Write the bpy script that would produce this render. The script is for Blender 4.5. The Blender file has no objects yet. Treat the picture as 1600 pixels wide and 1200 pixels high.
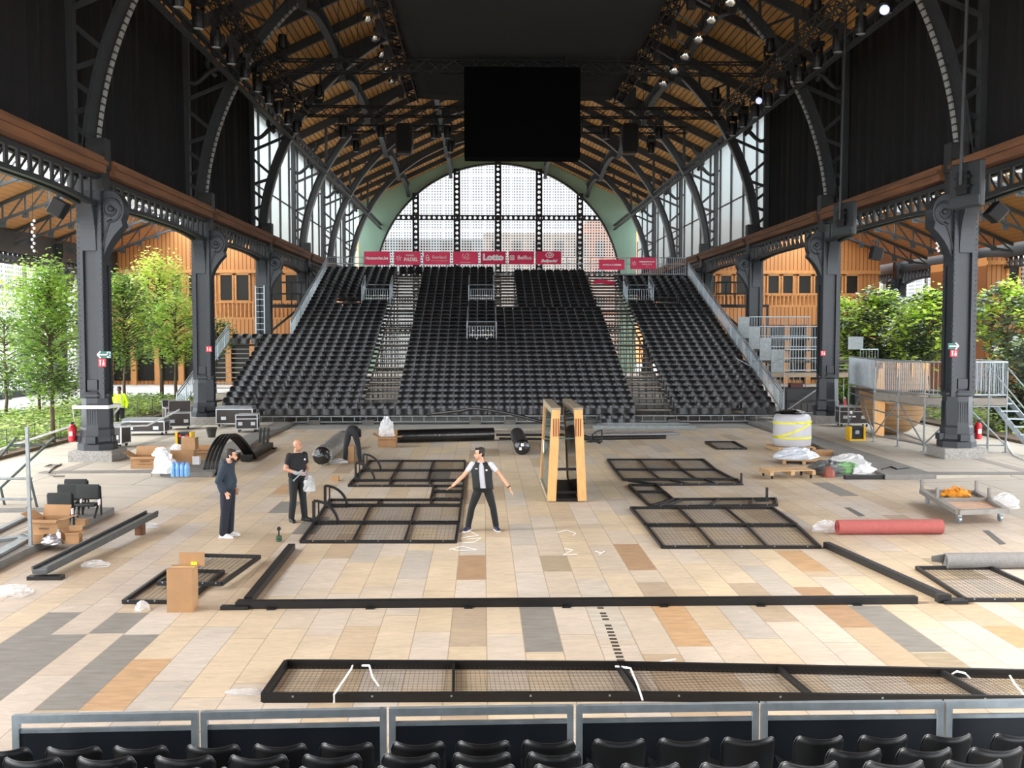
import bpy, bmesh, math, random
from mathutils import Vector, Matrix, Euler
random.seed(7)
PI = math.pi
S = bpy.context.scene
COL = S.collection

# ------------------------------------------------------------------ camera
F_PX, CX, CY = 1600.0, 800.0, 600.0          # focal length and centre in 1600x1200 pixels
CAMZ = 4.0
YAW, PITCH = math.atan(45 / 1600.0), math.atan(82 / 1600.0)
FWD = Vector((math.sin(YAW) * math.cos(PITCH), math.cos(YAW) * math.cos(PITCH), -math.sin(PITCH)))
RGT = Vector((math.cos(YAW), -math.sin(YAW), 0))
UPV = RGT.cross(FWD)
EYE = Vector((0, 0, CAMZ))
cam_d = bpy.data.cameras.new('camera'); cam_d.lens = 36.0; cam_d.sensor_width = 36.0
cam_d.clip_end = 600
cam = bpy.data.objects.new('camera', cam_d); COL.objects.link(cam)
cam.matrix_world = Matrix.Translation(EYE) @ Matrix((RGT, UPV, -FWD)).transposed().to_4x4()
S.camera = cam

# ------------------------------------------------------------------ world, sun, exposure
W = bpy.data.worlds.new('overcast_sky'); S.world = W; W.use_nodes = True
wn = W.node_tree.nodes; wl = W.node_tree.links
bg = wn['Background']; bg.inputs[0].default_value = (0.90, 0.95, 1.0, 1); bg.inputs[1].default_value = 9.2
sun_d = bpy.data.lights.new('sun', 'SUN'); sun_d.energy = 9.0; sun_d.angle = math.radians(12); sun_d.color = (1, .96, .9)
sun = bpy.data.objects.new('sun', sun_d); COL.objects.link(sun)
sun.rotation_euler = Vector((.86, .14, -.46)).to_track_quat('-Z', 'Y').to_euler()
S.view_settings.view_transform = 'Standard'; S.view_settings.look = 'None'
S.view_settings.gamma = 1.0; S.view_settings.use_curve_mapping = False
S.view_settings.exposure = -0.08
S.cycles.use_denoising = True
S.cycles.max_bounces = 8; S.cycles.diffuse_bounces = 5; S.cycles.glossy_bounces = 3
S.cycles.transparent_max_bounces = 16; S.cycles.transmission_bounces = 4
S.cycles.caustics_reflective = False; S.cycles.caustics_refractive = False
S.cycles.sample_clamp_indirect = 6.0

# ------------------------------------------------------------------ pixel <-> world helpers (1600x1200 frame)
def ray(px, py):
    return (FWD * F_PX + RGT * (px - CX) - UPV * (py - CY))
def P(px, py, z=0.0):
    d = ray(px, py); t = (z - CAMZ) / d.z
    return EYE + d * t
def PY(px, py, Y):
    d = ray(px, py); t = Y / d.y
    return EYE + d * t
def PX_(px, py, X):
    d = ray(px, py); t = X / d.x
    return EYE + d * t

# ------------------------------------------------------------------ materials
def lin(c):
    c = c / 255.0
    return c / 12.92 if c <= 0.04045 else ((c + 0.055) / 1.055) ** 2.4
def rgb(r, g, b): return (lin(r), lin(g), lin(b), 1)
MATS = {}
def new_mat(name):
    m = bpy.data.materials.new(name); m.use_nodes = True
    n = m.node_tree.nodes; b = n['Principled BSDF']
    return m, n, m.node_tree.links, b
def mat(name, c, rough=.6, metal=0.0, var=.12, scale=6.0, bump=0.0, spec=.5, stretch=(1, 1, 1), c2=None, coord='Object'):
    """plain procedural surface: base colour broken up by noise, optional bump"""
    if name in MATS: return MATS[name]
    m, n, l, b = new_mat(name)
    tc = n.new('ShaderNodeTexCoord'); mp = n.new('ShaderNodeMapping'); mp.inputs['Scale'].default_value = stretch
    l.new(tc.outputs[coord], mp.inputs['Vector'])
    nz = n.new('ShaderNodeTexNoise'); nz.inputs['Scale'].default_value = scale; nz.inputs['Detail'].default_value = 4
    l.new(mp.outputs[0], nz.inputs['Vector'])
    mx = n.new('ShaderNodeMix'); mx.data_type = 'RGBA'
    c = rgb(*c)
    if c2: ca, cb = c, rgb(*c2)
    else:
        ca = tuple(max(0, v * (1 - var)) for v in c[:3]) + (1,); cb = tuple(min(1, v * (1 + var)) for v in c[:3]) + (1,)
    mx.inputs[6].default_value = ca; mx.inputs[7].default_value = cb
    mr = n.new('ShaderNodeMapRange'); mr.inputs[1].default_value = .3; mr.inputs[2].default_value = .7
    l.new(nz.outputs[0], mr.inputs[0]); l.new(mr.outputs[0], mx.inputs[0])
    l.new(mx.outputs[2], b.inputs['Base Color'])
    b.inputs['Roughness'].default_value = rough; b.inputs['Metallic'].default_value = metal
    b.inputs['Specular IOR Level'].default_value = spec
    if bump:
        bp = n.new('ShaderNodeBump'); bp.inputs['Strength'].default_value = bump; bp.inputs['Distance'].default_value = .02
        l.new(nz.outputs[0], bp.inputs['Height']); l.new(bp.outputs[0], b.inputs['Normal'])
    MATS[name] = m
    return m
def stripes(name, c, cdark, axis, period, width=.12, rough=.6, var=.15, coord='Object', nscale=(1, 1, 1), board_var=.25):
    """boards / slats: repeating along one axis with a dark joint and a tone of its own per board"""
    if name in MATS: return MATS[name]
    m, n, l, b = new_mat(name)
    tc = n.new('ShaderNodeTexCoord'); sp = n.new('ShaderNodeSeparateXYZ'); l.new(tc.outputs[coord], sp.inputs[0])
    dv = n.new('ShaderNodeMath'); dv.operation = 'DIVIDE'; dv.inputs[1].default_value = period
    l.new(sp.outputs[axis], dv.inputs[0])
    fr = n.new('ShaderNodeMath'); fr.operation = 'FRACT'; l.new(dv.outputs[0], fr.inputs[0])
    fl = n.new('ShaderNodeMath'); fl.operation = 'FLOOR'; l.new(dv.outputs[0], fl.inputs[0])
    lt = n.new('ShaderNodeMath'); lt.operation = 'LESS_THAN'; lt.inputs[1].default_value = width; l.new(fr.outputs[0], lt.inputs[0])
    wn_ = n.new('ShaderNodeTexWhiteNoise'); wn_.noise_dimensions = '1D'; l.new(fl.outputs[0], wn_.inputs['W'])
    mp = n.new('ShaderNodeMapping'); mp.inputs['Scale'].default_value = nscale; l.new(tc.outputs[coord], mp.inputs[0])
    nz = n.new('ShaderNodeTexNoise'); nz.inputs['Scale'].default_value = 2.5; nz.inputs['Detail'].default_value = 5; l.new(mp.outputs[0], nz.inputs['Vector'])
    ad = n.new('ShaderNodeMath'); ad.operation = 'MULTIPLY_ADD'; ad.inputs[1].default_value = board_var; l.new(wn_.outputs['Value'], ad.inputs[0]); l.new(nz.outputs[0], ad.inputs[2])
    mr = n.new('ShaderNodeMapRange'); mr.inputs[1].default_value = .25; mr.inputs[2].default_value = .75 + board_var; l.new(ad.outputs[0], mr.inputs[0])
    c = rgb(*c)
    mx = n.new('ShaderNodeMix'); mx.data_type = 'RGBA'
    mx.inputs[6].default_value = tuple(v * (1 - var) for v in c[:3]) + (1,); mx.inputs[7].default_value = tuple(min(1, v * (1 + var)) for v in c[:3]) + (1,)
    l.new(mr.outputs[0], mx.inputs[0])
    m2 = n.new('ShaderNodeMix'); m2.data_type = 'RGBA'; l.new(lt.outputs[0], m2.inputs[0]); l.new(mx.outputs[2], m2.inputs[6]); m2.inputs[7].default_value = rgb(*cdark)
    l.new(m2.outputs[2], b.inputs['Base Color']); b.inputs['Roughness'].default_value = rough
    MATS[name] = m
    return m

steel = mat('steel_paint', (56, 60, 63), .5, .0, .12, 3)
steel_dk = mat('dark_steel', (34, 36, 38), .55, 0, .15, 3)
steel_lt = mat('pale_steel', (150, 152, 150), .55, 0, .1, 5)
colpaint = mat('column_paint', (42, 47, 53), .45, 0, .12, 2)
roofwood = stripes('roof_boards', (220, 164, 94), (120, 80, 40), 0, .27, .22, .7, .34, nscale=(8, .6, 1), board_var=.5)
aislewood = stripes('aisle_boards', (184, 126, 74), (130, 84, 46), 0, .35, .08, .7, .15, nscale=(6, .5, 1))
beamwood = mat('beam_wood', (112, 74, 48), .7, 0, .3, 3, .1, stretch=(2, .15, 2))
pavwood = stripes('pavilion_slats', (190, 130, 74), (128, 76, 34), 0, .3, .22, .6, .12, nscale=(4, 4, .4), board_var=.4)
pavtrim = mat('pavilion_trim', (196, 138, 80), .6, 0, .12, 4)
curt = mat('black_curtain', (10, 10, 12), .9, 0, .25, 2, stretch=(1, 1, .1))
blackfab = mat('black_fabric', (5, 6, 7), .95, 0, .2, 1)
black = mat('black_plastic', (17, 18, 20), .45, 0, .2, 5)
blackm = mat('black_metal', (20, 20, 21), .4, .1, .2, 5)
rig = mat('rigging_black', (9, 9, 10), .5, .2, .2, 5)
chrome = mat('chrome', (225, 225, 225), .12, 1, .03, 5)
galv = mat('galvanised', (158, 168, 174), .4, .55, .14, 9)
galv_d = mat('galvanised_dull', (140, 146, 148), .5, .35, .15, 9)
granite = mat('granite', (150, 148, 144), .8, 0, .25, 14, .1)
green_paint = mat('gable_green', (160, 198, 178), .6, 0, .05, .4)
white_paint = mat('white_steel', (226, 228, 226), .5, 0, .05, 3)
# ------------------------------------------------------------------ mesh builder
class MB:
    def __init__(self): self.v = []; self.f = []; self.mi = []; self.cur = 0
    def add(self, vs, fs):
        o = len(self.v); self.v += [tuple(p) for p in vs]
        self.f += [tuple(i + o for i in f) for f in fs]; self.mi += [self.cur] * len(fs); return self
    def use(self, i): self.cur = i; return self
    def box(self, c, s, M=None):
        x, y, z = s[0] / 2, s[1] / 2, s[2] / 2
        vs = [Vector((a, b, d)) for a in (-x, x) for b in (-y, y) for d in (-z, z)]
        c = Vector(c)
        vs = [(M @ p if M else p) + c for p in vs]
        return self.add(vs, [(0, 1, 3, 2), (4, 6, 7, 5), (0, 4, 5, 1), (2, 3, 7, 6), (0, 2, 6, 4), (1, 5, 7, 3)])
    def bx(self, x0, x1, y0, y1, z0, z1):
        return self.box(((x0 + x1) / 2, (y0 + y1) / 2, (z0 + z1) / 2), (abs(x1 - x0), abs(y1 - y0), abs(z1 - z0)))
    def bar(self, p, q, w, h=None, up=(0, 0, 1)):
        """rectangular bar from p to q, w sideways, h along up"""
        h = h or w; p, q = Vector(p), Vector(q); d = (q - p)
        L = d.length
        if L < 1e-6: return self
        d /= L; u = Vector(up)
        if abs(d.dot(u)) > .98: u = Vector((0, 1, 0)) if abs(d.y) < .9 else Vector((1, 0, 0))
        s = d.cross(u).normalized(); u = s.cross(d)
        vs = [e + s * a * w / 2 + u * b * h / 2 for e in (p, q) for a, b in ((-1, -1), (1, -1), (1, 1), (-1, 1))]
        return self.add(vs, [(3, 2, 1, 0), (4, 5, 6, 7), (0, 1, 5, 4), (1, 2, 6, 5), (2, 3, 7, 6), (3, 0, 4, 7)])
    def tube(self, pts, r, n=8, cap=True):
        pts = [Vector(p) for p in pts]; m = len(pts)
        rs = r if isinstance(r, (list, tuple)) else [r] * m
        vs = []; ref = None
        for i, p in enumerate(pts):
            t = (pts[min(i + 1, m - 1)] - pts[max(i - 1, 0)])
            t = t.normalized() if t.length > 1e-9 else Vector((0, 0, 1))
            if ref is None:
                ref = Vector((0, 0, 1)) if abs(t.z) < .9 else Vector((1, 0, 0))
            a = (ref - t * ref.dot(t))
            a = a.normalized() if a.length > 1e-6 else t.orthogonal().normalized()
            ref = a; b = t.cross(a)
            vs += [p + (a * math.cos(2 * PI * k / n) + b * math.sin(2 * PI * k / n)) * rs[i] for k in range(n)]
        fs = [(i * n + k, i * n + (k + 1) % n, (i + 1) * n + (k + 1) % n, (i + 1) * n + k) for i in range(m - 1) for k in range(n)]
        if cap: fs += [tuple(range(n - 1, -1, -1)), tuple((m - 1) * n + k for k in range(n))]
        return self.add(vs, fs)
    def cyl(self, p, q, r, n=12, r2=None): return self.tube([p, q], [r, r if r2 is None else r2], n)
    def lathe(self, prof, c=(0, 0, 0), n=16, rot=0.0, cap=True, M=None):
        c = Vector(c); vs = []
        for r, z in prof:
            for k in range(n):
                a = 2 * PI * k / n + rot; p = Vector((r * math.cos(a), r * math.sin(a), z))
                vs.append((M @ p if M else p) + c)
        m = len(prof)
        fs = [(i * n + k, i * n + (k + 1) % n, (i + 1) * n + (k + 1) % n, (i + 1) * n + k) for i in range(m - 1) for k in range(n)]
        if cap: fs += [tuple(range(n - 1, -1, -1)), tuple((m - 1) * n + k for k in range(n))]
        return self.add(vs, fs)
    def prism(self, poly, o, ax, ay, depth):
        """polygon (list of 2d) in the plane (ax, ay) at o, extruded along depth vector (centred)"""
        o, ax, ay, dp = Vector(o), Vector(ax), Vector(ay), Vector(depth); n = len(poly)
        a = [o + ax * x + ay * y - dp / 2 for x, y in poly]; b = [p + dp for p in a]
        fs = [(i, (i + 1) % n, n + (i + 1) % n, n + i) for i in range(n)]
        fs += [tuple(range(n - 1, -1, -1)), tuple(range(n, 2 * n))]
        return self.add(a + b, fs)
    def band(self, pts, wdir, w, t, nrm=None):
        """strip of width w (along wdir) and thickness t following pts"""
        pts = [Vector(p) for p in pts]; wd = Vector(wdir).normalized(); m = len(pts); vs = []
        for i, p in enumerate(pts):
            tg = (pts[min(i + 1, m - 1)] - pts[max(i - 1, 0)]).normalized(); nn = tg.cross(wd).normalized()
            vs += [p - wd * w / 2 - nn * t / 2, p + wd * w / 2 - nn * t / 2, p + wd * w / 2 + nn * t / 2, p - wd * w / 2 + nn * t / 2]
        fs = [(i * 4 + k, i * 4 + (k + 1) % 4, (i + 1) * 4 + (k + 1) % 4, (i + 1) * 4 + k) for i in range(m - 1) for k in range(4)]
        fs += [(3, 2, 1, 0), tuple((m - 1) * 4 + k for k in range(4))]
        return self.add(vs, fs)
    def grid(self, fn, nu, nv, closed_u=False):
        vs = [fn(i / (nu if closed_u else nu - 1), j / (nv - 1)) for j in range(nv) for i in range(nu)]
        fs = []
        for j in range(nv - 1):
            for i in range(nu if closed_u else nu - 1):
                k = (i + 1) % nu
                fs.append((j * nu + i, j * nu + k, (j + 1) * nu + k, (j + 1) * nu + i))
        return self.add(vs, fs)
    def ball(self, c, r, n=12, m=8, sc=(1, 1, 1)):
        c = Vector(c)
        return self.lathe([(max(1e-4, r * math.sin(PI * j / m)) , -r * math.cos(PI * j / m)) for j in range(m + 1)], c, n, M=Matrix.Diagonal(sc))
    def merge(self, other, M=None):
        vs = [M @ Vector(p) for p in other.v] if M else other.v
        o = len(self.v); self.v += [tuple(p) for p in vs]; self.f += [tuple(i + o for i in f) for f in other.f]; self.mi += other.mi
        return self

ORG = {}
def org(o): return ORG.get(o.name, Vector((0, 0, 0))) if o else Vector((0, 0, 0))
def obj(name, mb, m, parent=None, world=True, smooth=False, solid=0, bevel=0, subd=0):
    """one mesh object; world=True: the builder's numbers are world ones and are shifted to the parent's base"""
    me = bpy.data.meshes.new(name)
    off = org(parent) if (parent and world) else Vector((0, 0, 0))
    vs = [(p[0] - off.x, p[1] - off.y, p[2] - off.z) for p in mb.v] if off.length else mb.v
    me.from_pydata(vs, [], mb.f)
    for x in (m if isinstance(m, (list, tuple)) else [m]): me.materials.append(x)
    if any(mb.mi): me.polygons.foreach_set('material_index', mb.mi)
    if smooth: me.polygons.foreach_set('use_smooth', [True] * len(me.polygons))
    me.update()
    o = bpy.data.objects.new(name, me); COL.objects.link(o)
    if parent: o.parent = parent; ORG[o.name] = off if world else Vector((0, 0, 0))
    if subd: md = o.modifiers.new('smooth', 'SUBSURF'); md.levels = md.render_levels = subd
    if solid: md = o.modifiers.new('thick', 'SOLIDIFY'); md.thickness = solid; md.offset = 0
    if bevel: md = o.modifiers.new('bevel', 'BEVEL'); md.width = bevel; md.segments = 2; md.limit_method = 'ANGLE'
    return o
def recenter(o, c):
    """move a top-level mesh's origin to c without moving the mesh"""
    c = Vector(c)
    o.data.transform(Matrix.Translation(-c)); o.location = c
    return o
def tag(o, label, cat, group=None, kind=None):
    o['label'] = label; o['category'] = cat
    if group: o['group'] = group
    if kind: o['kind'] = kind
    return o
def thing(name, label, cat, loc=(0, 0, 0), group=None, kind=None, rotz=0.0):
    o = bpy.data.objects.new(name, None); COL.objects.link(o); o.location = loc; o.rotation_euler = (0, 0, rotz)
    o.empty_display_size = .2
    ORG[o.name] = Vector(loc)
    return tag(o, label, cat, group, kind)
def struct(name, mb, m, label=None, cat=None, smooth=False, parent=None, **k):
    o = obj(name, mb, m, parent, smooth=smooth, **k)
    if not parent:
        o['kind'] = 'structure'
        if label: o['label'] = label; o['category'] = cat or name.split('_')[0]
    return o
def dup(root, loc, rotz=0.0, label=None, group=None):
    r = root.copy(); COL.objects.link(r); r.location = loc; r.rotation_euler = (0, 0, rotz); ORG[r.name] = Vector(loc)
    if label: r['label'] = label
    if group: r['group'] = group
    for ch in list(root.children):
        c = ch.copy(); COL.objects.link(c); c.parent = r
        for g in list(ch.children):
            d = g.copy(); COL.objects.link(d); d.parent = c
    return r
def ordinal(i):
    return ['first', 'second', 'third', 'fourth', 'fifth', 'sixth', 'seventh', 'eighth', 'ninth', 'tenth', 'eleventh', 'twelfth',
            'thirteenth', 'fourteenth', 'fifteenth', 'sixteenth', 'seventeenth', 'eighteenth', 'nineteenth', 'twentieth'][i]
def text(name, s, size, M, m, parent, ext=.004, align='CENTER', sx=1.0, shear=0.0, bold=0.0):
    """raised lettering; M places it (local x right, local y up)"""
    c = bpy.data.curves.new(name, 'FONT'); c.body = s; c.size = size; c.extrude = ext; c.align_x = align; c.align_y = 'CENTER'
    c.shear = shear; c.offset = bold; c.resolution_u = 3
    t = bpy.data.objects.new(name + '_curve', c); COL.objects.link(t)
    me = bpy.data.meshes.new_from_object(t.evaluated_get(bpy.context.evaluated_depsgraph_get()))
    bpy.data.objects.remove(t); me.materials.clear(); me.materials.append(m)
    o = bpy.data.objects.new(name, me); COL.objects.link(o)
    o.parent = parent
    o.matrix_local = Matrix.Translation(-org(parent)) @ M @ Matrix.Diagonal((sx, 1, 1, 1))
    return o
def face_cam_M(p):
    """upright text plane facing -Y"""
    return Matrix.Translation(p) @ Matrix.Rotation(PI / 2, 4, 'X')
# ================================================================== THE HALL
HX = 1.5; HALF = 13.2; XL, XR = HX - HALF, HX + HALF
CYS = [31.3 + 12 * k for k in range(-1, 6)]          # column lines; the gable stands at GY
GY = 103.3
EAVE_Z, SLOPE = 16.6, .47
def roof_z(x): return EAVE_Z + SLOPE * (HALF + .75 - abs(x - HX))
def mir(s, x): return HX + s * x                       # s=-1 left, +1 right; x measured from the hall axis

# ---- roof boards
for s, nm in ((-1, 'ceiling_left'), (1, 'ceiling_right')):
    mb = MB()
    x0, x1 = mir(s, HALF + 1.6), mir(s, 0)
    z0, z1 = roof_z(x0), roof_z(x1)
    a = [(x0, -3, z0), (x1, -3, z1), (x1, GY + 1, z1), (x0, GY + 1, z0)]
    b = [(x, y, z + .15) for x, y, z in a]
    fs = [(0, 1, 2, 3), (7, 6, 5, 4), (0, 4, 5, 1), (1, 5, 6, 2), (2, 6, 7, 3), (3, 7, 4, 0)]
    mb.add(a + b, fs)
    struct(nm, mb, roofwood, 'board-clad %s slope of the main hall roof' % nm.split('_')[1], 'ceiling')
# ---- rafters between the frames
for s in (-1, 1):
    side = 'left' if s < 0 else 'right'
    for k in range(-1, 7):
        for q in (1, 2):
            y = 31.3 + 12 * (k - 1) + 4 * q + (12 if k >= 0 else 12)
            if y > GY: continue
            mb = MB(); x0, x1 = mir(s, HALF + .5), mir(s, .1)
            mb.bar((x0, y, roof_z(x0) - .22), (x1, y, roof_z(x1) - .22), .16, .42)
            struct('rafter', mb, steel, 'dark rafter under the %s roof slope, number %d from the front' % (side, 2 * (k + 1) + q), 'rafter')
# ---- longitudinal purlins
for s in (-1, 1):
    side = 'left' if s < 0 else 'right'
    for j, x in enumerate((8.9, 4.7)):
        X = mir(s, x); zt = roof_z(X) - .3
        mb = MB()
        for k in range(-1, 6):
            ya, yb = 31.3 + 12 * k, 31.3 + 12 * (k + 1)
            n = 12
            low = [(zt - (.62 + .75 * (abs(i / n - .5) * 2) ** 2.5)) for i in range(n + 1)]
            for i in range(n):
                y0, y1 = ya + 12 * i / n, ya + 12 * (i + 1) / n
                mb.bar((X, y0, low[i]), (X, y1, low[i + 1]), .34, .07)
                mb.bar((X, y0, low[i]), (X, y0, zt), .05, .12)
                mb.bar((X, (y0 + y1) / 2, (low[i] + low[i + 1]) / 2), (X, (y0 + y1) / 2, zt), .05, .12)
        mb.bar((X, 19.3, zt), (X, GY, zt), .2, .16)
        struct('purlin', mb, steel, '%s lattice purlin running the length of the %s roof slope' % (('lower', 'upper')[j], side), 'purlin')
# ---- ridge beam
mb = MB(); mb.bar((HX, 12, roof_z(HX) - .3), (HX, GY, roof_z(HX) - .3), .3, .5)
struct('ridge_beam', mb, steel, 'ridge beam at the top of the hall roof', 'beam')

# ---- arch frames
def rib_pt(s, t, off=0.0):
    """ellipse of the arch, t=0 springing, t=1 crown"""
    a = t * PI / 2
    return Vector((mir(s, (13.05 + off) * math.cos(a)), 0, 8.5 + (12.6 + off) * math.sin(a)))
RIBN = [rib_pt(-1, 0)]
def t_of_z(z): return math.asin((z - 8.5) / 12.6) / (PI / 2)
def t_of_x(x): return math.acos(min(1, x / 13.05)) / (PI / 2)
for k, y in enumerate(CYS):
    fr = thing('arch_frame', 'steel arch frame of the roof, %s from the front' % ordinal(k), 'arch frame', (HX, y, 8.3), kind='structure')
    for s in (-1, 1):
        N = 40
        inner = [rib_pt(s, i / N) + Vector((0, y, 0)) for i in range(N + 1)]
        outer = [rib_pt(s, i / N, .42) + Vector((0, y, 0)) for i in range(N + 1)]
        mb = MB()
        mb.band(outer, (0, 1, 0), .3, .05)
        web = [(a + b) / 2 for a, b in zip(inner, outer)]
        for i in range(N):     # web plate
            A, B, C, D = inner[i], inner[i + 1], outer[i + 1], outer[i]
            h = Vector((0, .03, 0))
            mb.add([A - h, B - h, C - h, D - h, A + h, B + h, C + h, D + h], [(0, 1, 2, 3), (7, 6, 5, 4), (0, 4, 5, 1), (1, 5, 6, 2), (2, 6, 7, 3), (3, 7, 4, 0)])
        obj('arch_rib', mb, steel, fr)
        mb = MB(); mb.band(inner, (0, 1, 0), .22, .06)
        if 1 <= k <= 2:        # riveted joints along the inner flange
            for i in range(66):
                t = i / 66 * .75; p = rib_pt(s, t) + Vector((0, y, 0)); q = rib_pt(s, t + .0028) + Vector((0, y, 0))
                mb.use(1).bar(p, q, .235, .075, up=p - Vector((HX, y, 8.5))); mb.use(0)
        obj('inner_flange', mb, [steel_lt, steel_dk], fr)
        # upright with zig-zag bracing
        px = 13.77
        mb = MB()
        mb.bar((mir(s, px), y, 8.3), (mir(s, px), y, roof_z(mir(s, px)) - .1), .26, .3)
        obj('upright', mb, steel, fr)
        mb = MB()
        for (zp, zr) in ((13.57, 14.35), (13.2, 12.2), (11.8, 12.1), (11.5, 10.9), (10.5, 10.7), (10.2, 9.7), (9.5, 9.6)):
            r = rib_pt(s, t_of_z(zr), .2); mb.bar((mir(s, px), y, zp), (r.x, y, r.z), .14, .12, up=(0, 1, 0))
        obj('diagonal_bracing', mb, steel, fr)
        # rafter of the frame with struts down to the arch
        mb = MB()
        x0, x1 = mir(s, px + .3), mir(s, 0)
        mb.bar((x0, y, roof_z(x0) - .25), (x1, y, roof_z(x1) - .25), .2, .5)
        obj('frame_rafter', mb, steel, fr)
        mb = MB(); xs = (11.65, 10.1, 8.7, 7.0, 5.3, 3.6, 1.9, .4)
        for i, x in enumerate(xs):
            r = rib_pt(s, t_of_x(x), .3); X = mir(s, x)
            mb.bar((X, y, r.z), (X, y, roof_z(X) - .3), .18 if i in (0, 2) else .11, .12, up=(0, 1, 0))
            if i < len(xs) - 1:
                r2 = rib_pt(s, t_of_x(xs[i + 1]), .3)
                mb.bar((X, y, roof_z(X) - .4), (mir(s, xs[i + 1]), y, r2.z), .1, .1, up=(0, 1, 0))
        obj('roof_strut', mb, steel, fr)
        # S-scroll ornaments beside the eave beam
        for (dx, dz, kind) in ((0, 0, 0), (0, 0, 1)):
            base = Vector((mir(s, 11.65), y, 14.45)); pts = []
            for i in range(13):
                u = i / 12
                if kind == 0:   # flat scroll towards the glazing
                    pts.append(base + Vector((s * (.2 + 2.1 * u), 0, .15 + .28 * math.sin(u * 2 * PI * .95) * (1 if u < .5 else 1.35) + .3 * max(0, u - .75))))
                else:           # upright scroll against the roof
                    pts.append(base + Vector((-s * (-.9 + .0 * u) + s * (.35 * math.sin(u * PI * 1.7)), 0, .1 + 1.7 * u)))
            mb = MB(); mb.tube(pts, [.13 * (1 - .55 * abs(i / 12 - .35)) for i in range(13)], 6)
            obj('scroll_ornament', mb, steel, fr, smooth=True)
# ---- eave beams carried by the arches
for s in (-1, 1):
    mb = MB(); X = mir(s, 11.65)
    mb.bar((X, 14, 14.62), (X, GY, 14.62), .22, .12); mb.bar((X, 14, 14.2), (X, GY, 14.2), .22, .1)
    y = 14.5
    while y < GY: mb.bar((X, y, 14.2), (X, y, 14.6), .06, .1); y += 1.0
    struct('eave_beam', mb, steel, 'steel eave beam along the %s arches' % ('left' if s < 0 else 'right'), 'beam')

# ---- columns
def scroll_outline(s):
    pts = []
    # underside: from the shaft outward, in (x from shaft centre towards nave, z)
    for u in range(9):
        a = u / 8
        pts.append((.36 + .10 * a + .50 * a ** 2.2, 5.9 + 1.15 * a))
    for u in range(1, 13):     # round the belly of the scroll
        a = -PI * .28 + u / 12 * PI * .78
        pts.append((.62 + .38 * math.cos(a), 7.55 + .52 * math.sin(a)))
    pts += [(.42, 8.1), (.3, 8.1), (.3, 5.9)]
    return pts
def make_column(s, detail):
    root = thing('column', 'x', 'column', (0, 0, 0), 'cast iron columns along the nave', kind='structure')
    mb = MB(); mb.box((0, 0, .16), (1.31, 1.31, .36)); obj('plinth', mb, granite, root, bevel=.02)
    mb = MB(); r8 = PI / 8; k = 1 / math.cos(PI / 8)
    mb.lathe([(.53 * k, .34), (.53 * k, .52), (.47 * k, .6), (.45 * k, .72), (.45 * k, .95), (.42 * k, 1.02), (.40 * k, 1.9), (.43 * k, 1.95), (.43 * k, 2.02), (.38 * k, 2.1)], n=8, rot=r8)
    for a in range(4):
        d = Vector((math.cos(a * PI / 2), math.sin(a * PI / 2), 0)); e = Vector((-d.y, d.x, 0))
        for j in (-2, -1, 0, 1, 2): mb.bar(d * .41 + e * .07 * j + Vector((0, 0, 1.1)), d * .41 + e * .07 * j + Vector((0, 0, 1.75)), .035, .035)
        mb.box(d * .45 + Vector((0, 0, .66)), (.3 if d.y else .12, .3 if d.x else .12, .2))
    obj('base', mb, colpaint, root)
    mb = MB(); mb.box((0, 0, 5.0), (.5, .5, 6.2))
    for a in (-1, 1):
        for b in (-1, 1): mb.box((a * .28, b * .28, 5.0), (.17, .17, 6.2))
        mb.box((a * .3, 0, 5.0), (.06, .3, 6.2)); mb.box((0, a * .3, 2.3), (.3, .1, .3))
    if detail:
        for a in (-1, 1):
            for b in (-1, 1):
                for i in range(38):
                    z = 2.2 + i * .155
                    mb.box((a * .33, b * .372, z), (.035, .03, .035)); mb.box((a * .372, b * .33, z), (.03, .035, .035))
    obj('shaft', mb, colpaint, root)
    mb = MB(); poly = [(-s * -x if s > 0 else x, z) for x, z in scroll_outline(s)]
    mb.prism([(x * (-s), z) for x, z in scroll_outline(s)], (0, 0, 0), (1, 0, 0), (0, 0, 1), (0, .5, 0))
    obj('capital_bracket', mb, colpaint, root)
    mb = MB()
    for b in (-1, 1):          # raised volute on both faces
        pts = []
        for i in range(40):
            a = i / 39 * PI * 2.6 - PI * .6; r = .34 - .2 * i / 39
            pts.append((-s * (.62 + r * math.cos(a)), b * .26, 7.55 + r * 1.15 * math.sin(a)))
        mb.tube(pts, .035, 6)
        mb.ball((-s * .62, b * .26, 7.55), .1, 10, 6)
        tail = [(-s * (.36 + .26 * (i / 10) ** 1.6), b * .26, 6.35 + .9 * i / 10) for i in range(11)]; mb.tube(tail, .03, 6)
    obj('volute', mb, colpaint, root, smooth=True)
    mb = MB()
    for b in (-1, 1):          # curved brackets up to the lattice girders, along the nave
        pts = [(0, b * (.36 + .42 * (i / 12) ** 2.4), 6.3 + 1.5 * i / 12) for i in range(13)]
        mb.band(pts, (1, 0, 0), .42, .08)
        for sx in (-.2, .2):
            pp = [(sx, b * .3, 6.3)] + [(sx, p[1], p[2]) for p in pts] + [(sx, b * .3, 7.8)]
            mb.prism([(p[1], p[2]) for p in pp], (sx, 0, 0), (0, 1, 0), (0, 0, 1), (.05, 0, 0))
    obj('girder_bracket', mb, colpaint, root)
    mb = MB(); mb.box((0, 0, 8.45), (.8, .62, 1.3)); mb.box((0, 0, 8.12), (.95, .75, .1)); mb.box((-s * .2, 0, 9.2), (.55, .5, .9))
    obj('head_block', mb, steel_dk, root)
    return root
COLS = {}
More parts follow.
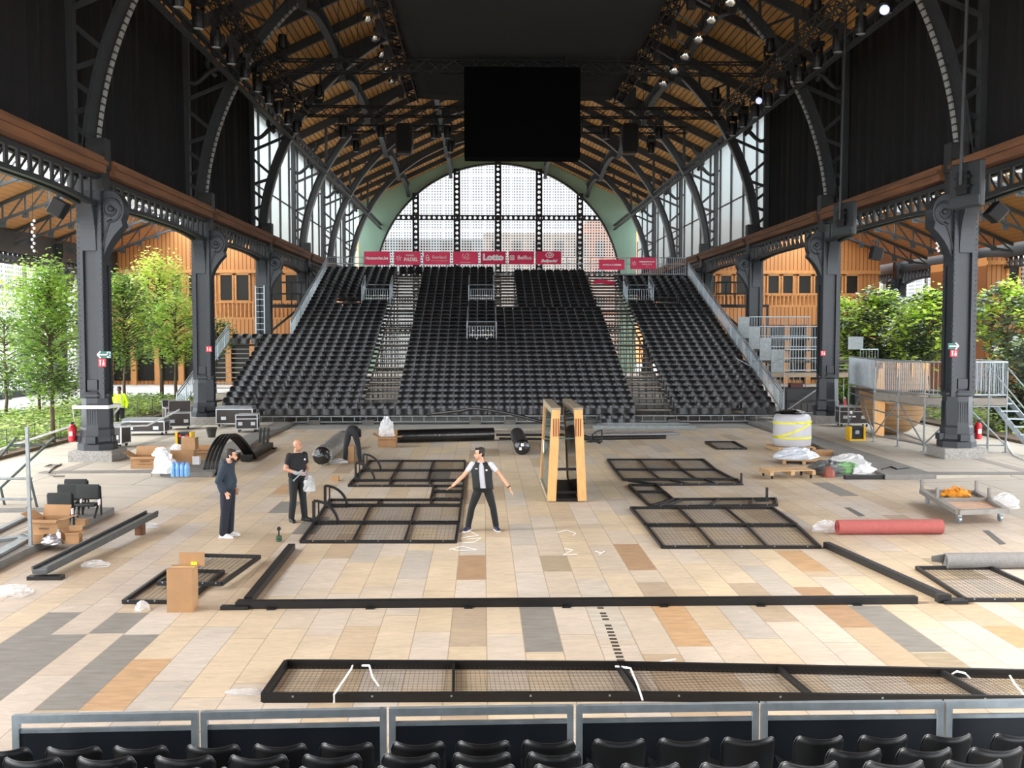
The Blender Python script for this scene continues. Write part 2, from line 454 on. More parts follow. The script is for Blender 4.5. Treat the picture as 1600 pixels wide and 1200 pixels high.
for s in (-1, 1):
    a = make_column(s, True)
    for k in range(1, 7):
        y = CYS[k]; X = mir(s, HALF)
        lab = 'dark riveted iron column on a granite plinth, %s from the front in the %s row' % (ordinal(k - 1), 'left' if s < 0 else 'right')
        if k == 1: a.location = (X, y, .1); a['label'] = lab; ORG[a.name] = Vector((X, y, .1)); COLS[s, k] = a
        else: COLS[s, k] = dup(a, (X, y, .1), 0, lab)
# ---- beams and lattice girders between the columns
for s in (-1, 1):
    side = 'left' if s < 0 else 'right'
    for k in range(0, 7):
        ya, yb = CYS[k], CYS[k] + 12; X = mir(s, HALF)
        if k == 0: ya += .0
        mb = MB()
        mb.bx(X - s * .55, X - s * .1, ya + .35, yb - .35, 8.68, 8.9); mb.bx(X - s * .62, X - s * .1, ya + .35, yb - .35, 8.9, 9.02); mb.bx(X - s * .5, X - s * .1, ya + .35, yb - .35, 9.02, 9.16)
        struct('timber_beam', mb, beamwood, 'brown timber beam over the %s colonnade, %s from the front' % (side, ordinal(k)), 'beam')
        mb = MB(); N = 18
        low = lambda u: 7.98 - .28 * (abs(u - .5) * 2) ** 3.2
        for dx in (-.18, .18):
            mb.bar((X + dx, ya + .3, 8.58), (X + dx, yb - .3, 8.58), .14, .14)
            for i in range(N):
                u0, u1 = i / N, (i + 1) / N
                mb.bar((X + dx, ya + 12 * u0, low(u0)), (X + dx, ya + 12 * u1, low(u1)), .16, .12)
        for i in range(1, N):
            u0, u1 = i / N, (i + 1) / N; y0, y1 = ya + 12 * u0, ya + 12 * u1
            mb.bar((X - s * .18, y0, low(u0)), (X - s * .18, y0, 8.55), .06, .17)
            if i < N - 1: mb.bar((X + s * .18, y0 + .05, low(u0) + .05), (X + s * .18, y1 - .05, 8.5), .04, .06)
        struct('lattice_girder', mb, steel_dk, 'dark lattice girder over the %s colonnade, %s from the front' % (side, ordinal(k)), 'girder')

# ---- clerestory: translucent panes in the three far bays, black curtains before them
gl, n, l, b = new_mat('translucent_pane')
n.remove(b); tr = n.new('ShaderNodeBsdfTranslucent'); df = n.new('ShaderNodeBsdfDiffuse'); tp = n.new('ShaderNodeBsdfTransparent')
for q in (tr, df): q.inputs[0].default_value = (.24, .28, .285, 1)
tp.inputs[0].default_value = (.05, .058, .06, 1)
m1 = n.new('ShaderNodeMixShader'); m1.inputs[0].default_value = .2; l.new(tr.outputs[0], m1.inputs[1]); l.new(df.outputs[0], m1.inputs[2])
m2 = n.new('ShaderNodeMixShader'); m2.inputs[0].default_value = .3; l.new(m1.outputs[0], m2.inputs[1]); l.new(tp.outputs[0], m2.inputs[2])
l.new(m2.outputs[0], n['Material Output'].inputs[0])
wi = 1
for s in (-1, 1):
    side = 'left' if s < 0 else 'right'
    X = mir(s, 14.1)
    for k in range(3, 7):
        ya, yb = CYS[k], CYS[k] + 12; wi += 1
        win = struct('window_%d' % wi, MB().bx(X - .15, X + .15, ya, yb, 9.15, 9.45).bx(X - .15, X + .15, ya, yb, 16.2, 16.5), steel, 'translucent clerestory glazing on the %s, bay %d from the far gable' % (side, 7 - k), 'window')
        for j in range(4):
            y0, y1 = ya + 3 * j, ya + 3 * j + 3
            mb = MB()
            nn = 7
            for i in range(nn):   # overlapping glass slats set like shingles
                a, c = y0 + 3 * i / nn, y0 + 3 * (i + 1) / nn
                mb.add([(X + s * .06, a, 9.4), (X, c, 9.4), (X, c, 16.3), (X + s * .06, a, 16.3)], [(0, 1, 2, 3)])
            obj('pane', mb, gl, win)
            mb = MB(); mb.bx(X - .1, X + .1, y0 - .07, y0 + .07, 9.3, 16.4); mb.bx(X - .05, X + .05, y0, y1, 12.1, 12.16); obj('mullion', mb, steel, win)
    for k in range(0, 3):
        ya, yb = CYS[k] - (5 if k == 0 else 0), CYS[k] + 12
        mb = MB(); NY, NZ = 160, 5; Xc = mir(s, 13.95)
        rnd = random.Random(k * 7 + s); ph = [rnd.uniform(0, 6.28) for _ in range(4)]
        def cf(u, v):
            y = ya + (yb - ya) * u
            d = .10 * math.sin(y * 7 + ph[0] + .5 * math.sin(y * .9 + ph[1])) + .07 * math.sin(y * 12.3 + ph[2]) * (.4 + .6 * math.sin(y * .6 + ph[3]) ** 2)
            return (Xc + s * d * (1.1 - .5 * v), y, 9.0 + 7.55 * v)
        mb.grid(cf, NY, NZ)
        o = obj('stage_curtain', mb, curt, smooth=True, solid=.02)
        tag(o, 'black curtain hanging above the %s timber beams, %s from the front' % (side, ordinal(k)), 'curtain', 'black curtains over the colonnades')

# ---- gable: green wall with an arched opening, perforated steel mullions, dotted glass
def arch_in(x):      # inner edge of the opening, x from hall axis
    x = min(abs(x), 12.29)
    return 8.5 + 12.2 * (1 - (x / 12.3) ** 2) ** .5
mb = MB(); N = 60
f0, f1 = [], []
xs = [-13.9 + 27.8 * i / N for i in range(N + 1)]
xs = sorted(set(xs + [-12.3, 12.3, -12.2, 12.2]))
for yy in (GY - .3, GY + .3):
    pass
for i in range(len(xs) - 1):
    a, c = xs[i], xs[i + 1]
    za = arch_in(a) if abs(a) < 12.3 else 0; zc = arch_in(c) if abs(c) < 12.3 else 0
    if abs(a) >= 12.3 or abs(c) >= 12.3:
        za = zc = 0
    ta, tc_ = roof_z(HX + a) + .1, roof_z(HX + c) + .1
    A = [(HX + a, GY - .3, za), (HX + c, GY - .3, zc), (HX + c, GY - .3, tc_), (HX + a, GY - .3, ta)]
    B = [(p[0], GY + .3, p[2]) for p in A]
    mb.add(A + B, [(0, 1, 2, 3), (7, 6, 5, 4), (0, 4, 5, 1), (3, 2, 6, 7)])
struct('wall_gable', mb, green_paint, 'pale green gable wall around the arched glazing', 'wall')
mb = MB(); pts = [(HX + 12.25 * math.cos(PI * i / 60), GY - .45, 8.5 + 12.15 * math.sin(PI * i / 60)) for i in range(61)]
mb.band(pts, (0, 1, 0), .5, .14); struct('trim_1', mb, steel_dk, 'dark steel edge of the gable arch', 'trim')

dot, n, l, b = new_mat('dotted_glass')
n.remove(b)
tc = n.new('ShaderNodeTexCoord'); sp = n.new('ShaderNodeSeparateXYZ'); l.new(tc.outputs['Object'], sp.inputs[0])
def dotaxis(out, per, w):
    d = n.new('ShaderNodeMath'); d.operation = 'DIVIDE'; d.inputs[1].default_value = per; l.new(out, d.inputs[0])
    f = n.new('ShaderNodeMath'); f.operation = 'FRACT'; l.new(d.outputs[0], f.inputs[0])
    g = n.new('ShaderNodeMath'); g.operation = 'COMPARE'; g.inputs[1].default_value = .5; g.inputs[2].default_value = w; l.new(f.outputs[0], g.inputs[0])
    return g
gx = dotaxis(sp.outputs[0], .275, .26); gz = dotaxis(sp.outputs[2], .275, .26)
mu = n.new('ShaderNodeMath'); mu.operation = 'MULTIPLY'; l.new(gx.outputs[0], mu.inputs[0]); l.new(gz.outputs[0], mu.inputs[1])
tr = n.new('ShaderNodeBsdfTranslucent'); tr.inputs[0].default_value = (.23, .232, .23, 1)
df = n.new('ShaderNodeBsdfDiffuse'); df.inputs[0].default_value = (.5, .5, .5, 1)
mt = n.new('ShaderNodeMixShader'); mt.inputs[0].default_value = .15; l.new(tr.outputs[0], mt.inputs[1]); l.new(df.outputs[0], mt.inputs[2])
tp = n.new('ShaderNodeBsdfTransparent'); tp.inputs[0].default_value = (.045, .048, .05, 1)
tp2 = n.new('ShaderNodeBsdfTransparent'); tp2.inputs[0].default_value = (.15, .15, .15, 1)
mt2 = n.new('ShaderNodeMixShader'); mt2.inputs[0].default_value = .38; l.new(mt.outputs[0], mt2.inputs[1]); l.new(tp2.outputs[0], mt2.inputs[2])
ms = n.new('ShaderNodeMixShader'); l.new(mu.outputs[0], ms.inputs[0]); l.new(mt2.outputs[0], ms.inputs[1]); l.new(tp.outputs[0], ms.inputs[2])
l.new(ms.outputs[0], n['Material Output'].inputs[0])

win = struct('window_1', MB().bx(HX - 12.3, HX + 12.3, GY + .25, GY + .55, 0, .4), steel, 'dotted glass of the big gable arch', 'window')
mb = MB(); NP = 12
pan = 24.6 / 18
for i in range(18):
    a = -12.3 + pan * i + .004; c = a + pan - .008
    z = .4
    while z < 20.8:
        z2 = z + 2.75
        n4 = 6; top = []
        zt = [min(z2 - .012, arch_in(a + (c - a) * q / n4) + .1) for q in range(n4 + 1)]
        if max(zt) > z:
            vs = [(HX + a + (c - a) * q / n4, GY + .35, z) for q in range(n4 + 1)] + [(HX + a + (c - a) * q / n4, GY + .35, max(z, zt[q])) for q in range(n4 + 1)]
            mb.add(vs, [(q, q + 1, n4 + 2 + q, n4 + 1 + q) for q in range(n4)])
        z = z2
obj('glass_panel', mb, dot, win)
def perforated(p, q, w, mbv, hole=.15, step=.5):
    """flat steel strip with a row of round holes: two edge strips and webs between the holes"""
    p, q = Vector(p), Vector(q); L = (q - p).length; d = (q - p) / L
    sd = Vector((0, 1, 0)).cross(d).normalized()
    k = int(L / step); st = L / k
    for i in range(k):
        c = p + d * st * (i + .5)
        ring = []; sq = []
        for j in range(16):
            a = 2 * PI * j / 16; ca, sa = math.cos(a), math.sin(a)
            m_ = max(abs(ca), abs(sa)); ring.append(c + (d * ca + sd * sa) * hole)
            sq.append(c + d * ca / m_ * st / 2 + sd * sa / m_ * w / 2)
        vs = ring + sq
        mbv.add(vs, [(j, (j + 1) % 16, 16 + (j + 1) % 16, 16 + j) for j in range(16)])
for i in range(-2, 3):
    X = HX + i * 4.1
    zt = arch_in(i * 4.1)
    mb = MB(); perforated((X, GY - .32, .3), (X, GY - .32, zt + .2), .62, mb)
    for dx in (-.3, .3): mb.bar((X + dx, GY - .2, .3), (X + dx, GY - .2, zt), .06, .3, up=(0, 1, 0))
    obj('perforated_mullion', mb, steel_dk, win)
mb = MB()
for z in (4.2, 9.7, 15.35):
    hw = 12.3 * math.sqrt(max(0, 1 - ((max(z, 8.5) - 8.5) / 12.2) ** 2))
    perforated((HX - hw, GY - .3, z), (HX + hw, GY - .3, z), .55, mb)
obj('perforated_transom', mb, steel_dk, win)
# ================================================================== GROUND, FLOOR, AISLES
struct('ground', MB().bx(-70, 75, -6, 150, -.3, -.02), mat('ground_asphalt', (170, 165, 158), .9, 0, .12, .6), 'pale street and yard surface around the hall', 'ground')

fl, n, l, b = new_mat('plank_floor')
tc = n.new('ShaderNodeTexCoord'); sp = n.new('ShaderNodeSeparateXYZ'); l.new(tc.outputs['Object'], sp.inputs[0])
def mth(op, a, c=None, d=None):
    q = n.new('ShaderNodeMath'); q.operation = op
    for i, v in enumerate((a, c, d)):
        if v is None: continue
        if hasattr(v, 'links'): l.new(v, q.inputs[i])
        else: q.inputs[i].default_value = v
    return q.outputs[0]
PW, PL = .48, 2.15
u = mth('DIVIDE', mth('ADD', sp.outputs[0], 8.12), PW); ui = mth('FLOOR', u); uf = mth('FRACT', u)
w1 = n.new('ShaderNodeTexWhiteNoise'); w1.noise_dimensions = '1D'; l.new(ui, w1.inputs['W'])
v = mth('ADD', mth('DIVIDE', sp.outputs[1], PL), mth('MULTIPLY', w1.outputs['Value'], 7.0)); vi = mth('FLOOR', v); vf = mth('FRACT', v)
cb = n.new('ShaderNodeCombineXYZ'); l.new(ui, cb.inputs[0]); l.new(vi, cb.inputs[1])
w2 = n.new('ShaderNodeTexWhiteNoise'); w2.noise_dimensions = '2D'; l.new(cb.outputs[0], w2.inputs['Vector'])
rp = n.new('ShaderNodeValToRGB'); rp.color_ramp.interpolation = 'CONSTANT'
els = [(0, (204, 181, 148)), (.13, (198, 178, 152)), (.26, (208, 184, 146)), (.40, (200, 182, 160)), (.53, (203, 179, 142)), (.64, (202, 184, 162)),
       (.74, (194, 168, 132)), (.82, (198, 184, 166)), (.89, (188, 160, 124)), (.94, (182, 170, 154)), (.97, (176, 152, 122))]
els = [(p_, tuple(min(255, (sum(c_) / 3 + (v - sum(c_) / 3) * .74) * 1.03) for v in c_)) for p_, c_ in els]
e = rp.color_ramp.elements
e[0].position = 0; e[0].color = rgb(*els[0][1]); e[1].position = els[1][0]; e[1].color = rgb(*els[1][1])
for p_, c_ in els[2:]:
    q = e.new(p_); q.color = rgb(*c_)
l.new(w2.outputs['Value'], rp.inputs[0])
# grain: bands across the plank, warped
off = n.new('ShaderNodeVectorMath'); off.operation = 'MULTIPLY_ADD'
l.new(w2.outputs['Color'], off.inputs[0]); off.inputs[1].default_value = (31, 17, 9); l.new(tc.outputs['Object'], off.inputs[2])
mp = n.new('ShaderNodeMapping'); mp.inputs['Scale'].default_value = (1.3, 5.0, 1); l.new(off.outputs[0], mp.inputs[0])
nz = n.new('ShaderNodeTexNoise'); nz.inputs['Scale'].default_value = 2.2; nz.inputs['Detail'].default_value = 7; nz.inputs['Roughness'].default_value = .65; nz.inputs['Distortion'].default_value = 1.2; l.new(mp.outputs[0], nz.inputs[0])
nb = n.new('ShaderNodeTexNoise'); nb.inputs['Scale'].default_value = .8; nb.inputs['Detail'].default_value = 3; l.new(tc.outputs['Object'], nb.inputs[0])
g = mth('ADD', mth('MULTIPLY', nz.outputs[0], .6), mth('MULTIPLY', nb.outputs[0], .4))
mr = n.new('ShaderNodeMapRange'); mr.inputs[1].default_value = .3; mr.inputs[2].default_value = .7; mr.inputs[3].default_value = .72; mr.inputs[4].default_value = 1.16; l.new(g, mr.inputs[0])
mul = n.new('ShaderNodeVectorMath'); mul.operation = 'SCALE'; l.new(rp.outputs[0], mul.inputs[0]); l.new(mr.outputs[0], mul.inputs['Scale'])
ju = mth('LESS_THAN', mth('MINIMUM', uf, mth('SUBTRACT', 1.0, uf)), .014); jv = mth('LESS_THAN', mth('MINIMUM', vf, mth('SUBTRACT', 1.0, vf)), .0035)
jn = mth('MAXIMUM', ju, jv)
mx = n.new('ShaderNodeMix'); mx.data_type = 'RGBA'; l.new(mth('MULTIPLY', jn, .55), mx.inputs[0]); l.new(mul.outputs[0], mx.inputs[6]); mx.inputs[7].default_value = rgb(112, 92, 68)
l.new(mx.outputs[2], b.inputs['Base Color']); b.inputs['Roughness'].default_value = .62
FX0, FX1, FY0, FY1 = -8.12, 11.5, 4.0, 42.0
floor_o = struct('floor', MB().bx(FX0, FX1, FY0, FY1, -.2, 0), fl, 'pale wooden plank floor of the hall with odd grey and brown boards', 'floor')

# odd boards let into the floor: (left x, right x at the near edge, near y, left x at the far edge, far y), tone
def board_mat(nm, c):
    return mat(nm, c, .65, 0, .16, 2.2, 0, .4, (1.3, 5, 1))
bg_, bb_, bo_, bt_, bp_ = board_mat('grey_board', (132, 128, 121)), board_mat('brown_board', (164, 134, 104)), board_mat('orange_board', (184, 150, 112)), board_mat('taupe_board', (160, 146, 122)), board_mat('pale_board', (190, 181, 166))
odd = [(816, 876, 1019, 936, bg_), (1320, 1371, 981, 917, bb_), (1424, 1481, 1019, 946, bg_), (1464, 1530, 1052, 1020, bt_), (1528, 1592, 1052, 980, bp_), (1618, 1676, 1012, 978, bo_), (112, 178, 1111, 1031, bo_),
       (-60, 20, 1060, 958, bg_), (60, 116, 1110, 993, bg_), (-84, -4, 1110, 993, bg_), (126, 184, 990, 958, bg_), (985, 1026, 891, 850, bb_), (848, 891, 893, 868, bt_), (1258, 1302, 893, 861, bo_), (1327, 1354, 775, 754, bg_),
       (442, 492, 835, 808, bg_), (404, 440, 802, 784, bg_), (420, 450, 772, 757, bo_), (660, 692, 752, 736, bg_), (576, 624, 850, 826, bp_), (905, 945, 1000, 905, bp_), (700, 752, 906, 868, bb_), (1075, 1130, 1010, 946, bo_), (1480, 1530, 905, 872, bt_), (1290, 1325, 835, 822, bb_)]
for i, (xa, xb, yn, yf, m_) in enumerate(odd):
    a, c = P(xa, yn), P(xb, yn); f = P(xa, yf)
    i0 = round((a.x + 8.12) / .48) * .48 - 8.12
    struct('floor_board', MB().bx(i0 + .006, i0 + .474, a.y, f.y, -.1, .0012), m_)
slab, n, l, b = new_mat('concrete_slabs')
tc = n.new('ShaderNodeTexCoord'); bk = n.new('ShaderNodeTexBrick')
bk.inputs['Scale'].default_value = 1.0; bk.inputs['Brick Width'].default_value = 2.6; bk.inputs['Row Height'].default_value = 1.9; bk.inputs['Mortar Size'].default_value = .018
bk.inputs['Color1'].default_value = rgb(178, 171, 158); bk.inputs['Color2'].default_value = rgb(186, 179, 166); bk.inputs['Mortar'].default_value = rgb(130, 124, 112)
l.new(tc.outputs['Object'], bk.inputs[0])
nz = n.new('ShaderNodeTexNoise'); nz.inputs['Scale'].default_value = 1.2; nz.inputs['Detail'].default_value = 6; l.new(tc.outputs['Object'], nz.inputs[0])
mr = n.new('ShaderNodeMapRange'); mr.inputs[3].default_value = .84; mr.inputs[4].default_value = 1.14; l.new(nz.outputs[0], mr.inputs[0])
sc = n.new('ShaderNodeVectorMath'); sc.operation = 'SCALE'; l.new(bk.outputs[0], sc.inputs[0]); l.new(mr.outputs[0], sc.inputs['Scale'])
l.new(sc.outputs[0], b.inputs['Base Color']); b.inputs['Roughness'].default_value = .75
kerbm = mat('kerb_stone', (120, 118, 114), .7, 0, .15, 3)
cobble = mat('cobbles', (186, 180, 172), .85, 0, .2, 5, .2)
for s, nm, x0 in ((-1, 'left', FX0), (1, 'right', FX1)):
    xo = x0 + s * 4.9
    GA, GB = (22.6, 28.2) if s < 0 else (20.6, 27.2)
    # raised paving in two stretches with a sloping crossing between
    mb = MB()
    for ya, yb in ((4, GA), (GB, 75)):
        mb.bx(x0 + s * .75, x0 + s * 8.5, ya, yb, -.2, .12)
    mb.add([(x0, GA, .003), (x0 + s * 4.2, GA, .12), (x0 + s * 4.2, GB, .12), (x0, GB, .003)], [(0, 1, 2, 3)] if s < 0 else [(3, 2, 1, 0)])
    mb.bx(x0 + s * 4.2, x0 + s * 8.5, GA, GB, -.2, .12)
    struct('pavement_%s' % nm, mb, slab, 'pale concrete paving along the %s side of the wooden floor' % nm, 'pavement')
    mb = MB()
    for ya, yb in ((4, GA), (GB, 44)):
        mb.bx(x0, x0 + s * .75, ya, yb, -.2, .14)
    xn = -7.45 if s < 0 else 10.85     # the far stretch widens towards the crossing
    mb.prism([(x0, GB), (xn, GB), (x0, GB + 9)] if s > 0 else [(x0, GB), (x0, GB + 9), (xn, GB)], (0, 0, -.03), (1, 0, 0), (0, 1, 0), (0, 0, .34))
    for yy in (GA, GB):        # wedge ends of the crossing
        e0 = yy + (-.5 if yy == GA else .0)
        mb.prism([(x0 + s * .75, .0), (x0 + s * 4.1, .119), (x0 + s * 4.1, .128), (x0 + s * .75, .14)], (0, e0 + .25, 0), (1, 0, 0), (0, 0, 1), (0, .5, 0))
    struct('kerb_%s' % nm, mb, kerbm, 'dark stone kerb between the wooden floor and the %s paving' % nm, 'kerb')
    mb = MB(); mb.bx(x0 + s * 3.4, x0 + s * 3.75, 4, GA - .2, .115, .126).bx(x0 + s * 3.4, x0 + s * 3.75, GB + .3, 60, .115, .126)
    struct('trim_%d' % (2 if s < 0 else 3), mb, mat('drain_strip', (150, 145, 136), .8), 'darker stone band in the %s paving' % nm, 'trim')
struct('floor_strip', MB().bx(FX0, FX1, 42.0, 62, -.2, .004), mat('grey_strip', (150, 150, 146), .85, 0, .12, 1), 'grey concrete strip between the wooden floor and the grandstand', 'floor')
struct('road', MB().bx(-60, -22, 46.5, 62, -.1, .0).bx(-60, -17, 62, 100, -.1, .0), mat('road_pale', (214, 214, 212), .9, 0, .06, .5), 'pale road in front of the left timber pavilion', 'road')

# planting beds
soil = mat('soil', (96, 82, 66), .95, 0, .3, 6)
bedL = struct('planting_bed_1', MB().bx(-21.5, -14.6, 29.5, 58, .0, .22).bx(-34, -21.5, 29.5, 46, .0, .22), soil, 'brown planting bed under the left trees', 'bed')
bedR = struct('planting_bed_2', MB().bx(18.6, 40, 34, 62, .0, .22), soil, 'brown planting bed under the right trees', 'bed')

# aisle roofs and trusses
skyl, n, l, b = new_mat('skylight_glass')
n.remove(b); q_ = n.new('ShaderNodeBsdfTransparent'); q_.inputs[0].default_value = (.95, .97, .97, 1); t_ = n.new('ShaderNodeBsdfTranslucent'); t_.inputs[0].default_value = (.9, .93, .93, 1)
x_ = n.new('ShaderNodeMixShader'); x_.inputs[0].default_value = .5; l.new(q_.outputs[0], x_.inputs[1]); l.new(t_.outputs[0], x_.inputs[2]); l.new(x_.outputs[0], n['Material Output'].inputs[0])
for s in (-1, 1):
    side = 'left' if s < 0 else 'right'
    xi = mir(s, HALF + .5); xo = mir(s, HALF + 17.3); xm = (xi + xo) / 2; zi, zm = 9.35, 12.9
    mb = MB(); SKW = 2.6; zs = zm - .42 * SKW
    for x0, z0 in ((xi, zi), (xo, zi)):
        x1 = xm - math.copysign(SKW, xm - x0); z1 = zs
        a = [(x0, -3, z0), (x1, -3, z1), (x1, GY, z1), (x0, GY, z0)]
        mb.add(a + [(x, y, z + .12) for x, y, z in a], [(0, 1, 2, 3), (7, 6, 5, 4), (0, 4, 5, 1), (1, 5, 6, 2), (2, 6, 7, 3), (3, 7, 4, 0)])
    struct('ceiling_aisle_%s' % side, mb, aislewood, 'board-clad roof over the %s aisle' % side, 'ceiling')
    mb = MB(); mb.add([(xm - SKW, -3, zs + .1), (xm, -3, zm), (xm + SKW, -3, zs + .1), (xm - SKW, GY, zs + .1), (xm, GY, zm), (xm + SKW, GY, zs + .1)], [(0, 1, 4, 3), (1, 2, 5, 4)])
    struct('window_%d' % (20 if s < 0 else 21), mb, skyl, 'pale glazed skylight along the ridge of the %s aisle' % side, 'window')
    pl = mat('skylit_steel', (196, 200, 200), .55, 0, .08, 3)  # pale tone stands in for skylight falling on the truss steel
    k = 0
    for yy in [19.3 + 6 * i for i in range(0, 10)]:
        mb = MB()
        for x0, sg in ((xi, 1), (xo, -1)):
            d = (xm - x0); nn = 7
            top = [Vector((x0 + d * i / nn, yy, zi - .12 + (zm - zi) * i / nn)) for i in range(nn + 1)]
            bot = [t - Vector((0, 0, .15 + .95 * min(1, (i + .8) / 3))) for i, t in enumerate(top)]
            mb.bar(top[0], top[-1], .16, .16); mb.bar(bot[0], bot[1], .14, .14); mb.bar(bot[1], bot[-1], .14, .14)
            for i in range(nn):
                mb.bar(top[i + 1], bot[i + 1], .08, .08, up=(0, 1, 0)); mb.bar(top[i + 1], bot[i], .08, .08, up=(0, 1, 0))
                mb.box(bot[i + 1], (.35, .05, .28))
        k += 1
        struct('aisle_truss', mb, pl if k in (2, 3, 4, 5) else steel, 'inclined lattice truss under the %s aisle roof, %s from the front' % (side, ordinal(k - 1)), 'truss')
    # outer row of columns, their girders and the dotted outer glazing
    X = mir(s, 29.0 if s < 0 else 31.0)
    for k in (3, 4, 5, 6):
        if s < 0 and k == 3: continue
        y = CYS[k]
        o = dup(COLS[s, 2], (X, y, 0), 0, 'dark iron column of the outer %s row, %s from the front' % (side, ordinal(k - 3)), 'cast iron columns of the outer rows')
    for k in (2, 3, 4, 5):
        ya, yb = CYS[k], CYS[k] + 12; mb = MB(); N = 20
        low = lambda u: 7.98 - .55 * (abs(u - .5) * 2) ** 3.2
        mb.bar((X, ya + .3, 8.7), (X, yb - .3, 8.7), .4, .25); mb.bar((X, ya, 9.35), (X, yb, 9.35), .12, 1.2)
        for i in range(N):
            u0, u1 = i / N, (i + 1) / N
            mb.bar((X, ya + 12 * u0, low(u0)), (X, ya + 12 * u1, low(u1)), .3, .12)
            if i: mb.bar((X, ya + 12 * u0, low(u0)), (X, ya + 12 * u0, 8.6), .2, .14); mb.bar((X, ya + 12 * u0, low(u0)), (X, ya + 12 * u1, 8.6), .05, .06)
        struct('lattice_girder', mb, steel_dk, 'dark lattice girder of the outer %s row, %s from the front' % (side, ordinal(k - 2)), 'girder')
    Xw = X + s * .9
    wn_ = struct('window_%d' % (22 if s < 0 else 23), MB().bx(Xw - .1, Xw + .1, 52, GY, 0, .4), steel, 'dotted glass along the outer %s aisle' % side, 'window')
    mb = MB()
    # glass lies in a y-z plane: build in local x-z by turning the object
    g = MB()
    for i in range(int((GY - 52) / 1.4)):
        for j in range(3):
            g.add([(i * 1.4 + .02, 0, .4 + j * 2.75), (i * 1.4 + 1.38, 0, .4 + j * 2.75), (i * 1.4 + 1.38, 0, .4 + j * 2.75 + 2.71), (i * 1.4 + .02, 0, .4 + j * 2.75 + 2.71)], [(0, 1, 2, 3)])
    o = obj('glass_panel', g, dot, wn_, world=False); o.location = (Xw, 52, 0); o.rotation_euler = (0, 0, PI / 2)
    mb = MB()
    for i in range(14):
        mb.bar((Xw - s * .25, 52 + 4 * i, 0), (Xw - s * .25, 52 + 4 * i, 8.6), .14, .3)
    for z in (3.6, 6.6): mb.bar((Xw - s * .3, 52, z), (Xw - s * .3, GY, z), .1, .2)
    obj('mullion', mb, steel_lt, wn_)

# timber pavilions at the far end of the aisles
glassdk, n, l, b = new_mat('dark_window_glass')
b.inputs['Base Color'].default_value = rgb(44, 42, 38); b.inputs['Roughness'].default_value = .3; b.inputs['Specular IOR Level'].default_value = .15
def pavilion(name, label, x0, x1, y, top, wins, zs, balc, door_px=()):
    """front wall facing the camera at y; top(x) gives the height; wins list of (xa, xb)"""
    root = thing(name, label, 'building', ((x0 + x1) / 2, y, 0), 'timber pavilions inside the hall')
    mb = MB(); N = 8; xs_ = [x0 + (x1 - x0) * i / N for i in range(N + 1)]
    z1 = zs[1]
    for i in range(N):
        a, c = xs_[i], xs_[i + 1]
        q = [(a, y, z1), (c, y, z1), (c, y, top(c)), (a, y, top(a))]
        mb.add(q + [(p[0], y + 8, p[2]) for p in q], [(0, 1, 2, 3), (3, 2, 6, 7), (0, 3, 7, 4), (1, 5, 6, 2), (4, 7, 6, 5)])
    obj('gable_cladding', mb, pavwood, root)
    mb = MB(); mb.bx(x0, x1, y + .02, y + 8, 0, z1); obj('wall', mb, pavwood, root)
    for a, c in wins:
        f = MB(); t = .14
        f.bx(a - t, a, y - .12, y + .06, zs[0] - .05, zs[1]); f.bx(c, c + t, y - .12, y + .06, zs[0] - .05, zs[1]); f.bx(a - t, c + t, y - .12, y + .06, zs[1] - .1, zs[1] + .12); f.bx(a - t, c + t, y - .14, y + .06, zs[0] - .2, zs[0])
        fo = obj('window_frame', f, pavtrim, root)
        obj('pane', MB().bx(a, c, y - .04, y + .01, zs[0], zs[1] - .1), glassdk, fo)
    mb = MB(); mb.bx(x0, x1, y - .16, y + .05, zs[1] + .05, zs[1] + .3); obj('fascia', mb, pavtrim, root)
    mb = MB(); mb.bx(x0, x1, y - .9, y - .8, balc[1] - .08, balc[1] + .04); mb.bx(x0, x1, y - .9, y - .8, balc[0] - .05, balc[0] + .1)
    nb = int((x1 - x0) / .3)
    for i in range(nb + 1):
        xx = x0 + (x1 - x0) * i / nb; mb.bx(xx - .06, xx + .06, y - .88, y - .82, balc[0], balc[1])
    obj('balcony_railing', mb, pavtrim, root)
    mb = MB(); mb.bx(x0, x1, y - .9, y, balc[0] - 1.4, balc[0]); obj('balcony_front', mb, pavwood, root)
    for i in range(9):
        xx = x0 + (x1 - x0) * (i + .5) / 9; obj('post', MB().bx(xx - .2, xx + .2, y - .8, y - .5, 0, balc[0] - 1.4), pavtrim, root)
    mb = MB(); mb.bx(x0 + .4, x1 - .4, y - .05, y + .01, .3, balc[0] - 1.6); obj('ground_floor_glazing', mb, glassdk, root)
    return root
YP = 78.0
wl_ = [(168, 185), (192, 209), (216, 234), (243, 260), (269, 284), (296, 312), (321, 336), (345, 363), (370, 389), (421, 441), (447, 466), (476, 490)]
wx = lambda lst: [(PY(a, 450, YP).x, PY(c, 450, YP).x) for a, c in lst]
xiL, xoL = mir(-1, HALF + .5), mir(-1, HALF + 17.3)
def topL(x):
    xm_ = (xiL + xoL) / 2; return 9.3 + 3.5 * max(0, 1 - abs(x - xm_) / (abs(xoL - xiL) / 2))
pavilion('timber_pavilion', 'orange timber pavilion with a row of windows behind the left columns', PY(156, 450, YP).x, -12.9, YP, topL, wx(wl_), (6.35, 8.35), (4.95, 6.2))
xiR, xoR = mir(1, HALF + .5), mir(1, HALF + 17.3)
def topR(x):
    xm_ = (xiR + xoR) / 2; return 9.3 + 3.5 * max(0, 1 - abs(x - xm_) / (abs(xoR - xiR) / 2))
wr_ = [(1101, 1117), (1126, 1142), (1150, 1166), (1176, 1192), (1200, 1216), (1223, 1238), (1248, 1266), (1273, 1289), (1298, 1314), (1322, 1339)]
